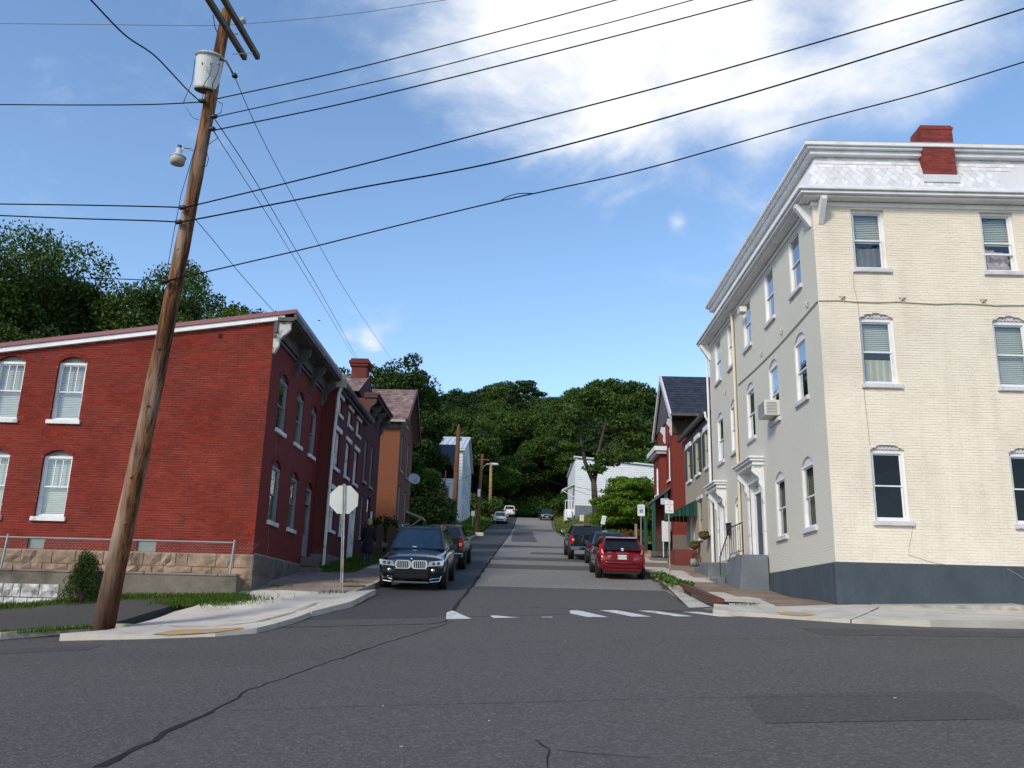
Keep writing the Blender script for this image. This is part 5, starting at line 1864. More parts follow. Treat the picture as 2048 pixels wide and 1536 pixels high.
for i, o in enumerate(t3 + t2 + t1):
    sash(h2, Hs, *o[:4], dep=.10, trim=.07, m=m_whitew, glass=g_std, blind=(m_blind if i in (4, 6) else m_curtd), blind_to=.6 if i not in (5,) else .2, lint=.17, lint_m=m_whitew, sill_m=m_whitew)
b = MB().fbox(Hs, d_h2[0], d_h2[0] + .16, d_h2[2], d_h2[3], -.12, .03).fbox(Hs, d_h2[1] - .16, d_h2[1], d_h2[2], d_h2[3], -.12, .03).fbox(Hs, d_h2[0] + .16, d_h2[1] - .16, d_h2[3] - .3, d_h2[3], -.12, .02)
dr = b.build('door', m_whitew, h2)
MB().fbox(Hs, d_h2[0] + .16, d_h2[1] - .16, d_h2[2], d_h2[3] - .3, -.12, -.07).build('door_leaf', m_whitew, dr)
b = MB()
b.quad(Hs(Y2, Z2, .32), Hs(Y2E + .1, Z2, .32), (-10.2, Y2E + .1, 9.45), (-10.2, Y2, 9.45)).quad((-10.2, Y2, 9.45), (-10.2, Y2E, 9.45), (-16, Y2E, 7.6), (-16, Y2, 7.6))
b.build('roof', m_pslate, h2)
pts = [Vector(Hs(Y2 - .02, 8.05 + z, d_)) for d_, z in ((.18, 0), (.2, -.12), (.28, -.15), (.36, -.1), (.38, .02), (.34, .02), (.30, -.07), (.24, -.09), (.21, 0))]
MB().prism(pts, (0, Y2E + .25 - Y2, 0)).build('gutter', m_dgrey, h2)
MB().fbox(Hs, Y2, Y2E, Z2 - .18, Z2, .0, .18).build('soffit', m_dgrey, h2)
MB().box(X2 - .12, X2 + .36, Y2 - .16, Y2 + .02, 7.85, 8.18).build('gutter_end', m_buff, h2)
MB().tube([(X2 + .2, Y2 - .08, 7.9), (X2 + .12, Y2 - .08, 7.6), (X2 + .06, Y2 - .07, 6.0), (X2 + .04, Y2 - .07, 3.5), (X2 + .04, Y2 - .07, 1.3)], .055, 9).build('downspout', mat('white_rusting_pipe', (0.66, 0.63, 0.62), 0.5, 0.05, 3, stain=((0.35, 0.2, 0.13), 2.6, 0.55, 0.65, 0.8)), h2)
stones(Hf, -7.3, X2, .9, 1.95, m_stoned, h2, d=.04)
stones(Hs, Y2, Y2E, 1.2, 2.0, m_stoned, h2, d=.04)

# third house: purple maroon with heavy cornice, slate roof and chimney
Y3, Y3E = 37.3, 41.6
h3 = thing('row_house', (X2, Y3, 2.2), 'dark purple maroon brick house with bracketed cornice and tall brick chimney', 'house')
t3w = [(37.55, 38.2, 5.5, 7.35, 0), (39.25, 39.9, 5.5, 7.35, 0), (37.6, 38.2, 3.1, 4.9, 0), (39.1, 39.9, 2.85, 5.0, 0)]
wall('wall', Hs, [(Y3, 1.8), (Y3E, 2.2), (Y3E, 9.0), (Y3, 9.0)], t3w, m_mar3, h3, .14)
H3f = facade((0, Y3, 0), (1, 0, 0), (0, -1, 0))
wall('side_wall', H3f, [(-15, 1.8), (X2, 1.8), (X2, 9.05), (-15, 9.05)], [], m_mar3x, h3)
for o in t3w[:3]:
    sash(h3, Hs, *o[:4], dep=.08, trim=.05, m=m_grey, glass=g_std, blind=m_curtd, blind_to=.5)
o = t3w[3]
dr = MB().fbox(Hs, o[0], o[1], o[2], o[3], -.12, -.06).build('door', mat('brown_door', (0.06, 0.035, 0.025), 0.6), h3)
MB().fbox(Hs, o[0] + .1, o[1] - .1, 4.3, 4.9, -.06, -.05).build('pane', g_std, dr)
MB().fbox(Hs, 40.15, 40.3, 4.0, 4.45, .002, .06).build('wall_notice', m_white, h3)
c = MB()
c.fbox(Hs, Y3 - .06, Y3E + .05, 8.72, 9.05, .0, .10).fbox(Hs, Y3 - .12, Y3E + .1, 9.052, 9.16, -.1, .46).fbox(Hs, Y3 - .14, Y3E + .12, 9.162, 9.26, -.1, .54)
cn = c.build('cornice', mat('maroon_cornice', (0.075, 0.022, 0.024), 0.6), h3)
for s in (Y3 + .02, 38.7, 40.1, Y3E - .1):
    bracket(Hs, s, .14, 9.05, .8, .42, m_dgrey if s > Y3 + .1 else mat('maroon_bracket', (0.09, 0.03, 0.03), 0.7), cn)
re, rr_ = (Y3 - .15, 9.30), (39.7, 10.68)
rf = MB().quad((-15, *re), (X2 - .35, *re), (X2 - .35, *rr_), (-15, *rr_)).quad((-15, Y3E, 9.3), (X2 - .35, Y3E, 9.3), (X2 - .35, *rr_), (-15, *rr_)).build('roof', m_pslate, h3)
shingles((-11.5, re[0], re[1]), (X2 - .35, re[0], re[1]), (-11.5, rr_[0], rr_[1]), 16, 8, m_pslate, rf)
MB().prism([Vector((X2 - .36, Y3, 9.27)), Vector((X2 - .36, Y3E, 9.27)), Vector((X2 - .36, rr_[0], rr_[1] - .03))], (-.05, 0, 0)).build('gable', m_mar3, h3)
ch = MB().box(-7.85, -7.15, 39.2, 39.95, 10.0, 11.0).build('chimney', m_marx, h3)
MB().box(-7.92, -7.08, 39.12, 40.03, 11.0, 11.12).box(-7.97, -7.03, 39.07, 40.08, 11.125, 11.26).box(-7.9, -7.1, 39.14, 40.0, 11.265, 11.36).build('chimney_cap', m_marx, ch)

# fourth house: orange brick with pink slate gable
X4, Y4 = -6.42, 46.3
h4 = thing('brick_house', (X4, Y4, 3.0), 'tall orange brick house with pinkish slate gable roof', 'house')
H4f = facade((0, Y4, 0), (1, 0, 0), (0, -1, 0))
H4s = facade((X4, 0, 0), (0, 1, 0), (1, 0, 0))
wall('side_wall', H4f, [(-16, 2.6), (X4, 2.6), (X4, 10.0), (-16, 10.0)], [], m_ora, h4)
w4 = [(47.1, 47.75, 7.5, 9.35, .15), (49.7, 50.35, 7.5, 9.35, .15), (47.1, 47.75, 4.6, 6.6, .15), (49.7, 50.4, 4.4, 6.6, .15), (48.4, 49.0, 10.2, 11.3, .15)]
wall('wall', H4s, [(Y4, 2.6), (52.0, 2.6), (52.0, 10.0), (49.15, 12.3), (Y4, 10.0)], w4, m_oray, h4, .12)
for o in w4:
    sash(h4, H4s, *o[:4], rise=o[4], dep=.07, trim=.06, m=m_buff, blind=m_curtd, blind_to=.5)
re, rr_ = (Y4 - .45, 10.02), (49.15, 12.45)
rf = MB().quad((-16, *re), (X4 + .42, *re), (X4 + .42, *rr_), (-16, *rr_)).quad((-16, 52.5, 10.0), (X4 + .42, 52.5, 10.0), (X4 + .42, *rr_), (-16, *rr_)).build('roof', m_pslate, h4)
shingles((-11.0, re[0], re[1]), (X4 + .42, re[0], re[1]), (-11.0, rr_[0], rr_[1]), 18, 16, m_pslate, rf)
b = MB()
for (p, q, k) in ((re, rr_, 1), ((52.5, 10.0), rr_, -1)):
    b.prism([Vector((X4 + .425, p[0], p[1] - .03)), Vector((X4 + .425, q[0], q[1] + .02)), Vector((X4 + .425, q[0], q[1] - .2)), Vector((X4 + .425, p[0] + .1 * k, p[1] - .2))], (.05, 0, 0))
b.build('bargeboard', mat('maroon_bargeboard', (0.12, 0.05, 0.045), 0.7), h4)
MB().box(-16, X4 + .3, Y4 - .5, Y4 - .4, 9.86, 10.0).build('gutter', m_buff, h4)
MB().box(-16, X4 + .05, Y4 - .06, Y4 - .001, 9.6, 9.98).build('frieze', m_dgrey, h4)
MB().hexa([(X4, 50.5, 5.6), (X4 + 1.0, 50.5, 5.25), (X4 + 1.0, 51.9, 5.25), (X4, 51.9, 5.6), (X4, 50.5, 5.72), (X4 + 1.0, 50.5, 5.35), (X4 + 1.0, 51.9, 5.35), (X4, 51.9, 5.72)]).tube([(X4 + .02, 50.55, 4.6), (X4 + .9, 50.55, 5.3)], .04, 6).build('door_canopy', m_buff, h4)
dish = thing('satellite_dish', (-6.2, 50.2, 7.4), 'pale grey satellite dish fixed to the orange brick house front', 'satellite dish')
MB().lathe([(0.0, 0.0), (.12, .012), (.24, .05), (.33, .11), (.345, .11), (.25, .04), (.12, .0), (0, -.012)], (-6.02, 50.1, 7.42), 18, (.35, -.8, .35)).build('reflector', mat('dish_grey', (0.42, 0.45, 0.48), 0.5), dish, smooth=True)
MB().tube([(X4, 50.3, 7.1), (-6.15, 50.25, 7.1), (-6.03, 50.12, 7.4)], .025, 6).build('mount', m_steel, dish)
MB().tube([(-6.0, 50.05, 7.2), (-5.82, 49.7, 7.52)], .014, 6).box(-5.86, -5.76, 49.62, 49.74, 7.47, 7.56).build('feed_arm', m_steel, dish)

# ================================================================== houses at the top of the street
m_sid = mat('white_siding', (0.64, 0.65, 0.66), 0.6, 0.05, 1.5)
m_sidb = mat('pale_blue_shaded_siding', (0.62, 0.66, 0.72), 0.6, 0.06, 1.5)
m_tin = mat('pale_metal_roofing', (0.50, 0.54, 0.58), 0.4, 0.06, 2, spec=0.5)


def siding(F, s0, s1, z0, z1, m, parent, hgt=0.2, top=None, holes=()):
    z = z0
    while z < z1 - .01:
        zb = min(z + hgt, z1)
        iv = [(s0, s1)]
        for (a, b_, c, e) in holes:
            if zb > c and z < e:
                n = []
                for p, q in iv:
                    if a > p:
                        n.append((p, min(a, q)))
                    if b_ < q:
                        n.append((max(b_, p), q))
                iv = n
        for p, q in iv:
            if top is not None:
                while q > p and top(q) < zb:
                    q -= .1
            if q - p > .02:
                MB().hexa([F(p, z, 0), F(q, z, 0), F(q, z, .05), F(p, z, .05), F(p, zb - .004, 0), F(q, zb - .004, 0), F(q, zb - .004, .012), F(p, zb - .004, .012)]).build('siding_board', m, parent)
        z = zb


# left: tall white house with pale metal roof
wl = thing('white_house', (-5.9, 90, 8.5), 'tall narrow white house with pale metal roof behind the bare pole', 'house')
WLx, WLy = -5.9, 90.0
Wf = facade((0, WLy, 0), (1, 0, 0), (0, -1, 0))
Ws = facade((WLx, 0, 0), (0, 1, 0), (1, 0, 0))
MB().box(-15, WLx - .02, WLy + .02, 106.7, 7.5, 16.6).build('wall', m_sid, wl)
hw = [(-7.95, -7.0, 14.2, 15.95), (-7.95, -7.0, 11.2, 12.9)]
siding(Wf, -15, WLx, 8.3, 16.6, m_sid, wl, .34, holes=hw)
for a, b_, c, e in hw:
    wn_ = MB().fbox(Wf, a, a + .1, c, e, -.02, .06).fbox(Wf, b_ - .1, b_, c, e, -.02, .06).fbox(Wf, a + .1, b_ - .1, e - .1, e, -.02, .058).fbox(Wf, a + .1, b_ - .1, c, c + .1, -.02, .058).fbox(Wf, a + .1, b_ - .1, (c + e) / 2 - .04, (c + e) / 2 + .04, -.02, .05).build('window', m_white, wl)
    MB().fbox(Wf, a + .1, b_ - .1, c + .1, e - .1, -.015, .01).build('pane', mat('far_pane', (0.32, 0.36, 0.40), 0.15), wn_)
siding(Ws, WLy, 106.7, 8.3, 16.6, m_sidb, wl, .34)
for y_ in (92.5, 96, 100, 103.5):
    for z_ in (9.8, 12.2, 14.4):
        wn_ = MB().fbox(Ws, y_, y_ + .9, z_, z_ + 1.5, .02, .06).build('window', m_white, wl)
        MB().fbox(Ws, y_ + .08, y_ + .82, z_ + .08, z_ + 1.42, .061, .066).build('pane', mat('far_pane', (0.32, 0.36, 0.40), 0.15), wn_)
MB().box(-15, WLx + .25, WLy - .35, WLy - .01, 16.45, 16.62).build('eave', m_white, wl)
rf = MB().hexa([(-15, WLy - .4, 16.62), (WLx + .3, WLy - .4, 16.62), (WLx + .3, 98.3, 19.4), (-15, 98.3, 19.4), (-15, WLy - .4, 16.75), (WLx + .3, WLy - .4, 16.75), (WLx + .3, 98.3, 19.55), (-15, 98.3, 19.55)]).quad((-15, 107, 16.7), (WLx + .3, 107, 16.7), (WLx + .3, 98.3, 19.5), (-15, 98.3, 19.5)).build('roof', m_tin, wl)
for i in range(16):
    x_ = -15 + i * .6
    MB().hexa([(x_, WLy - .4, 16.74), (x_ + .05, WLy - .4, 16.74), (x_ + .05, 98.3, 19.54), (x_, 98.3, 19.54), (x_, WLy - .4, 16.82), (x_ + .05, WLy - .4, 16.82), (x_ + .05, 98.3, 19.62), (x_, 98.3, 19.62)]).build('standing_seam', m_tin, rf)
MB().prism([Vector((WLx - .01, WLy, 16.55)), Vector((WLx - .01, 106.7, 16.55)), Vector((WLx - .01, 98.3, 19.45))], (.03, 0, 0)).build('gable', m_sidb, wl)
MB().box(-6.6, -6.4, 95, 95.2, 18.2, 18.8).build('vent_pipe', m_dgrey, rf)
# dark roofed house half hidden by the big dark tree
dh = thing('dark_house', (-6.2, 76, 6.6), 'dark maroon house with black roof, mostly hidden by the dark green tree', 'house')
MB().box(-14, -7.4, 76, 82, 6.0, 12.7).build('wall', m_mar3x, dh)
MB().quad((-14, 75.5, 12.6), (-5.85, 75.5, 12.6), (-5.85, 78.8, 14.95), (-14, 78.8, 14.95)).quad((-14, 82.4, 12.4), (-5.85, 82.4, 12.4), (-5.85, 78.8, 14.95), (-14, 78.8, 14.95)).build('roof', m_bslate, dh)
MB().prism([Vector((-6.0, 75.8, 12.65)), Vector((-6.0, 82, 12.55)), Vector((-6.0, 78.8, 14.8))], (.05, 0, 0)).build('gable', m_mar3, dh)
# right: white clapboard house on its bank
WRx, WRy = 6.7, 106.0
wr = thing('white_house', (WRx, WRy, 12), 'white clapboard house with sloping roof and grey block base at the hilltop', 'house')
Rf = facade((0, WRy, 0), (1, 0, 0), (0, -1, 0))
rtop = lambda x: 18.85 - (x - WRx) * .085
MB().hexa([(WRx, WRy + .02, 12), (19, WRy + .02, 12), (19, 122, 12), (WRx, 122, 12), (WRx, WRy + .02, 18.8), (19, WRy + .02, rtop(19)), (19, 122, rtop(19)), (WRx, 122, 18.8)]).build('wall', m_sid, wr)
hw = [(14.6, 15.5, 15.4, 16.9), (10.2, 11.1, 14.3, 15.9)]
siding(Rf, WRx, 19, 13.1, 18.85, m_sid, wr, .26, top=rtop, holes=hw)
for a, b_, c, e in hw:
    wn_ = MB().fbox(Rf, a, a + .1, c, e, -.02, .06).fbox(Rf, b_ - .1, b_, c, e, -.02, .06).fbox(Rf, a + .1, b_ - .1, e - .1, e, -.02, .058).fbox(Rf, a + .1, b_ - .1, c, c + .1, -.02, .058).build('window', m_white, wr)
    MB().fbox(Rf, a + .1, b_ - .1, c + .1, e - .1, -.015, .01).build('pane', mat('far_pane', (0.32, 0.36, 0.40), 0.15), wn_)
stones(Rf, WRx, 19, 11.0, 13.09, mat('grey_block', (0.16, 0.18, 0.19), 0.9, 0.2, 2, isl=.2), wr, hs=(.2, .21), ls=(.4, .42), d=.02, rough=.004)
MB().hexa([(WRx - .2, WRy - .3, 18.88), (19, WRy - .3, rtop(19) + .02), (19, 122, rtop(19) + .02), (WRx - .2, 122, 18.88), (WRx - .2, WRy - .3, 19.05), (19, WRy - .3, rtop(19) + .2), (19, 122, rtop(19) + .2), (WRx - .2, 122, 19.05)]).build('roof', m_tin, wr)
b = MB().box(5.55, WRx - .01, 107, 109.5, 11.4, 12.75)
pc = thing('porch', (6.1, 107, 11.5), 'small white side porch with railing and slanted canopy', 'porch')
b.build('deck', m_white, pc)
for x_ in (5.58, 6.0, 6.35, 6.66):
    MB().box(x_, x_ + .06, 107.0, 107.06, 12.75, 13.75).build('post', m_white, pc)
MB().box(5.56, 6.72, 107.0, 107.06, 13.76, 13.84).build('rail', m_white, pc)
MB().hexa([(5.15, 106.9, 15.0), (WRx - .01, 106.9, 15.75), (WRx - .01, 109.5, 15.75), (5.15, 109.5, 15.0), (5.15, 106.9, 15.08), (WRx - .01, 106.9, 15.85), (WRx - .01, 109.5, 15.85), (5.15, 109.5, 15.08)]).tube([(5.2, 106.95, 15.0), (WRx - .02, 106.95, 14.2)], .05, 6).build('canopy', m_white, pc)
for i in range(4):
    MB().box(5.75, 6.3, 106.9 - .3 * (i + 1), 106.9 - .3 * i - .01, 11.6, 12.9 - .25 * (i + 1)).build('step', m_white, pc)

# ================================================================== the leaning utility pole
m_pole = None
k = NT('pole_wood')
sp = k.scaled((4.2, 4.2, 0.30))
g = k.noise(3.0, 8, .65, sp, 1.2)
col = k.mix(k.rng(g, .40, .60), (0.055, 0.019, 0.010), (0.25, 0.115, 0.052))
pale = k.noise(1.0, 5, .6, k.scaled((2.2, 2.2, .22), (1.7, 0, 0)))
col = k.mix(k.rng(pale, .50, .62, 0, .8), col, (0.33, 0.25, 0.19))
drk = k.noise(1.0, 5, .6, k.scaled((3.5, 3.5, .25), (8, 3, 2)))
col = k.mix(k.rng(drk, .54, .66, 0, .85), col, (0.040, 0.017, 0.011))
k.bump(g, .8, .03)
ht = k.n('ShaderNodeSeparateXYZ', {0: k.pos()}).outputs['Z']
col = k.mix(k.rng(ht, .2, 1.6, .75, 0), col, (0.035, 0.016, 0.011))
m_pole = k.fin(col, .9, 0, .12)
m_pole2 = mat('far_pole_wood', (0.14, 0.065, 0.035), 0.9, 0.3, 3)
PY = 19.3
pb, ptop = pY(205, 1259, PY), pY(455, 22, PY - .9)
pole = thing('utility_pole', tuple(pb), 'leaning brown wooden utility pole with transformer and crossarms', 'utility pole')
PP = lambda t: pb.lerp(ptop, t)
pts, rr = [], []
for i in range(25):
    t = i / 24
    pts.append(PP(t) + Vector((.05 * math.sin(t * 3.1), .03 * math.sin(t * 4), 0)) - Vector((0, 0, .3 if i == 0 else 0)))
    rr.append(.225 - .10 * t + .006 * math.sin(i * 2.3))
MB().tube(pts, rr, 20).build('shaft', m_pole, pole, smooth=True)
for u, v, r in ((258, 985, .035), (292, 850, .04), (318, 740, .03), (362, 540, .035), (232, 1070, .04)):
    t = (1259 - v) / (1259 - 22)
    q = PP(t)
    q = q + (-q).normalized() * (.225 - .10 * t - .012) + Vector((random.uniform(-.08, .08), 0, 0))
    MB().lathe([(r, -.01), (r * .9, .022), (r * .4, .03), (0, .03)], q, 9, -q).build('knot', m_pole, pole, smooth=True)


def atpole(v):
    return PP((1259 - v) / (1259 - 22))


m_arm = mat('weathered_crossarm', (0.13, 0.115, 0.085), 0.9, 0.25, 5, 0.4, 20)
for (a, b_, dy, nm) in (((398, -32), (490, 116), -.24, 0), ((437, -20), (516, 115), .20, 1)):
    yy = atpole(40).y + dy
    B_ = pY(*b_, yy + .75)
    A = ray(*a)
    A = A * (B_.z / A.z)
    A = A + (A - B_).normalized() * .5
    d_ = (B_ - A).normalized()
    sd_ = d_.cross(Vector((0, 0, 1))).normalized() * .055
    up_ = Vector((0, 0, .07))
    am = MB().hexa([A - sd_ - up_, B_ - sd_ - up_, B_ + sd_ - up_, A + sd_ - up_, A - sd_ + up_, B_ - sd_ + up_, B_ + sd_ + up_, A + sd_ + up_]).build('crossarm', m_arm, pole, bev=.008)
    if nm:
        q = pY(485, 46, yy - .2)
        MB().lathe([(.02, -.1), (.03, 0), (.08, .02), (.085, .08), (.05, .10), (.05, .15), (.02, .16)], q, 10).build('insulator', mat('grey_porcelain', (0.36, 0.38, 0.38), 0.25), am, smooth=True)
q0, q1 = pY(478, 105, PY - 1.1), pY(462, 108, PY - .8)
b = MB()
b.tube([pY(475, 68, PY - 1.0), pY(462, 68, PY - .7)], .02, 6).tube([pY(505, 106, PY - 1.3), pY(465, 108, PY - .8)], .012, 6)
b.build('arm_brace', m_steel, pole)
# transformer can
ct, cbm = pY(420, 112, PY - .95), pY(412, 182, PY - .75)
ax = (ct - cbm).normalized()
hgt = (ct - cbm).length
tr = MB().lathe([(.02, 0), (.27, .0), (.29, .03), (.295, hgt * .5), (.30, hgt - .06), (.325, hgt - .055), (.325, hgt), (.28, hgt + .03), (.05, hgt + .05)], cbm, 26, ax).build('transformer', mat('transformer_grey_white', (0.58, 0.60, 0.58), 0.45, 0.08, 3, stain=((0.3, 0.24, 0.18), 3, .6, .72, .6)), pole, smooth=False)
for u, v in ((398, 118), (408, 108)):
    q = pY(u, v - 4, PY - 1.0)
    MB().lathe([(.035, -.12), (.05, -.1), (.03, -.07), (.05, -.04), (.03, -.01), (.045, .02), (.02, .05)], q, 9, ax).build('bushing', mat('grey_porcelain', (0.36, 0.38, 0.38), 0.25), tr, smooth=True)
for u in (404, 420, 436):
    q = pY(u, 125, PY - 1.28)
    MB().box(q.x - .012, q.x + .012, q.y - .0, q.y + .06, q.z - .03, q.z + .02).build('lug', m_grey, tr)
MB().lathe([(.0, -.012), (.265, -.012), (.27, -.002), (0, -.001)], cbm, 24, ax).build('base_plate', m_dgrey, tr)
MB().lathe([(.327, hgt - .05), (.335, hgt - .04), (.335, hgt - .015), (.327, hgt - .005)], cbm, 26, ax).build('rim_band', m_grey, tr)
# insulated fittings on the shaft, clamps and the yard light
m_fit = mat('black_fitting', (0.015, 0.014, 0.018), 0.5)
for (u, v, l) in ((404, 202, -1), (428, 233, 1), (424, 258, 1), (366, 415, 1), (358, 444, 1), (330, 562, -1)):
    q = pY(u, v, atpole(v).y - .2)
    MB().lathe([(.03, -.09), (.055, -.07), (.055, .05), (.03, .08)], q, 9, (l, -.1, .05)).build('clamp', m_fit, pole, smooth=True)
MB().tube([pY(437, 118, PY - 1.0), pY(452, 122, PY - 1.05), pY(462, 140, PY - 1.05), pY(468, 152, PY - 1.05)], .025, 7).lathe([(.02, .05), (.045, .02), (.075, -.03), (.06, -.06), (.02, -.08)], pY(470, 150, PY - 1.05), 10).build('strain_insulator', m_fit, pole, smooth=True)
b = MB()
b.tube([pY(390, 120, PY - 1.05), pY(384, 165, PY - 1), pY(372, 192, PY - 1), pY(366, 208, PY - 1)], .008, 5)
b.tube([pY(425, 126, PY - 1.3), pY(420, 150, PY - 1.3), pY(408, 168, PY - 1.3), pY(405, 200, PY - .9)], .009, 5)
b.tube([pY(440, 128, PY - 1.3), pY(436, 145, PY - 1.3), pY(425, 168, PY - 1.2), pY(428, 233, PY - .9)], .009, 5)
b.tube([pY(426, 30, PY - 1), pY(430, 55, PY - 1), pY(436, 66, PY - .8)], .012, 5)
b.tube([pY(435, 203, PY - .9), pY(445, 208, PY - 1), pY(442, 225, PY - 1), pY(430, 232, PY - .9)], .009, 5)
b.tube([pY(428, 262, PY - .9), pY(437, 275, PY - 1), pY(415, 290, PY - .85)], .008, 5)
b.tube([pY(412, 300, PY - .8), pY(417, 318, PY - .85), pY(413, 332, PY - .85), pY(405, 334, PY - .7)], .01, 5)
b.tube([pY(372, 215, PY - .9), pY(385, 235, PY - .9), pY(398, 240, PY - .8)], .006, 5)
b.tube([pY(392, 290, PY - .8), pY(362, 390, PY - .75), pY(345, 480, PY - .6), pY(320, 620, PY - .5)], .008, 5)
b.build('lead_wire', m_fit, pole, smooth=True)
yl = thing('yard_light', tuple(pY(355, 310, PY - .8)), 'grey bowl yard light on a short arm of the leaning pole', 'lamp')
c0 = pY(356, 316, PY - .85)
MB().lathe([(.07, -.17), (.155, -.15), (.175, -.02), (.17, 0)], c0, 16).build('lens_bowl', mat('lamp_bowl', (0.40, 0.40, 0.38), 0.3), yl, smooth=True)
MB().lathe([(.185, 0.004), (.18, .03), (.10, .09), (.075, .12), (.07, .24), (.05, .25)], c0, 16).build('housing', mat('lamp_housing', (0.42, 0.43, 0.44), 0.5), yl, smooth=True)
MB().lathe([(.05, .25), (.05, .32), (.03, .33)], c0, 10).build('photocell', mat('photocell_blue', (0.03, 0.05, 0.08), 0.4), yl)
MB().tube([c0 + Vector((.05, 0, .18)), pY(368, 296, PY - .85), pY(380, 297, PY - .8), pY(392, 304, PY - .75)], .02, 7).build('arm', m_steel, yl)


def wire(pts, y0, y1, r, label, m=None, extra=None):
    """a hanging line through the listed view points, its depth running evenly from Y0 to Y1"""
    L = [0.0]
    for a, b_ in zip(pts, pts[1:]):
        L.append(L[-1] + math.hypot(a[0] - b_[0], a[1] - b_[1]))
    W = []
    # depth along a straight span is linear in 1/y along the picture line
    for p, l in zip(pts, L):
        t = l / L[-1]
        W.append(pY(p[0], p[1], 1.0 / ((1 - t) / y0 + t / y1)))
    # smooth (Catmull-Rom)
    Q = []
    for i in range(len(W) - 1):
        p0, p1, p2, p3 = W[max(0, i - 1)], W[i], W[i + 1], W[min(len(W) - 1, i + 2)]
        for j in range(10):
            t = j / 10
            Q.append(0.5 * ((2 * p1) + (p2 - p0) * t + (2 * p0 - 5 * p1 + 4 * p2 - p3) * t * t + (3 * p1 - p0 - 3 * p2 + p3) * t ** 3))
    Q.append(W[-1])
    e0 = Q[0] + (Q[0] - Q[1]).normalized() * 0.0
    if extra:
        d_ = (Q[-1] - Q[-2]).normalized()
        Q.append(Q[-1] + d_ * extra)
    o = MB().tube(Q, r * .68, 6).build('overhead_wire', m or m_wire, loc=tuple(Q[0]))
    return prop(o, label, 'wire', 'wires strung from the leaning pole')


m_wire = mat('black_wire_sheath', (0.008, 0.008, 0.012), 0.9, spec=0.05)
P1 = PY - .9
wire([(432, 198), (700, 139), (1024, 56), (1232, 0)], P1, 17.5, .022, 'topmost of the three dark wires crossing the bright cloud', extra=14)
wire([(430, 234), (800, 152), (1024, 95), (1220, 45), (1385, 0)], P1, 17.3, .020, 'middle of the three dark wires crossing the bright cloud', extra=14)
wire([(426, 261), (700, 204), (1024, 125), (1300, 54), (1502, 0)], P1, 17.1, .024, 'lowest of the three dark wires crossing the bright cloud', extra=14)
wire([(366, 415), (400, 408), (700, 335), (1024, 251), (1400, 152), (1925, 0)], P1 + .1, 15.5, .025, 'dark wire ending at the top right above the white mansard', extra=14)
wire([(358, 444), (400, 437), (700, 379), (1024, 317), (1500, 187), (2048, 17)], P1 + .15, 15.5, .027, 'thick dark wire passing just above the white slate mansard', extra=14)
wire([(330, 562), (380, 551), (600, 500), (800, 450), (1000, 402), (1100, 380), (1300, 335), (1600, 250), (1850, 184), (2048, 124)], P1 + .3, 16.5, .022, 'lowest dark wire with a spliced bulge in the open sky', extra=14)
wire([(1003, 400), (1018, 392), (1040, 387), (1070, 387)], 18.0, 17.9, .016, 'short loose loop spliced on the lowest wire')
wire([(404, 204), (300, 209), (150, 210), (0, 209)], P1, 20, .022, 'dark wire leading off the pole at transformer level', extra=16)
wire([(366, 415), (300, 413), (150, 410), (0, 408)], P1 + .1, 20, .024, 'upper of two dark wires leading left above the trees', extra=16)
wire([(358, 444), (290, 441), (150, 437), (0, 431)], P1 + .15, 20, .024, 'lower of two dark wires leading left above the trees', extra=16)
wire([(330, 562), (240, 558), (100, 554), (0, 552)], P1 + .3, 20, .016, 'thin wire leading left across the tree crowns', extra=16)
wire([(400, 203), (370, 175), (310, 112), (250, 70), (182, 0)], P1, 13, .022, 'sagging black service cable dropping from the upper left to the pole', extra=10)
wire([(470, 155), (520, 268), (600, 420), (700, 596), (786, 724)], P1, 70, .014, 'thin wire running up the street, farthest from the pole', extra=10)
wire([(428, 236), (500, 345), (580, 480), (650, 600), (717, 722)], P1, 60, .016, 'thicker of the two close wires running to the brick chimney', extra=2)
wire([(424, 258), (500, 376), (560, 470), (640, 600), (712, 722)], P1, 60, .013, 'thinner of the two close wires running to the brick chimney', extra=2)
wire([(385, 432), (430, 485), (480, 547), (545, 620)], P1, 26, .012, 'thin service wire from the pole to the red house roof', extra=.3)
wire([(0, 47), (200, 49), (400, 51), (500, 47), (700, 28), (890, 0)], 21, 17.5, .012, 'thin pale line crossing the pole top at the crossarms', mat('pale_wire', (0.10, 0.09, 0.12), 0.5), 10)
# up the street
wire([(905, 968), (1000, 930), (1100, 962), (1330, 1010)], 74, 60, .02, 'sagging wire in front of the dark woods, from bare pole to the green tree')
wire([(958, 985), (1060, 955), (1180, 990), (1330, 1022)], 78, 60, .02, 'second sagging wire below it in front of the dark woods')

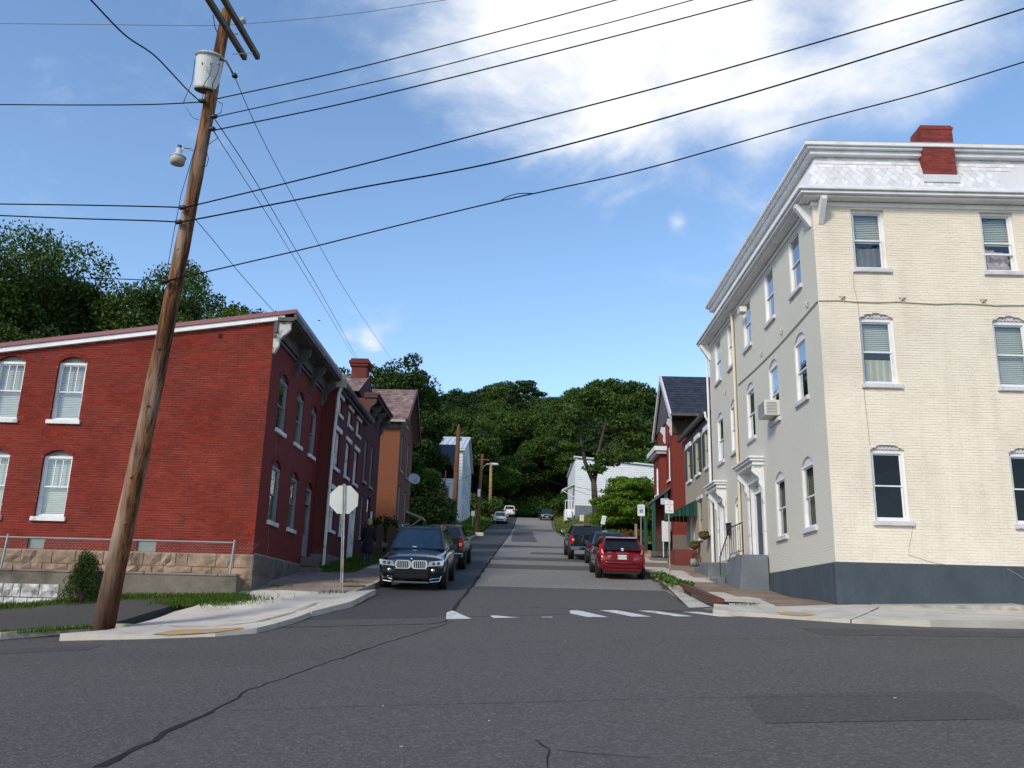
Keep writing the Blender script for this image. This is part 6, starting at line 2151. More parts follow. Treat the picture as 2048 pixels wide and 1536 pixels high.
# ------------------------------------------------------------------ poles further up
p1 = thing('wooden_pole', (-5.2, 72, 6.8), 'tall bare brown pole stub in front of the tall white house', 'pole')
MB().tube([(-5.25, 72, 6.3), (-5.2, 72, 10), (-5.16, 72, 14.9), (-5.15, 72, 15.4)], [.24, .22, .17, .06], 10).build('shaft', m_pole2, p1, smooth=True)
p2 = thing('street_light_pole', (-3.55, 77.5, 6.8), 'brown pole with curved street light arm in front of the woods', 'street lamp')
MB().tube([(-3.62, 77.5, 6.3), (-3.5, 77.5, 10), (-3.33, 77.5, 13.9)], [.19, .16, .12], 10).build('shaft', m_pole2, p2, smooth=True)
MB().tube([(-3.4, 77.4, 12.2), (-3.2, 77.3, 12.75), (-2.9, 77.2, 12.98), (-2.4, 77.1, 13.0)], .045, 7).build('lamp_arm', m_steel, p2, smooth=True)
MB().lathe([(.05, -.3), (.11, -.2), (.13, .1), (.10, .28), (.02, .34)], (-2.2, 77.1, 12.97), 10, (1, 0, -.05)).build('lamp_head', mat('lamp_head_grey', (0.55, 0.56, 0.56), 0.4), p2, smooth=True)
MB().box(-3.62, -3.4, 77.2, 77.34, 10.1, 10.75).build('meter_box', m_white, p2)
MB().box(-3.75, -2.7, 77.45, 77.55, 13.35, 13.47).build('crossarm', m_pole2, p2)
MB().box(-4.2, -3.0, 76.6, 78.2, 6.3, float(G(-3.6, 77.5)) + .2).build('concrete_collar', m_conc, p2)
p3 = thing('wooden_pole', (-3.9, 120, 12.6), 'pale yellowish pole at the edge of the woods', 'pole')
MB().tube([(-3.9, 120, 12.4), (-3.9, 120, 17), (-3.95, 120, 20.4)], [.24, .22, .18], 10).build('shaft', mat('pale_pole_wood', (0.27, 0.18, 0.075), 0.9, 0.25, 3), p3, smooth=True)

# ------------------------------------------------------------------ signs
m_signw = mat('sign_white', (0.72, 0.71, 0.69), 0.5, 0.05, 4)
m_signr = mat('sign_red_print', (0.45, 0.03, 0.05), 0.5, 0.1, 4)
m_signg = mat('sign_green_print', (0.03, 0.20, 0.10), 0.5, 0.1, 4)
m_signb = mat('sign_blue_print', (0.02, 0.09, 0.33), 0.5, 0.1, 4)
m_signk = mat('sign_dark_print', (0.05, 0.04, 0.05), 0.5, 0.1, 4)
m_alu = mat('bare_aluminium_sign_back', (0.50, 0.50, 0.45), 0.42, 0.06, 3, metal=.35)
m_postg = mat('galvanised_post', (0.36, 0.34, 0.31), 0.5, 0.2, 4, metal=.4, stain=((0.22, 0.12, 0.06), 2.2, .52, .68, .7))


def plate(c, w, h, r, th=.004, yaw=0.0, tilt=0.0):
    """a rounded sign plate facing the camera side; returns builder and the map from its own plane"""
    c = Vector(c)
    ex = Vector((math.cos(yaw), math.sin(yaw), 0)) * math.cos(tilt) + Vector((0, 0, 1)) * math.sin(tilt)
    ez = -Vector((math.cos(yaw), math.sin(yaw), 0)) * math.sin(tilt) + Vector((0, 0, 1)) * math.cos(tilt)
    n = Vector((math.sin(yaw), -math.cos(yaw), 0))
    pt = lambda x, z, d=0.0: c + ex * x + ez * z + n * d
    poly = []
    for (sx, sz, a0) in ((1, -1, -90), (1, 1, 0), (-1, 1, 90), (-1, -1, 180)):
        for i in range(5):
            a = math.radians(a0 + 90 * i / 4)
            poly.append(pt(sx * (w / 2 - r) + r * math.cos(a), sz * (h / 2 - r) + r * math.sin(a)))
    return MB().prism(poly, -n * th), pt


def text(txt, size, m, parent, pt, x, z, name='lettering'):
    return text_mesh(txt, size, m, name, parent, lambda a, b_: pt(x + a, z + b_, .002))


# back of the stop sign
sy = 24.2
sb, st_ = pY(684, 1184, sy), pY(688.5, 968, sy)
ss = thing('stop_sign', tuple(sb), 'bare back of an octagonal stop sign on a steel post', 'sign')
cc = pY(687.5, 999, sy)
R = .385 / math.cos(math.pi / 8)
ex_ = Vector((math.cos(.03), math.sin(.03), 0))
oct_ = [cc + Vector((0, .03, 0)) + ex_ * R * math.cos(math.pi / 8 + i * math.pi / 4) + Vector((0, 0, R * math.sin(math.pi / 8 + i * math.pi / 4))) for i in range(8)]
MB().prism(oct_, (0, .004, 0)).build('plate', m_alu, ss)
t_ = MB()
t_.tube([sb - Vector((0, 0, .3)), sb.lerp(st_, .5), st_], .001, 4)
dv = (st_ - sb)
b = MB()
for (a, c_, d0_, d1_) in ((-.038, -.018, 0, .012), (.018, .038, 0, .012), (-.02, -.014, .012, .035), (.014, .02, .012, .035), (-.014, .014, .031, .035)):
    p, q = sb - Vector((0, 0, .3)), st_
    b.hexa([p + Vector((a, d0_ - .02, 0)), p + Vector((c_, d0_ - .02, 0)), p + Vector((c_, d1_ - .02, 0)), p + Vector((a, d1_ - .02, 0)), q + Vector((a, d0_ - .02, 0)), q + Vector((c_, d0_ - .02, 0)), q + Vector((c_, d1_ - .02, 0)), q + Vector((a, d1_ - .02, 0))])
b.build('post', m_postg, ss)
for dz in (-.2, .2):
    MB().lathe([(.012, 0), (.012, .014), (.0, .016)], cc + Vector((0, -.012, dz)), 7, (0, -1, 0)).build('bolt', m_steel, ss)

# no parking sign beside the red hatchback
ny = 31.8
nb = pY(1340, 1160, ny)
nt_ = pY(1337, 1000, ny)
ns = thing('parking_sign', tuple(nb), 'NO PARKING HERE TO CORNER sign on a thin post near the green awning', 'sign')
c0 = pY(1338.4, 1013.5, ny - .05)
b, pt = plate(c0, .305, .46, .03, yaw=.05)
b.build('plate', m_signw, ns)
for tx, sz, z, m_ in (('NO', .085, .155, m_signr), ('PARKING', .072, .07, m_signr), ('HERE', .05, -.02, m_signk), ('TO', .05, -.085, m_signk), ('CORNER', .058, -.155, m_signk)):
    text(tx, sz, m_, ns, pt, 0, z)
MB().tube([nb - Vector((0, 0, .2)), nt_], .028, 8).build('post', m_postg, ns)
# second plate behind it, on the porch side
c1 = pY(1330, 1003, 43.0)
s2 = thing('small_sign', tuple(c1), 'blank pale plate half hidden behind the no parking sign', 'sign')
b, pt = plate(c1, .42, .3, .04, yaw=.05)
b.build('plate', mat('pale_sign_blue_white', (0.55, 0.56, 0.66), 0.5), s2)
MB().tube([c1 + Vector((.1, .03, -.6)), c1 + Vector((.1, .03, .1))], .02, 6).build('bracket', m_postg, s2)
# accessible parking sign
hy = 39.3
hb, c0 = pY(1282, 1130, hy), pY(1282.4, 1020.5, hy)
hs = thing('parking_sign', tuple(hb), 'reserved parking sign with a blue wheelchair square on a steel post', 'sign')
b, pt = plate(c0, .32, .50, .03)
b.build('plate', m_signw, hs)
text('RESERVED', .058, m_signg, hs, pt, 0, .175)
text('PARKING', .058, m_signg, hs, pt, 0, .105)
MB().quad(pt(-.075, -.115, .002), pt(.075, -.115, .002), pt(.075, .045, .002), pt(-.075, .045, .002)).build('blue_square', m_signb, hs)
b = MB()
n = 14
for i in range(n):
    a0, a1 = math.radians(150 + 230 * i / n), math.radians(150 + 230 * (i + 1) / n)
    b.quad(*[pt(-.005 + rr_ * math.cos(a), -.06 + rr_ * math.sin(a), .004) for rr_, a in ((.030, a0), (.030, a1), (.041, a1), (.041, a0))])
b.quad(pt(-.02, -.04, .004), pt(-.008, -.04, .004), pt(-.008, .01, .004), pt(-.02, .01, .004)).quad(pt(-.02, -.045, .004), pt(.03, -.045, .004), pt(.03, -.034, .004), pt(-.02, -.034, .004))
b.quad(pt(.022, -.036, .004), pt(.034, -.036, .004), pt(.052, -.085, .004), pt(.040, -.088, .004)).quad(pt(-.02, -.012, .004), pt(.02, -.012, .004), pt(.02, -.003, .004), pt(-.02, -.003, .004))
b.quad(*[pt(-.014 + .013 * math.cos(a), .024 + .013 * math.sin(a), .004) for a in [i * math.pi / 4 for i in range(8)]])
b.build('wheelchair_symbol', m_signw, hs)
MB().tube([hb - Vector((0, 0, .25)), c0 + Vector((0, .035, .2))], .027, 8).build('post', m_steel, hs)
# farther two
fy = 58.0
c0 = pY(1163.5, 1036, fy)
fs_ = thing('parking_sign', (c0.x, fy, c0.z - 2), 'small no parking sign on a wooden post by the grass bank', 'sign')
b, pt = plate(c0, .27, .40, .03)
b.build('plate', m_signw, fs_)
for tx, sz, z in (('NO', .08, .12), ('PARKING', .065, .04), ('HERE', .05, -.03), ('TO', .045, -.085), ('CORNER', .055, -.14)):
    text(tx, sz, m_signr, fs_, pt, 0, z)
MB().box(c0.x - .04, c0.x + .04, fy + .01, fy + .09, c0.z - 2.6, c0.z - .1).build('post', m_pole2, fs_)
fy = 54.0
c0 = pY(1207, 1040, fy)
fs_ = thing('parking_sign', (c0.x, fy, c0.z - 2), 'tilted white sign in front of the low spreading green tree', 'sign')
b, pt = plate(c0, .26, .52, .03, tilt=-.22)
b.build('plate', m_signw, fs_)
for j, tx in enumerate(('NO', 'PARKING', 'THIS', 'SIDE')):
    text(tx, .07 if j != 1 else .055, m_signk, fs_, pt, 0, .17 - .11 * j)
MB().tube([pt(-.02, -.2, -.03), pt(-.3, -2.4, -.03)], .025, 7).build('post', m_postg, fs_)
c0 = pY(946, 1027, 88)
fs_ = thing('small_sign', (c0.x, 88, c0.z - 2), 'small pale sign back on the grass verge by the white house', 'sign')
b, pt = plate(c0, .33, .5, .03)
b.build('plate', m_alu, fs_)
MB().tube([(c0.x, 88.03, c0.z - 2.2), (c0.x, 88.03, c0.z + .2)], .03, 6).build('post', m_postg, fs_)
for u, v0, v1, lab in ((1309, 1050, 1108, 'thin grey wooden post by the porch steps'), (1272, 1048, 1090, 'thin wooden post behind the red hatchback')):
    q = pY(u, v1, 45)
    o = MB().box(q.x - .06, q.x + .06, 44.94, 45.06, q.z - .3, pY(u, v0, 45).z).build('wooden_post', mat('grey_post_wood', (0.26, 0.21, 0.15), 0.9), loc=tuple(q))
    prop(o, lab, 'post')
# ================================================================== vehicles
def paint(name, col, metal=0.35, rough=0.28):
    return mat(name, col, rough, 0.05, 1.5, metal=metal, spec=0.5, coat=0.8)


m_tyre = mat('tyre_rubber', (0.016, 0.016, 0.017), 0.85, 0.2, 8)
m_rim = mat('alloy_rim', (0.30, 0.30, 0.31), 0.35, 0.1, 8, metal=.7)
m_cglass = mat('dark_car_glass', (0.010, 0.013, 0.015), 0.05, 0.1, 3, spec=0.5)
m_cglassb = mat('blue_tinted_windscreen', (0.012, 0.028, 0.055), 0.05, 0.35, 5, spec=0.55)
m_trim = mat('black_plastic_trim', (0.014, 0.014, 0.015), 0.6, 0.15, 6)
m_chrome = mat('chrome', (0.66, 0.66, 0.68), 0.14, 0.05, 6, metal=1.0)
m_bright = mat('chrome_reflection_pale', (0.72, 0.72, 0.73), 0.3, 0.05, 6, metal=.35)  # bright reflection of the chrome put into a pale, mostly non-metal colour
m_lamp = mat('clear_lamp_lens', (0.50, 0.52, 0.54), 0.12, 0.2, 14, metal=.3, spec=.8)
m_lampin = mat('lamp_bezel_dark', (0.07, 0.09, 0.12), 0.2, 0.2, 14)
m_tail = mat('red_tail_lens', (0.42, 0.012, 0.016), 0.14, 0.25, 18, spec=.8)
m_tailw = mat('pale_tail_lens', (0.62, 0.42, 0.36), 0.15, 0.15, 18)
m_plate = mat('number_plate_white', (0.66, 0.68, 0.66), 0.5, 0.05, 5)


def loft(name, st, m, parent, sub=1, label=None):
    """st: (y, zbottom, ztop, halfwidth bottom, mid, top, crown)"""
    b = MB()
    n = 14
    for (y, zb, zt, wb, wm, wt, cr) in st:
        h = zt - zb
        half = [(0.0, zb), (wb * .6, zb), (wb, zb + .02), (wm, zb + h * .32), (wm, zb + h * .62), (wm * .5 + wt * .5, zb + h * .88), (wt * .92, zt), (0.0, zt + cr)]
        ring = half + [(-x, z) for x, z in half[-2:0:-1]]
        b.v += [(x, y, z) for x, z in ring]
    k = len(ring)
    m_ = len(st)
    for i in range(m_ - 1):
        for j in range(k):
            j2 = (j + 1) % k
            b.f.append((i * k + j, i * k + j2, (i + 1) * k + j2, (i + 1) * k + j))
    b.f.append(tuple(reversed(range(k))))
    b.f.append(tuple((m_ - 1) * k + j for j in range(k)))
    o = b.build(name, m, parent, smooth=True, label=label)
    md = o.modifiers.new('smooth', 'SUBSURF')
    md.levels = md.render_levels = sub
    return o


def bil(P, s, t):
    """point of the quad P (bottom a, b; top c, d) at s across, t up"""
    a, b_, c, d = [Vector(p) for p in P]
    return a.lerp(b_, s).lerp(d.lerp(c, s), t)


def panel(name, P, s0, s1, t0, t1, m, parent, off=.008, th=.01):
    n = (Vector(P[1]) - Vector(P[0])).cross(Vector(P[3]) - Vector(P[0])).normalized()
    q = [bil(P, s, t) + n * off for s, t in ((s0, t0), (s1, t0), (s1, t1), (s0, t1))]
    o = MB().prism(q, -n * th).build(name, m, parent)
    return o


def wheels(root, W, r, ys, wd=.21, rim=m_rim):
    first = None
    for y in ys:
        for s in (-1, 1):
            x = s * (W / 2 - wd / 2 - .01)
            t = MB().lathe([(r * .6, -wd / 2 + .02), (r * .93, -wd / 2), (r, -wd / 2 + .03), (r, wd / 2 - .03), (r * .93, wd / 2), (r * .6, wd / 2 - .02)], (x, y, r), 24, (s, 0, 0)).build('wheel', m_tyre, root)
            q = MB().lathe([(r * .64, wd / 2 - .05), (r * .62, wd / 2 - .012), (r * .56, wd / 2 - .03), (.0, wd / 2 - .05)], (x, y, r), 20, (s, 0, 0))
            for i in range(5):
                a = i * 2 * math.pi / 5
                c, d = math.cos(a), math.sin(a)
                xx = x + s * (wd / 2 - .02)
                pa = [(xx, y + rr * c - ww * d, r + rr * d + ww * c) for rr, ww in ((.04, -.035), (r * .6, -.025), (r * .6, .025), (.04, .035))]
                q.prism([Vector(p) for p in pa], (-s * .03, 0, 0))
            q.build('rim', rim, t)
            a_ = MB().lathe([(r + .07, -.14), (r + .07, .0), (0, .0)], (s * (W / 2 - .003), y, r + .01), 22, (s, 0, 0)).build('wheel_arch', m_trim, root)
    return


def mirrors(root, W, y, z, m):
    for s in (-1, 1):
        x = s * (W / 2 - .03)
        MB().hexa([(x, y - .05, z - .06), (x + s * .2, y - .09, z - .08), (x + s * .2, y + .05, z - .08), (x, y + .05, z - .06), (x, y - .05, z + .05), (x + s * .2, y - .08, z + .09), (x + s * .2, y + .04, z + .08), (x, y + .05, z + .05)]).build('mirror', m, root, bev=.02)


def cabin(root, zb, zt, yb0, yt0, yt1, yb1, wb, wt, m, glass, side=((.06, .48), (.52, .94)), crown=.04, wind=None, rear=None, t0=.10, t1=.88, rt0=.12, rt1=.86):
    """greenhouse tapering to the roof; front at larger y"""
    fa, fb_, fc, fd = (-wb, yb0, zb), (wb, yb0, zb), (wt, yt0, zt), (-wt, yt0, zt)
    ra, rb, rc, rd_ = (wb, yb1, zb), (-wb, yb1, zb), (-wt, yt1, zt), (wt, yt1, zt)
    b = MB()
    b.hexa([rb, ra, fb_, fa, rc, rd_, fc, fd])
    ym = (yt0 + yt1) / 2
    b.v += [(0, yt0 - .1, zt + crown), (0, yt1 + .1, zt + crown)]
    b.f += [(7, 6, 8), (6, 5, 9, 8), (5, 4, 9), (4, 7, 8, 9)]
    o = b.build('cabin', m, root, smooth=False, bev=.045)
    ws = panel('windscreen', (fb_, fa, fd, fc), .06, .94, t0, t1, wind or glass, root)
    rw_ = panel('rear_window', (rb, ra, rd_, rc), .07, .93, rt0, rt1, rear or glass, root)
    for s in (-1, 1):
        P = ((s * wb, yb0, zb), (s * wb, yb1, zb), (s * wt, yt1, zt), (s * wt, yt0, zt))
        if s > 0:
            for a, c in side:
                panel('side_window', (P[1], P[0], P[3], P[2]), 1 - c, 1 - a, .12, .86, glass, root)
        else:
            for a, c in side:
                panel('side_window', P, a, c, .12, .86, glass, root)
    return ws, rw_


def front_lamp(root, x0, x1, z0, z1, y0, y1, m=None):
    s = 1 if x1 > 0 else -1
    a = [Vector((x0, y0, z0 + .03)), Vector((x1, y1, z0 + .06)), Vector((x1 + s * .03, y1 - .04, z1 + .02)), Vector((x0 + s * .03, y0 - .01, z1))]
    h = MB().prism(a, (0, -.06, 0)).build('headlight', m or m_lamp, root, bev=.012)
    for t in (.35, .68):
        c = a[0].lerp(a[1], t).lerp(a[3].lerp(a[2], t), .48)
        r_ = abs(z1 - z0) * .30
        MB().lathe([(r_, 0), (r_, .012), (r_ * .7, .02), (r_ * .4, .014), (0, .014)], c, 12, (s * .25, 1, 0)).build('lamp_ring', m_lampin, h)
    return h


def place(root, x, y, facing, yaw=0.0):
    dz = math.atan2(G(x, y + 1.4) - G(x, y - 1.4), 2.8)
    R = Matrix.Rotation(dz, 4, 'X') @ Matrix.Rotation(math.radians(yaw) + (0 if facing > 0 else math.pi), 4, 'Z')
    root.rotation_mode = 'QUATERNION'
    root.rotation_quaternion = R.to_quaternion()
    root.location = (x, y, (G(x, y + 1.4) + G(x, y - 1.4)) / 2 + .006)


# --- dark blue sport utility vehicle, nose towards the camera
p_navy = paint('navy_black_car_paint', (0.006, 0.010, 0.019), .3, .22)
L, W = 4.85, 1.94
c = thing('parked_car', (0, 0, 0), 'glossy navy black SUV with twin chrome grille parked facing downhill', 'car')
loft('body', [(-2.42, .55, 1.0, .70, .74, .72, .02), (-2.34, .38, 1.10, .82, .88, .82, .02), (-1.9, .30, 1.12, .86, .96, .86, .02), (-.8, .28, 1.10, .88, .965, .88, .02), (.6, .28, 1.09, .88, .965, .88, .03),
              (1.1, .28, 1.08, .88, .96, .85, .05), (1.7, .30, 1.02, .87, .965, .86, .05), (2.15, .32, .965, .86, .955, .84, .04), (2.36, .34, .92, .84, .92, .80, .025), (2.44, .40, .84, .80, .88, .76, .01)], p_navy, c)
cabin(c, 1.08, 1.70, 1.12, .28, -1.95, -2.28, .86, .62, p_navy, m_cglass, wind=m_cglassb, t0=.06, t1=.90)
wheels(c, W, .375, (-1.45, 1.48), .26)
mirrors(c, W, .72, 1.16, p_navy)
for s in (-1, 1):
    MB().tube([(s * .60, .1, 1.72), (s * .62, 0, 1.77), (s * .63, -1.7, 1.76), (s * .61, -1.85, 1.71)], .018, 6).build('roof_rail', m_chrome, c)
    x0, x1 = (.025, .44)
    oval = lambda k, d: [Vector((s * (.235 + .215 * k * (1 if abs(math.cos(a)) < 1e-6 else math.copysign(abs(math.cos(a)) ** .45, math.cos(a)))), 2.435 + d, .735 + .115 * k * math.copysign(abs(math.sin(a)) ** .55, math.sin(a)))) for a in [2 * math.pi * i / 24 for i in range(24)]]
    g = MB().prism(oval(1.0, .02), (0, -.05, 0)).build('grille', m_trim, c)
    o_, i_ = oval(1.05, .027), oval(.86, .027)
    b = MB()
    for i in range(24):
        j = (i + 1) % 24
        b.quad(o_[i], o_[j], i_[j], i_[i])
    b.build('chrome_ring', m_bright, g)
    for i in range(7):
        x = s * (.235 + (-.16 + .32 * i / 6))
        hh = .098 if 0 < i < 6 else .075
        MB().box(x - .007, x + .007, 2.44, 2.466, .735 - hh, .735 + hh).build('grille_bar', m_bright, g)
    front_lamp(c, s * .48, s * .885, .67, .83, 2.47, 2.40)
    MB().lathe([(.055, 0), (.05, .02), (.03, .03), (0, .03)], (s * .62, 2.415, .57), 14, (0, 1, 0)).build('fog_lamp', m_chrome, c)
    tr_ = [(s * .55, 2.42, .25), (s * .80, 2.30, .27), (s * .85, 2.24, .44)]
    MB().tube(tr_, .017, 6).tube([(s * .55, 2.42, .25), (s * .53, 2.44, .32), (s * .62, 2.42, .345), (s * .80, 2.31, .36)], .013, 6).build('intake_trim', m_chrome, c)
    MB().hexa([(s * .54, 2.36, .27), (s * .82, 2.24, .28), (s * .82, 2.15, .28), (s * .54, 2.3, .27), (s * .54, 2.40, .40), (s * .83, 2.27, .42), (s * .83, 2.15, .42), (s * .54, 2.3, .40)]).build('intake', m_trim, c)
    MB().box(s * .60, s * .84, -2.44, -2.38, .82, 1.0).build('taillight', m_tail, c)
MB().box(-.50, .50, 2.36, 2.455, .34, .56).build('lower_grille', m_black, c, bev=.02)
MB().box(-.47, .47, 2.45, 2.462, .44, .455).build('grille_slat', m_trim, c)
MB().hexa([(-.52, 2.40, .215), (.52, 2.40, .215), (.52, 2.47, .215), (-.52, 2.47, .215), (-.50, 2.40, .26), (.50, 2.40, .26), (.50, 2.475, .26), (-.50, 2.475, .26)]).build('skid_bar', m_chrome, c, bev=.008)
e = MB().lathe([(.042, 0), (.042, .008), (0, .010)], (0, 2.40, .885), 20, (0, .55, .83)).build('badge', m_trim, c)
m_bw, m_bb = mat('badge_white', (.7, .7, .7), .3), mat('badge_blue', (.03, .15, .45), .3)
ax_ = Vector((0, .55, .83)).normalized()
a_, b2_ = Vector((1, 0, 0)), ax_.cross(Vector((1, 0, 0)))
for qn in range(4):
    cc_ = Vector((0, 2.40, .885)) + ax_ * .0115
    MB().add([cc_] + [cc_ + (a_ * math.cos(t) + b2_ * math.sin(t)) * .030 for t in [qn * math.pi / 2 + i * math.pi / 10 for i in range(6)]], [(0, i + 1, i + 2) for i in range(5)]).build('badge_quarter', m_bw if qn % 2 else m_bb, e)
MB().box(.02, .14, 1.05, 1.07, 1.155, 1.175).build('dash_paper', m_plate, c)
place(c, -3.02, 28.13, -1)

# --- pickups seen from behind
def pickup(col, label, dark, bump_m, lights):
    c = thing('pickup_truck', (0, 0, 0), label, 'pickup truck')
    L, W = 5.8, 1.98
    loft('body', [(-2.86, .62, 1.18, .86, .93, .90, .0), (-2.80, .55, 1.22, .90, .97, .93, .0), (-2.0, .48, 1.23, .90, .985, .93, .0), (-.6, .45, 1.22, .90, .985, .93, .0), (.9, .45, 1.18, .90, .985, .92, .01),
                  (1.3, .46, 1.16, .90, .98, .90, .05), (2.2, .48, 1.12, .88, .97, .86, .06), (2.75, .50, 1.05, .84, .92, .80, .04), (2.88, .55, .95, .78, .84, .72, .02)], col, c)
    cabin(c, 1.16, 1.68, 1.35, .50, -.72, -.98, .90, .68, col, m_cglass, side=((.08, .50), (.54, .93)), rt0=.10, rt1=.88)
    # open bed: dark floor and raised rails
    MB().box(-.74, .74, -2.72, -1.02, 1.222, 1.235).build('bed_floor', m_trim, c)
    for s in (-1, 1):
        MB().box(s * .78 - .10, s * .78 + .12, -2.80, -.98, 1.2, 1.29).build('bed_rail', col, c, bev=.03)
    tg = MB().box(-.80, .80, -2.90, -2.83, .66, 1.29).build('tailgate', col, c, bev=.025)
    MB().box(-.64, .64, -2.915, -2.90, .80, 1.12).build('pressing', dark, tg, bev=.01)
    MB().box(-.14, .14, -2.925, -2.91, 1.14, 1.20).build('handle', m_trim, tg)
    for s in (-1, 1):
        t = MB().hexa([(s * .80, -2.905, .80), (s * .955, -2.84, .80), (s * .955, -2.70, .80), (s * .80, -2.75, .80), (s * .80, -2.905, 1.24), (s * .95, -2.84, 1.24), (s * .95, -2.70, 1.24), (s * .80, -2.75, 1.24)]).build('taillight', m_tail, c, bev=.01)
        MB().box(s * .83 - .04, s * .83 + .06, -2.925, -2.90, .95, 1.07).build('reverse_lens', m_tailw, t)
        front_lamp(c, s * .50, s * .86, .85, 1.05, 2.90, 2.80)
    MB().hexa([(-.93, -3.02, .50), (.93, -3.02, .50), (.93, -2.82, .50), (-.93, -2.82, .50), (-.95, -3.04, .68), (.95, -3.04, .68), (.95, -2.82, .68), (-.95, -2.82, .68)]).build('bumper', bump_m, c, bev=.03)
    MB().box(-.16, .16, -3.055, -3.045, .53, .66).build('number_plate', m_plate, c)
    MB().box(-.5, .5, 2.88, 2.94, .68, .98).build('grille', m_chrome, c, bev=.02)
    MB().box(-.18, .18, -.80, -.74, 1.70, 1.735).build('brake_lamp', m_tail, c)
    wheels(c, W, .40, (-1.75, 1.85), .27)
    mirrors(c, W + .06, 1.0, 1.34, lights)
    return c


p_olive = paint('dark_grey_pickup_paint', (0.040, 0.038, 0.035), .5, .3)
pk = pickup(p_olive, 'dark grey pickup truck parked uphill behind the navy SUV', p_olive, m_chrome, m_trim)
place(pk, -2.98, 36.4, 1)
pk.scale = (1, 1, .95)
p_black = paint('black_green_pickup_paint', (0.012, 0.020, 0.020), .4, .22)
pk2 = pickup(p_black, 'black pickup truck with chrome bumper and mirrors on the right', p_black, m_chrome, m_chrome)
place(pk2, 3.42, 45.3, 1)
pk2.scale = (1, 1, .94)

# --- red hatchback, tail towards the camera
p_red = paint('metallic_red_paint', (0.230, 0.006, 0.012), .45, .25)
c = thing('parked_car', (0, 0, 0), 'shiny red hatchback with white number plate parked facing uphill', 'car')
W = 1.695
loft('body', [(-2.05, .42, .72, .62, .68, .60, .0), (-2.02, .34, .80, .72, .77, .70, .0), (-1.90, .28, .98, .78, .835, .74, .02), (-1.5, .26, 1.02, .80, .845, .76, .02), (-.6, .22, 1.00, .80, .845, .77, .02), (.5, .22, .98, .80, .845, .77, .03),
              (.95, .23, .96, .79, .845, .74, .06), (1.5, .25, .86, .77, .83, .68, .06), (1.9, .28, .74, .70, .75, .58, .04), (2.05, .36, .64, .58, .62, .46, .02)], p_red, c)
cabin(c, .98, 1.40, 1.15, .25, -1.60, -1.98, .78, .58, p_red, m_cglass, side=((.10, .46), (.50, .86)), rear=m_cglass, rt0=.10, rt1=.90)
MB().hexa([(-.57, -1.74, 1.37), (.57, -1.74, 1.37), (.53, -1.42, 1.40), (-.53, -1.42, 1.40), (-.55, -1.76, 1.40), (.55, -1.76, 1.40), (.53, -1.42, 1.435), (-.53, -1.42, 1.435)]).build('spoiler', p_red, c, bev=.012)
for s in (-1, 1):
    a = [Vector((s * .60, -2.045, .82)), Vector((s * .74, -1.96, .80)), Vector((s * .80, -1.86, .98)), Vector((s * .76, -1.82, 1.20)), Vector((s * .68, -1.92, 1.18)), Vector((s * .66, -2.0, 1.0))]
    t = MB().prism(a, (0, .08, 0)).build('taillight', m_tail, c)
    MB().prism([Vector((s * .635, -2.052, .86)), Vector((s * .70, -2.01, .87)), Vector((s * .735, -1.95, 1.0)), Vector((s * .68, -2.02, 1.02))], (0, .03, 0)).build('reverse_lens', m_tailw, t)
    front_lamp(c, s * .45, s * .74, .62, .78, 2.0, 1.85)
MB().tube([(-.76, -1.97, .62), (-.5, -2.07, .575), (0, -2.10, .56), (.5, -2.07, .575), (.76, -1.97, .62)], .03, 8).build('bumper_crease', p_red, c, smooth=True)
MB().hexa([(-.66, -2.07, .27), (.66, -2.07, .27), (.66, -1.95, .24), (-.66, -1.95, .24), (-.66, -2.085, .36), (.66, -2.085, .36), (.66, -1.95, .36), (-.66, -1.95, .36)]).build('lower_bumper', p_red, c, bev=.02)
MB().box(-.60, .60, -2.062, -2.05, .195, .27).build('lower_trim', m_trim, c)
rcs = MB().prism([Vector((-.42, -2.074, .64)), Vector((.42, -2.074, .64)), Vector((.36, -2.064, .88)), Vector((-.36, -2.064, .88))], (0, .03, 0)).build('plate_recess', p_red, c)
MB().hexa([(-.24, -2.09, .86), (.24, -2.09, .86), (.24, -2.03, .90), (-.24, -2.03, .90), (-.22, -2.085, .91), (.22, -2.085, .91), (.22, -2.02, .95), (-.22, -2.02, .95)]).build('tailgate_handle', p_red, c, bev=.012)
pl = MB().box(-.155, .155, -2.092, -2.078, .685, .835).build('number_plate', m_plate, c)
text_mesh('2CL1147', .085, m_signk, 'lettering', pl, lambda a, b_: Vector((a, -2.0935, .755 + b_)))
MB().lathe([(.055, 0), (.055, .012), (.042, .014), (.042, .006), (0, .006)], (0, -2.045, 1.02), 18, (0, -1, .15)).box(-.058, .058, -2.066, -2.055, 1.008, 1.034).build('badge', m_chrome, c)
MB().box(-.52, -.36, -2.052, -2.04, .90, .93).build('badge', m_chrome, c)
MB().box(.38, .50, -2.075, -2.06, .66, .68).build('badge', m_chrome, c)
MB().box(-.50, -.36, -2.06, -2.045, .74, .82).build('sticker', mat('pinkish_sticker', (.50, .18, .16), .5), c)
MB().tube([(0, -2.03, 1.09), (.1, -2.0, 1.13), (.3, -1.96, 1.12)], .012, 5).build('rear_wiper', m_trim, c)
wheels(c, W, .31, (-1.28, 1.30), .20)
mirrors(c, W, .62, 1.02, p_red)
place(c, 3.62, 33.3, 1)


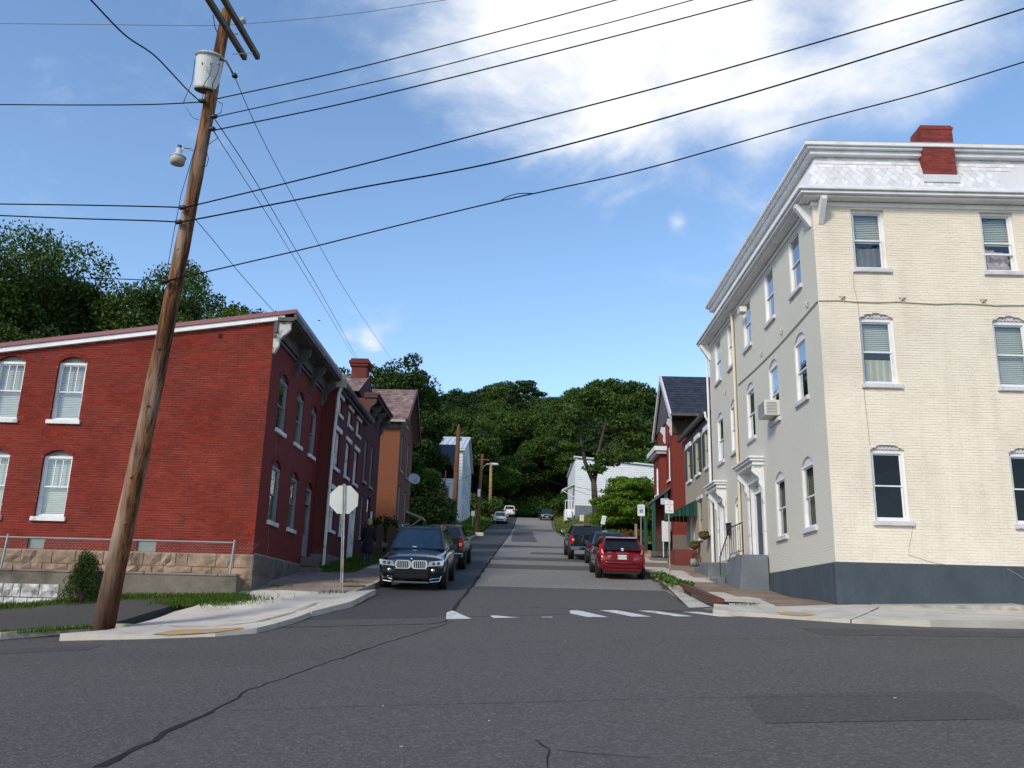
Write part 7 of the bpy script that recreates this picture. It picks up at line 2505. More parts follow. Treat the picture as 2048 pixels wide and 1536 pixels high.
def sedan(col, label, W=1.78, hz=1.44, front=True, wind=m_cglass, suv=False):
    c = thing('parked_car', (0, 0, 0), label, 'car')
    k = 1.18 if suv else 1.0
    loft('body', [(-2.28, .45, .80 * k, .62, .68, .60, .0), (-2.2, .34, .90 * k, .74, .80, .72, .0), (-1.7, .26, .97 * k, .80, .87, .76, .02), (-.7, .22, .95 * k, .82, .885, .80, .02), (.6, .22, .93 * k, .82, .885, .80, .03),
                  (1.1, .23, .90 * k, .81, .88, .76, .05), (1.7, .25, .80 * k, .78, .86, .68, .05), (2.1, .28, .70 * k, .70, .78, .58, .03), (2.25, .36, .62 * k, .58, .64, .46, .02)], col, c)
    if suv:
        cabin(c, 1.08, 1.64, 1.2, .35, -1.75, -2.15, .82, .64, col, m_cglass, wind=wind)
    else:
        cabin(c, .91, hz - .03, 1.25, .25, -1.0, -1.75, .80, .58, col, m_cglass, wind=wind)
    for s in (-1, 1):
        front_lamp(c, s * .42, s * .80, .58 * k, .73 * k, 2.20, 2.02)
        MB().box(s * .45, s * .76, -2.30, -2.2, .72 * k, .88 * k).build('taillight', m_tail, c, bev=.015)
        MB().lathe([(.05, 0), (.04, .02), (0, .02)], (s * .60, 2.16, .40), 10, (0, 1, 0)).build('fog_lamp', m_lamp, c)
    MB().box(-.42, .42, 2.2, 2.27, .55 * k, .66 * k).build('grille', m_trim, c, bev=.015)
    MB().box(-.55, .55, 2.16, 2.26, .28, .42).build('lower_grille', m_trim, c, bev=.02)
    MB().box(-.16, .16, 2.265, 2.275, .46, .56).build('number_plate', m_plate, c)
    MB().box(-.16, .16, -2.33, -2.315, .58, .70).build('number_plate', m_plate, c)
    wheels(c, W, .32 if not suv else .35, (-1.35, 1.4), .20)
    mirrors(c, W, .75, .98 * k, col)
    return c


place(sedan(paint('slate_blue_grey_paint', (0.050, 0.062, 0.085), .5, .25), 'blue grey sedan wedged nose first behind the red hatchback'), 3.92, 39.2, -1)
place(sedan(paint('silver_paint', (0.50, 0.50, 0.47), .4, .3), 'small silver sedan parked high up on the left edge of the street', wind=m_cglassb), -2.35, 114.0, -1)
place(sedan(paint('white_car_paint', (0.70, 0.68, 0.62), .0, .3), 'white crossover seen from behind at the top of the street', suv=True), -1.35, 131.5, 1)
place(sedan(paint('dark_steel_blue_paint', (0.030, 0.040, 0.055), .4, .25), 'dark blue sedan facing downhill at the crest by the lawn'), 3.85, 123.0, -1)

# ================================================================== people
def body_mesh(name, joints, edges, m, parent, sub=2):
    me = bpy.data.meshes.new(name)
    o0 = org(parent)
    ids = {k: i for i, k in enumerate(joints)}
    me.from_pydata([tuple(Vector(v[0]) - o0) for v in joints.values()], [(ids[a], ids[b_]) for a, b_ in edges], [])
    me.materials.append(m)
    o = link(name, me, parent)
    sk = o.modifiers.new('skin', 'SKIN')
    sk.use_smooth_shade = True
    for i, v in enumerate(joints.values()):
        r = v[1]
        me.skin_vertices[0].data[i].radius = r if isinstance(r, tuple) else (r, r)
    me.skin_vertices[0].data[0].use_root = True
    sb_ = o.modifiers.new('smooth', 'SUBSURF')
    sb_.levels = sb_.render_levels = sub
    return o


def person(x, y, h, rz, label, skin, top, legs, hair, shoes, coat=None, stride=.16, extra=None):
    gz = G(x, y) + .17
    root = thing('person', (x, y, gz), label, 'person')
    k = h / 1.68
    cs, sn = math.cos(rz), math.sin(rz)
    def T(a, b_, c):
        return Vector((x + (a * cs - b_ * sn) * k, y + (a * sn + b_ * cs) * k, gz + c * k))
    J = {'pelvis': (T(0, 0, .90), (.145 * k, .10 * k)), 'waist': (T(0, 0, 1.04), (.125 * k, .09 * k)), 'chest': (T(0, .0, 1.24), (.155 * k, .105 * k)), 'neck0': (T(0, 0, 1.39), (.075 * k, .07 * k)),
         'neck': (T(0, .01, 1.45), .05 * k), 'head0': (T(0, .02, 1.53), (.068 * k, .08 * k)), 'head': (T(0, .02, 1.61), (.072 * k, .085 * k)), 'crown': (T(0, .015, 1.665), .045 * k)}
    E_ = [('pelvis', 'waist'), ('waist', 'chest'), ('chest', 'neck0'), ('neck0', 'neck'), ('neck', 'head0'), ('head0', 'head'), ('head', 'crown')]
    for s, n in ((-1, 'l'), (1, 'r')):
        f_ = s * stride
        J['hip' + n] = (T(s * .09, 0, .84), .085 * k)
        J['knee' + n] = (T(s * .10, f_ * .55 + .03, .47), .058 * k)
        J['ankle' + n] = (T(s * .105, f_, .085), .040 * k)
        J['ball' + n] = (T(s * .11, f_ + .12, .045), .038 * k)
        J['sh' + n] = (T(s * .165, 0, 1.345), .055 * k)
        J['elbow' + n] = (T(s * .225, -f_ * .3 - .02, 1.09), .042 * k)
        J['wrist' + n] = (T(s * .235, -f_ * .3 + .09, .87), .028 * k)
        J['palm' + n] = (T(s * .235, -f_ * .3 + .12, .80), (.032 * k, .018 * k))
        E_ += [('pelvis', 'hip' + n), ('hip' + n, 'knee' + n), ('knee' + n, 'ankle' + n), ('ankle' + n, 'ball' + n), ('neck0', 'sh' + n), ('sh' + n, 'elbow' + n), ('elbow' + n, 'wrist' + n), ('wrist' + n, 'palm' + n)]
    body_mesh('body', J, E_, skin, root)
    for s in (-1, 1):
        f_ = s * stride
        for i in range(4):
            a = T(s * .235 + (i - 1.5) * .0, -f_ * .3 + .10 + .016 * i, .79)
            MB().tube([a, a + Vector((0, .004, -.045 * k)), a + Vector((-s * .012, .0, -(.075 + .008 * (i in (1, 2))) * k))], [.009 * k, .008 * k, .006 * k], 6).build('finger', skin, root, smooth=True)
        a = T(s * .235 - s * .02, -f_ * .3 + .085, .83)
        MB().tube([a, a + Vector((-s * .02, -.015, -.03 * k)), a + Vector((-s * .025, -.015, -.055 * k))], [.011 * k, .010 * k, .007 * k], 6).build('thumb', skin, root, smooth=True)
        # trouser leg, sleeve, shoe
        MB().tube([T(s * .085, 0, .93), T(s * .095, f_ * .3 + .015, .66), T(s * .10, f_ * .55 + .03, .47), T(s * .105, f_ * .9, .2), T(s * .107, f_, .10)], [.115 * k, .098 * k, .078 * k, .062 * k, .066 * k], 12).build('trouser_leg', legs, root, smooth=True)
        MB().tube([T(s * .12, 0, 1.375), T(s * .185, 0, 1.33), T(s * .226, -f_ * .3 - .02, 1.09), T(s * .236, -f_ * .3 + .085, .885)], [.07 * k, .075 * k, .058 * k, .045 * k], 12).build('sleeve', coat or top, root, smooth=True)
        MB().tube([T(s * .107, f_ - .07, .055), T(s * .108, f_, .06), T(s * .112, f_ + .10, .045), T(s * .114, f_ + .19, .035)], [.038 * k, .05 * k, .047 * k, .028 * k], 10).build('shoe', shoes, root, smooth=True)
    ring = lambda z, rx, ry, oy=0.0, n=18: [T(rx * math.cos(2 * math.pi * i / n), oy + ry * math.sin(2 * math.pi * i / n), z) for i in range(n)]
    def shell(name, R, m):
        b = MB()
        n = len(R[0])
        for r_ in R:
            b.v += [tuple(p) for p in r_]
        for i in range(len(R) - 1):
            for j in range(n):
                b.f.append((i * n + j, i * n + (j + 1) % n, (i + 1) * n + (j + 1) % n, (i + 1) * n + j))
        b.f.append(tuple((len(R) - 1) * n + j for j in range(n)))
        return b.build(name, m, root, smooth=True)
    if coat:
        shell('coat', [ring(.46, .235, .18, -.01), ring(.62, .222, .17), ring(.85, .200, .152), ring(1.03, .172, .132), ring(1.2, .192, .138), ring(1.33, .192, .125), ring(1.40, .12, .10), ring(1.46, .07, .07)], coat)
    else:
        shell('shirt', [ring(.86, .185, .135), ring(1.03, .160, .125), ring(1.22, .185, .13), ring(1.34, .18, .115), ring(1.40, .11, .09), ring(1.44, .065, .06)], top)
    shell('hair', [ring(1.49, .085, .075, -.015), ring(1.54, .105, .10, -.012), ring(1.60, .112, .112, -.006), ring(1.66, .10, .105, .0), ring(1.70, .065, .075, .005), ring(1.715, .02, .02, .005)], hair)
    # face on the far side
    for s in (-1, 1):
        MB().lathe([(.011, 0), (.008, .006), (0, .008)], T(s * .03, .10, 1.60), 8, T(0, 1, 1.6) - T(0, 0, 1.6)).build('eye', m_trim, root)
        MB().tube([T(s * .078, .01, 1.62), T(s * .086, .005, 1.59), T(s * .078, .012, 1.56)], [.010, .014, .008], 6).build('ear', skin, root, smooth=True)
    MB().tube([T(0, .10, 1.605), T(0, .125, 1.575), T(0, .105, 1.57)], [.010, .016, .012], 7).build('nose', skin, root, smooth=True)
    MB().tube([T(-.025, .097, 1.54), T(0, .104, 1.538), T(.025, .097, 1.54)], .006, 6).build('mouth', mat('lip', (0.30, 0.10, 0.09), .6), root, smooth=True)
    return root


m_skin = mat('skin', (0.40, 0.24, 0.17), 0.6, 0.05, 8)
pr = person(-5.45, 32.6, 1.66, .15, 'person with blonde hair in a long black coat walking away', m_skin, m_trim, mat('blue_jeans', (0.035, 0.055, 0.09), .9, .15, 8), mat('blonde_hair', (0.42, 0.27, 0.10), .7, .3, 20, .5, 60), mat('red_brown_shoe', (0.16, 0.04, 0.025), .6), coat=mat('black_coat', (0.008, 0.008, 0.011), .85, .2, 6, .3, 30), stride=.10)
pr2 = person(-2.95, 118.3, 1.74, .9, 'distant person in a red shirt standing between the silver and white cars', m_skin, mat('red_shirt', (0.38, 0.025, 0.05), .85), mat('dark_trousers', (0.02, 0.02, 0.03), .9), mat('brown_hair', (0.10, 0.06, 0.03), .8), m_trim, stride=.05)
# ================================================================== trees and other planting
m_bark = mat('bark', (0.060, 0.045, 0.034), 0.95, 0.3, 2, 0.8, 14)
lf_dark = leaf_mat('leaf_dark', (0.036, 0.063, 0.016), .4, 1.8)
lf_mid = leaf_mat('leaf_mid', (0.050, 0.088, 0.021), .4, 1.8)
lf_lite = leaf_mat('leaf_light', (0.075, 0.135, 0.022), .4, 1.7)
lf_blue = leaf_mat('leaf_bluish', (0.030, 0.060, 0.022), .4, 1.8)
lf_dog = leaf_mat('leaf_dogwood', (0.095, 0.180, 0.022), .4, 1.5)
lf_shade = leaf_mat('leaf_deep_green', (0.022, 0.046, 0.012), .35, 2.0)


def limbs(h, spread, n_main, seed, trunk_r, fork=.32, lean=0.0):
    """trunk and limb polylines plus the lobe centres at their tips, about the origin"""
    r = random.Random(seed)
    L, tips = [], []
    top = Vector((lean * h, r.uniform(-.05, .05) * h, h * fork))
    L.append(([Vector((0, 0, -.6)), Vector((lean * .4 * h, 0, h * fork * .5)), top], [trunk_r * 1.25, trunk_r, trunk_r * .8]))
    for i in range(n_main):
        a = 2 * math.pi * (i + r.uniform(-.3, .3)) / n_main
        up = r.uniform(.45, .95)
        rad = spread * r.uniform(.45, 1.0) * (1.1 - .5 * up)
        start = top.lerp(Vector((top.x, top.y, h * .62)), r.uniform(0, .8))
        tip = Vector((top.x + rad * math.cos(a), top.y + rad * math.sin(a), h * (fork + (1 - fork) * up * .9)))
        mid = start.lerp(tip, .5) + Vector((r.uniform(-.06, .06) * h, r.uniform(-.06, .06) * h, -.03 * h))
        L.append(([start, mid, tip], [trunk_r * .5, trunk_r * .32, trunk_r * .08]))
        tips.append((tip, 1.0))
        for j in range(3):
            a2 = a + r.uniform(-1.2, 1.2)
            l = spread * r.uniform(.25, .5)
            t2 = mid.lerp(tip, r.uniform(.1, .9)) + Vector((l * math.cos(a2), l * math.sin(a2), r.uniform(-.05, .12) * h))
            L.append(([mid.lerp(tip, .2), t2], [trunk_r * .22, trunk_r * .05]))
            tips.append((t2, r.uniform(.6, .95)))
    tips.append((Vector((top.x, top.y, h * .93)), .8))
    L.append(([top, Vector((top.x, top.y, h * .9))], [trunk_r * .6, trunk_r * .06]))
    return L, tips


def tree(name, loc, label, h, spread, leaf, seed=1, n_main=7, per=160, size=.3, lobe=.16, trunk_r=.22, fork=.32, squash=.75, lean=0.0, group=None, gaps=0.0):
    root = thing(name, (0, 0, 0), label, 'tree', group)
    L, tips = limbs(h, spread, n_main, seed, trunk_r, fork, lean)
    b = MB()
    for p, r in L:
        b.tube(p, r, 7)
    b.build('trunk', m_bark, root, smooth=True)
    Q = []
    rr_ = random.Random(seed + 99)
    for p, k in tips:
        if rr_.random() < gaps:
            continue
        rad = lobe * h * k * rr_.uniform(.8, 1.25)
        Q.append(leaves_in(p, (rad, rad, rad * squash), int(per * k), size))
        for _ in range(3):
            d = Vector((rr_.gauss(0, 1), rr_.gauss(0, 1), rr_.gauss(0, .6))).normalized() * rad * .95
            Q.append(leaves_in(p + d, (rad * .45, rad * .45, rad * .36), int(per * k * .3), size))
    quads_obj('crown', np.concatenate(Q), leaf, root)
    root.location = loc
    return root


def custom_tree(name, loc, label, lines, lobes, leaf, size, dens, group=None):
    root = thing(name, loc, label, 'tree', group)
    o = Vector(loc)
    b = MB()
    for p, r in lines:
        b.tube([Vector(q) for q in p], r, 8)
    b.build('trunk', m_bark, root, smooth=True)
    Q = []
    for c, rad in lobes:
        Q.append(leaves_in(c, rad, int(dens * (rad[0] * rad[1] + rad[0] * rad[2] * 2)), size))
        for _ in range(4):
            d = rng.normal(size=3)
            d /= np.linalg.norm(d)
            rr_ = [q * .42 for q in rad]
            Q.append(leaves_in(np.array(c) + d * np.array(rad) * .95, rr_, int(dens * .3 * (rr_[0] * rr_[1] + rr_[0] * rr_[2] * 2)), size))
    quads_obj('crown', np.concatenate(Q), leaf, root)
    return root


hz = lambda x, y: float(H(x, y))
# behind the red house
tree('broad_tree', (-28.5, 47, hz(-28.5, 47)), 'tallest leafy tree behind the red house roof, farthest from the pole', 17.2, 5.2, lf_mid, 3, 9, 1500, .10, .135, .3, .3, .8, gaps=.05)
tree('broad_tree', (-20.8, 50, hz(-20.8, 50)), 'middle leafy tree behind the red house, left of the leaning pole', 16.4, 5.0, lf_mid, 12, 9, 1300, .10, .13, .28, .3, .8, gaps=.10)
tree('broad_tree', (-15.7, 48, hz(-15.7, 48)), 'thin open tree showing bare branches behind the leaning pole', 13.4, 4.4, lf_lite, 21, 9, 620, .10, .115, .2, .35, .8, gaps=.2)
tree('broad_tree', (-18.6, 53, hz(-18.6, 53)), 'slim dark tree between the two crowns behind the pole', 15.0, 3.0, lf_dark, 27, 8, 900, .11, .13, .22, .3, .85)
tree('broad_tree', (-33.5, 52, hz(-33.5, 52)), 'dark tree at the far end behind the red house', 15.5, 5.0, lf_dark, 31, 8, 900, .13, .14, .3, .25, .8)
tree('broad_tree', (-25.0, 40, hz(-25, 40)), 'low dark tree just over the edge of the maroon roof', 10.5, 4.0, lf_dark, 35, 8, 900, .11, .15, .22, .25, .8)
tree('broad_tree', (-14.0, 58, hz(-14, 58)), 'small tree top peeking over the row house roof by the chimney', 12.0, 2.6, lf_dark, 37, 7, 220, .2, .12, .22, .35, .8)
# left of the street
tree('broad_tree', (-10.6, 74, hz(-10.6, 74)), 'big rounded dark tree rising behind the orange brick house', 14.8, 2.7, lf_dark, 41, 10, 1300, .14, .135, .3, .22, .85)
tree('broad_tree', (-16.5, 84, hz(-16.5, 84)), 'dark tree behind the big rounded one near the white house', 14.5, 4.6, lf_shade, 43, 9, 1000, .16, .16, .3, .25, .85)
custom_tree('dense_tree', (-6.7, 62, G(-6.7, 62) + .1), 'dense dark green tree filling the gap beside the orange brick house',
            [([(-6.7, 62, 4.6), (-6.8, 62, 7), (-7.0, 62.2, 10)], [.2, .15, .05]), ([(-6.7, 62, 6), (-5.6, 61.6, 8.2)], [.1, .03]), ([(-6.7, 62, 6), (-7.9, 62.4, 8.8)], [.1, .03])],
            [((-7.9, 62.2, 10.0), (1.3, 1.5, 1.3)), ((-7.0, 61.8, 8.9), (1.2, 1.3, 1.1)), ((-6.5, 62, 7.6), (1.2, 1.3, 1.1)), ((-7.9, 62.4, 8.4), (1.7, 1.5, 1.4)), ((-6.8, 61.6, 6.6), (1.7, 1.5, 1.0)), ((-6.1, 62.2, 6.2), (1.1, 1.2, .8)), ((-7.8, 62, 6.2), (1.5, 1.3, .9))], lf_shade, .11, 520)
custom_tree('dense_tree', (-5.6, 69, G(-5.6, 69) + .1), 'loose dark tree whose sprays reach in front of the tall white house',
            [([(-5.9, 69, 5.4), (-5.9, 69, 9.0), (-5.8, 69, 11)], [.16, .1, .04])],
            [((-7.0, 69, 10.4), (1.0, 1.2, .8)), ((-6.5, 69.2, 9.3), (1.0, 1.1, .8)), ((-5.7, 69, 8.4), (.8, .9, .55)), ((-6.1, 69, 7.5), (1.2, 1.1, .9)), ((-5.2, 69, 7.6), (.6, .7, .4))], lf_dark, .11, 330)
# right of the street
custom_tree('locust_tree', (7.1, 82, 8.6), 'tall tree with forked bare trunk in front of the white clapboard house',
            [([(7.2, 82, 8.0), (7.0, 82, 11.0), (6.9, 82, 12.6)], [.36, .30, .26]), ([(6.9, 82, 12.3), (6.1, 82, 14.2), (5.7, 82, 16.2), (5.2, 82, 18.4)], [.22, .18, .14, .05]),
             ([(6.95, 82, 12.3), (7.3, 82.2, 15.0), (7.9, 82.4, 17.4), (8.6, 82.4, 19.6)], [.22, .18, .12, .05]), ([(7.3, 82.2, 15), (9.0, 82, 16.4), (10.6, 82, 16.6)], [.1, .07, .03]),
             ([(6.9, 82, 13.3), (8.2, 81.8, 14.3), (9.6, 81.6, 14.5)], [.1, .06, .03]), ([(5.7, 82, 16.2), (4.4, 82, 17.0)], [.08, .03])],
            [((5.3, 82, 18.6), (1.6, 1.5, .9)), ((8.4, 82.4, 19.9), (2.0, 1.8, 1.1)), ((6.8, 82.2, 20.6), (1.8, 1.6, .9)), ((9.9, 82, 17.9), (1.9, 1.5, .8)), ((4.3, 82, 17.2), (1.4, 1.2, .65)), ((10.6, 82, 16.5), (1.6, 1.3, .6)),
             ((8.3, 81.8, 14.5), (1.5, 1.2, .7)), ((9.9, 81.6, 14.6), (1.0, .9, .4)), ((5.0, 82, 15.6), (1.0, .9, .4)), ((7.1, 81.6, 13.5), (1.1, .9, .5)), ((4.2, 81.6, 14.3), (.9, .8, .35))], lf_mid, .17, 150)
lay = []
rD = random.Random(5)
for z, r0, n in ((8.5, 1.0, 5), (8.05, 1.7, 9), (7.5, 2.1, 11), (6.95, 2.3, 12), (6.4, 2.4, 12), (5.85, 2.4, 12), (5.3, 2.2, 10)):
    for i in range(n):
        a = 2 * math.pi * (i + rD.random() * .7) / n
        q = r0 * rD.uniform(.5, 1.0)
        lay.append(((7.15 + q * .92 * math.cos(a), 56.5 + q * math.sin(a), z + rD.uniform(-.22, .22)), (.85, .85, .24)))
custom_tree('dogwood_tree', (6.9, 56.5, G(6.9, 56.5) + .1), 'low spreading bright green tree with layered branches',
            [([(6.9, 56.5, 4.2), (6.8, 56.5, 6.0), (6.9, 56.5, 8.3)], [.14, .11, .04])] + [([(6.85, 56.5, z - .5), (6.9 + 1.7 * math.cos(a), 56.5 + 1.7 * math.sin(a), z)], [.06, .02]) for z, a in ((6.2, .3), (6.6, 1.6), (5.6, 2.8), (7.3, 4.0), (5.7, 5.2), (7.7, .9))],
            lay, lf_dog, .085, 420)
tree('broad_tree', (9.8, 66, G(9.8, 66) + .5), 'shaded bushy tree behind the low spreading green one by the porch', 3.6, 2.2, lf_dark, 51, 8, 300, .16, .17, .15, .25, .8)

# the wooded hillside: six shapes, copied with their own turn and height
kinds = [('broad_tree', lf_dark, 14, 4.4, 61, 9, 620, .22, .17), ('broad_tree', lf_mid, 13, 4.6, 62, 9, 600, .22, .18), ('broad_tree', lf_blue, 15, 4.0, 63, 8, 620, .22, .16),
         ('broad_tree', lf_shade, 12, 4.8, 64, 9, 620, .23, .19), ('broad_tree', lf_lite, 11, 4.0, 65, 8, 520, .21, .18), ('broad_tree', lf_mid, 15, 5.2, 66, 10, 600, .23, .16)]
GRP = 'trees packed on the wooded hillside'
LAB = 'leafy tree standing among many others on the wooded hillside'
protos = []
for nm, lf, h, sp_, sd_, nmn, per, sz, lb in kinds:
    protos.append(tree(nm, (0, 0, 0), LAB, h, sp_, lf, sd_, nmn, per, sz, lb, .25, .28, .8, group=GRP))
used = [False] * len(protos)
rH = random.Random(17)


def hill_tree(x, y, k, s, label=None, group=GRP, dz=0.0):
    if used[k]:
        o = copy_tree(protos[k])
    else:
        o, used[k] = protos[k], True
    o.location = (x, y, hz(x, y) + dz)
    if not label:
        tone = ('dark', 'mid green', 'bluish', 'deep green', 'light green', 'wide mid green')[k]
        row = 'at the foot of' if y < 158 else 'halfway up' if y < 195 else 'near the top of'
        q = x / y
        zone = 'behind the tall white house' if q < -.06 else 'over the parked silver sedan' if q < 0.0 else 'above the street end' if q < .035 else 'behind the forked tree' if q < .085 else 'right of the forked tree'
        label = ('small ' if s < .82 else 'tall ' if s > .97 else '') + tone + ' tree ' + row + ' the hill, ' + zone
        o['group'] = group
        o['label'] = label
    else:
        o['label'] = label
        if 'group' in o:
            del o['group']
    o.rotation_euler = (0, 0, rH.uniform(0, 6.28))
    o.scale = (s * rH.uniform(.92, 1.12), s * rH.uniform(.92, 1.12), s)
    return o


spots = []
for y in (147, 154, 162, 171, 181, 192, 204, 218, 233):
    w_ = 26 + (y - 140) * .42
    n = int(2 * w_ / 6.6)
    for i in range(n):
        x = -w_ + 2 * w_ * (i + .5) / n + rH.uniform(-1.8, 1.8) + 3
        spots.append((x, y + rH.uniform(-3, 3)))
for x in (-9, -13.5, -18, -23):
    spots.append((x, 130 + rH.uniform(-3, 3)))
for x in (13, 18, 23.5, 29, 35):
    spots.append((x, 131 + rH.uniform(-3, 3)))
def pproj(p):
    q = CM.transposed() @ Vector(p)
    return 1024 - FPX * q.x / q.z
spots = [s_ for s_ in spots if 560 < pproj((s_[0], s_[1], hz(*s_) + 6)) < 1420]
for i, (x, y) in enumerate(spots):
    k = rH.choice((0, 0, 1, 2, 3, 3, 5, 5, 4))
    hill_tree(x, y, k, rH.uniform(.64, 1.16))
hill_tree(19.5, 176, 5, 1.22, 'big round tree crown bulging above the ridge, right of centre', dz=2)
hill_tree(-3.0, 139.5, 4, .72, 'light green leafy tree just behind the pale yellowish pole')
# flat layered crown standing out on the ridge
x_, y_ = .8, 205
zb_ = hz(x_, y_)
rD = random.Random(8)
lay = []
for z, r0, n in ((17.5, 1.6, 4), (16.3, 3.4, 7), (15.0, 4.2, 8), (13.2, 4.6, 9), (11.0, 4.8, 9)):
    for i in range(n):
        a = 2 * math.pi * (i + rD.random()) / n
        q = r0 * rD.uniform(.4, 1.0)
        lay.append(((x_ + q * math.cos(a), y_ + q * math.sin(a), zb_ + z), (1.5, 1.5, .5)))
custom_tree('layered_tree', (x_, y_, zb_), 'dark tree with flat layered crown standing above the ridge', [([(x_, y_, zb_), (x_ + .3, y_, zb_ + 10), (x_, y_, zb_ + 17)], [.4, .3, .08])], lay, lf_blue, .3, 30)

# brush at the foot of the hill
shr = thing('bush', (0, 0, 0), 'green bush in the thicket where the street ends', 'bush', 'bushes in the thicket at the street end')
Q = []
for i in range(16):
    d = Vector((random.gauss(0, .8), random.gauss(0, .8), random.uniform(.2, 1.5)))
    Q.append(leaves_in(d, (.7, .7, .55), 300, .12))
quads_obj('foliage', np.concatenate(Q), lf_mid, shr)
b = MB()
for i in range(7):
    b.tube([(0, 0, -.3), (random.gauss(0, .4), random.gauss(0, .4), 1.1)], [.03, .01], 5)
b.build('stem', m_bark, shr)
first = True
rB = random.Random(3)
for i in range(110):
    if i < 70:
        x, y = rB.uniform(-15, 11), rB.uniform(137.5, 148)
    elif i < 90:
        x, y = rB.uniform(-16, -4.6), rB.uniform(112, 137)
    else:
        x, y = rB.uniform(5.5, 16), rB.uniform(124, 140)
    if abs(x - 1) < 5.5 and y < 137.5:
        continue
    o = shr if first else copy_tree(shr)
    first = False
    o.location = (x, y, max(hz(x, y), G(x, y) if y < 131 else -9))
    o['label'] = 'green bush ' + ('on the rough verge behind the silver sedan' if y < 137 and x < 0 else 'beside the white house porch at the top of the street' if y < 137.4 and x > 4 else 'in the thicket behind the white crossover' if x < -2 else 'in the thicket straight ahead at the street end' if x < 3.5 else 'in the thicket behind the dark blue sedan')
    o.rotation_euler = (0, 0, rB.uniform(0, 6.28))
    s = rB.uniform(.8, 1.7)
    o.scale = (s, s, s * rB.uniform(.8, 1.25))


def grass(name, P, hgt, m, label, w=.012, lean=.5, kind='stuff', parent=None):
    n = len(P)
    P = np.array(P)
    a = rng.uniform(0, 2 * np.pi, n)
    d = np.stack([np.cos(a), np.sin(a), np.zeros(n)], 1)
    s = np.stack([-np.sin(a), np.cos(a), np.zeros(n)], 1)
    h = hgt * rng.uniform(.4, 1.3, (n, 1))
    tip = P + d * h * lean * rng.uniform(0, 1, (n, 1)) + np.array([0, 0, 1.0]) * h
    mid = P + (tip - P) * .55 + np.array([0, 0, .12]) * h
    V = np.stack([P - s * w, P + s * w, mid + s * w * .8, tip], 1)
    V2 = np.stack([P - s * w, mid + s * w * .8, tip, mid - s * w * .8], 1)
    o = quads_obj(name, np.concatenate([V, V2]), m, parent)
    if parent is None:
        prop(o, label, kind=kind)
    return o


gr_m = leaf_mat('grass_blade', (0.090, 0.160, 0.026), .5, 1.6)
gr_y = leaf_mat('grass_blade_dry', (0.150, 0.180, 0.040), .5, 1.6)
wd_m = leaf_mat('weed_leaf', (0.075, 0.150, 0.028), .5, 1.6)


def pts_on(n, fx, fz):
    return [(x, y, fz(x, y)) for x, y in (fx() for _ in range(n))]


u_ = random.uniform
# below the low wall, along the kerb, round the pole
xr0 = xr
grass('grass', pts_on(11000, lambda: (u_(-24, xr0 + .4), YW - abs(random.gauss(0, .16)) - .03), lambda x, y: LOTZ(x, y) - .02), .13, gr_m, 'uneven grass growing along the foot of the low wall', .007)
grass('grass', pts_on(8000, lambda: (lambda x: (x, fr(x) + .10 + abs(random.gauss(0, .24))))(u_(-24, pY(190, 1245, 19.2).x)), lambda x, y: LOTZ(x, y) - .01), .09, gr_m, 'grass strip between kerb and drive beside the pole', .007)
grass('grass', pts_on(5200, lambda: (random.gauss(-7.7, .55), random.gauss(23.0, .22)), lambda x, y: LOTZ(x, y) - .02), .12, gr_m, 'grass clump spilling from the corner stone of the red house', .007)
grass('grass', pts_on(900, lambda: (lambda t: (pG(345, 1222).x * (1 - t) + pG(478, 1184).x * t + random.gauss(-.08, .10), pG(345, 1222).y * (1 - t) + pG(478, 1184).y * t + random.gauss(.05, .10)))(random.random()), lambda x, y: LOTZ(x, y)), .09, gr_m, 'grass tufts along the edge of the corner slab', .008)
grass('grass', pts_on(9000, lambda: (lambda y: (u_(-6.6, -5.36), y))(u_(yard_y0 + .1, 46)), lambda x, y: G(x, y) + .16), .16, gr_m, 'grass strip in front of the maroon row houses', .014)
def lawn_pts(n, side):
    P = []
    for _ in range(n):
        y = 63 + 68 * random.random() ** 1.3
        t = random.random() ** 1.4
        x = float(kerbR(y)) + .1 + 12 * t if side > 0 else float(kerbL(y)) - .1 - 10 * t
        P.append((x, y, G(x, y) + (bankR if side > 0 else bankL)(x, y) - .01))
    return P
grass('grass', lawn_pts(16000, 1), .16, gr_y, 'mown grass on the bank in front of the white clapboard house', .035)
grass('grass', lawn_pts(14000, -1), .24, gr_m, 'rough grass round the bare poles on the verge', .035)
# weeds by the red hatchback and small tufts in the joints
c1, c2 = pG(1312, 1163), pG(1352, 1182)
Q = []
for i in range(26):
    t = i / 25
    p = c1.lerp(c2, t)
    Q.append(leaves_in((p.x + .16 + random.gauss(0, .1), p.y + random.gauss(0, .1), G(p.x, p.y) + .2 + .05 * random.random()), (.17, .17, .12), 70, .045))
o = quads_obj('weeds', np.concatenate(Q), wd_m)
prop(o, 'leafy weeds along the kerb beside the red hatchback', kind='stuff')
P = []
for u, v, n, s in ((1555, 1166, 60, .06), (1668, 1203, 40, .06), (1428, 1160, 50, .12), (1500, 1202, 60, .15), (1345, 1162, 50, .08), (700, 1165, 70, .2), (560, 1172, 40, .2), (660, 1185, 50, .25)):
    q = pG(u, v, .15)
    for _ in range(n):
        x, y = q.x + random.gauss(0, s), q.y + random.gauss(0, s * .5)
        P.append((x, y, gtop(x, y) - .005))
grass('weeds', P, .07, wd_m, 'small weeds growing in the pavement joints', .012)
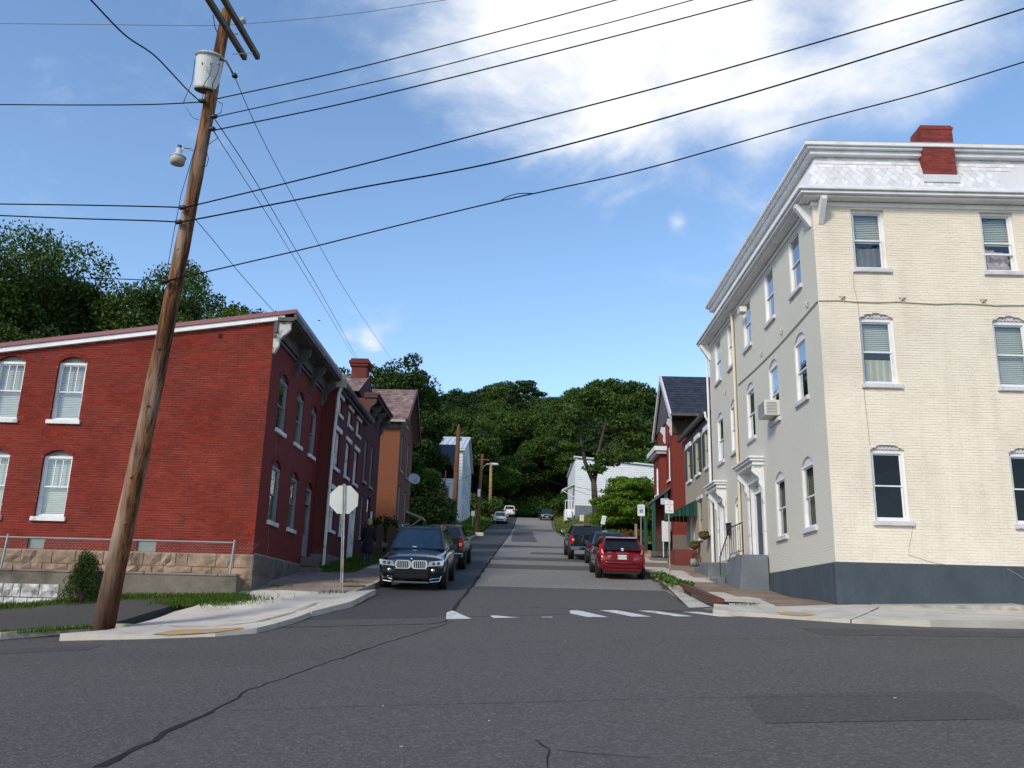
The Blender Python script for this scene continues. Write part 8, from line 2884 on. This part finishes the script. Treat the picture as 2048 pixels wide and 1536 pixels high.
# shrub in front of the low wall
q = pY(163, 1198, 23.2)
sh = thing('shrub', (q.x, 23.2, LOTZ(q.x, 23.2)), 'feathery dark green shrub in front of the low wall', 'shrub')
Q = []
zb_ = LOTZ(q.x, 23.2)
for i in range(60):
    t = random.random() ** .8
    rr_ = (.50 * (1 - t) ** .55 + .05) * random.uniform(.6, 1.15)
    a = random.uniform(0, 6.28)
    Q.append(leaves_in((q.x + rr_ * .75 * math.cos(a), 23.2 + rr_ * .6 * math.sin(a), zb_ + .08 + 1.06 * t), (.19, .19, .24), 150, .022, 1.8))
quads_obj('foliage', np.concatenate(Q), lf_dark, sh)
b = MB()
for i in range(9):
    b.tube([(q.x, 23.2, zb_ - .05), (q.x + random.gauss(0, .2), 23.2 + random.gauss(0, .15), zb_ + u_(.8, 1.3))], [.018, .005], 5)
b.build('stem', m_bark, sh)
# dark shrub and low boards beside the maroon houses
sh = thing('shrub', (-6.2, 40.5, G(-6, 40.5) + .15), 'dark shrub against the orange brick wall behind the walking person', 'shrub')
Q = [leaves_in((-6.2 + random.gauss(0, .3), 40.5 + random.gauss(0, .3), G(-6, 40.5) + u_(.3, 2.0)), (.4, .4, .35), 70, .09) for _ in range(16)]
quads_obj('foliage', np.concatenate(Q), lf_shade, sh)
fb = thing('wooden_fence', (-5.7, 38, G(-5.7, 38)), 'two brown rounded fence boards between the person and the SUV', 'fence')
m_fb = mat('brown_fence_board', (0.075, 0.040, 0.030), .9, .2, 3)
for x in (-5.85, -5.35):
    g_ = G(x, 37.6) + .1
    MB().prism([Vector((x - .19, 37.6, g_)), Vector((x + .19, 37.6, g_)), Vector((x + .19, 37.6, g_ + 1.25)), Vector((x + .1, 37.6, g_ + 1.4)), Vector((x - .1, 37.6, g_ + 1.4)), Vector((x - .19, 37.6, g_ + 1.25))], (0, .04, 0)).build('board', m_fb, fb)
bs = thing('bush', (6.6, 50, G(6.6, 50)), 'reddish brown low bush by the green porch posts', 'bush')
Q = [leaves_in((6.3 + random.gauss(0, .35), 49.5 + random.gauss(0, .4), G(6.3, 49.5) + u_(.2, 1.2)), (.4, .4, .3), 60, .08) for _ in range(16)]
quads_obj('foliage', np.concatenate(Q), leaf_mat('reddish_leaf', (0.10, 0.055, 0.02)), bs)
# a bird far up
q = pY(638, 641, 60)
bd = MB().add([q + Vector((-.14, 0, .02)), q + Vector((0, -.1, 0)), q + Vector((.14, 0, .02)), q + Vector((0, .12, -.01)), q + Vector((0, 0, .03))], [(0, 1, 4), (1, 2, 4), (2, 3, 4), (3, 0, 4), (0, 3, 1), (1, 3, 2)]).build('bird', m_trim, loc=tuple(q))
prop(bd, 'tiny dark bird gliding above the row house roofs', 'bird')
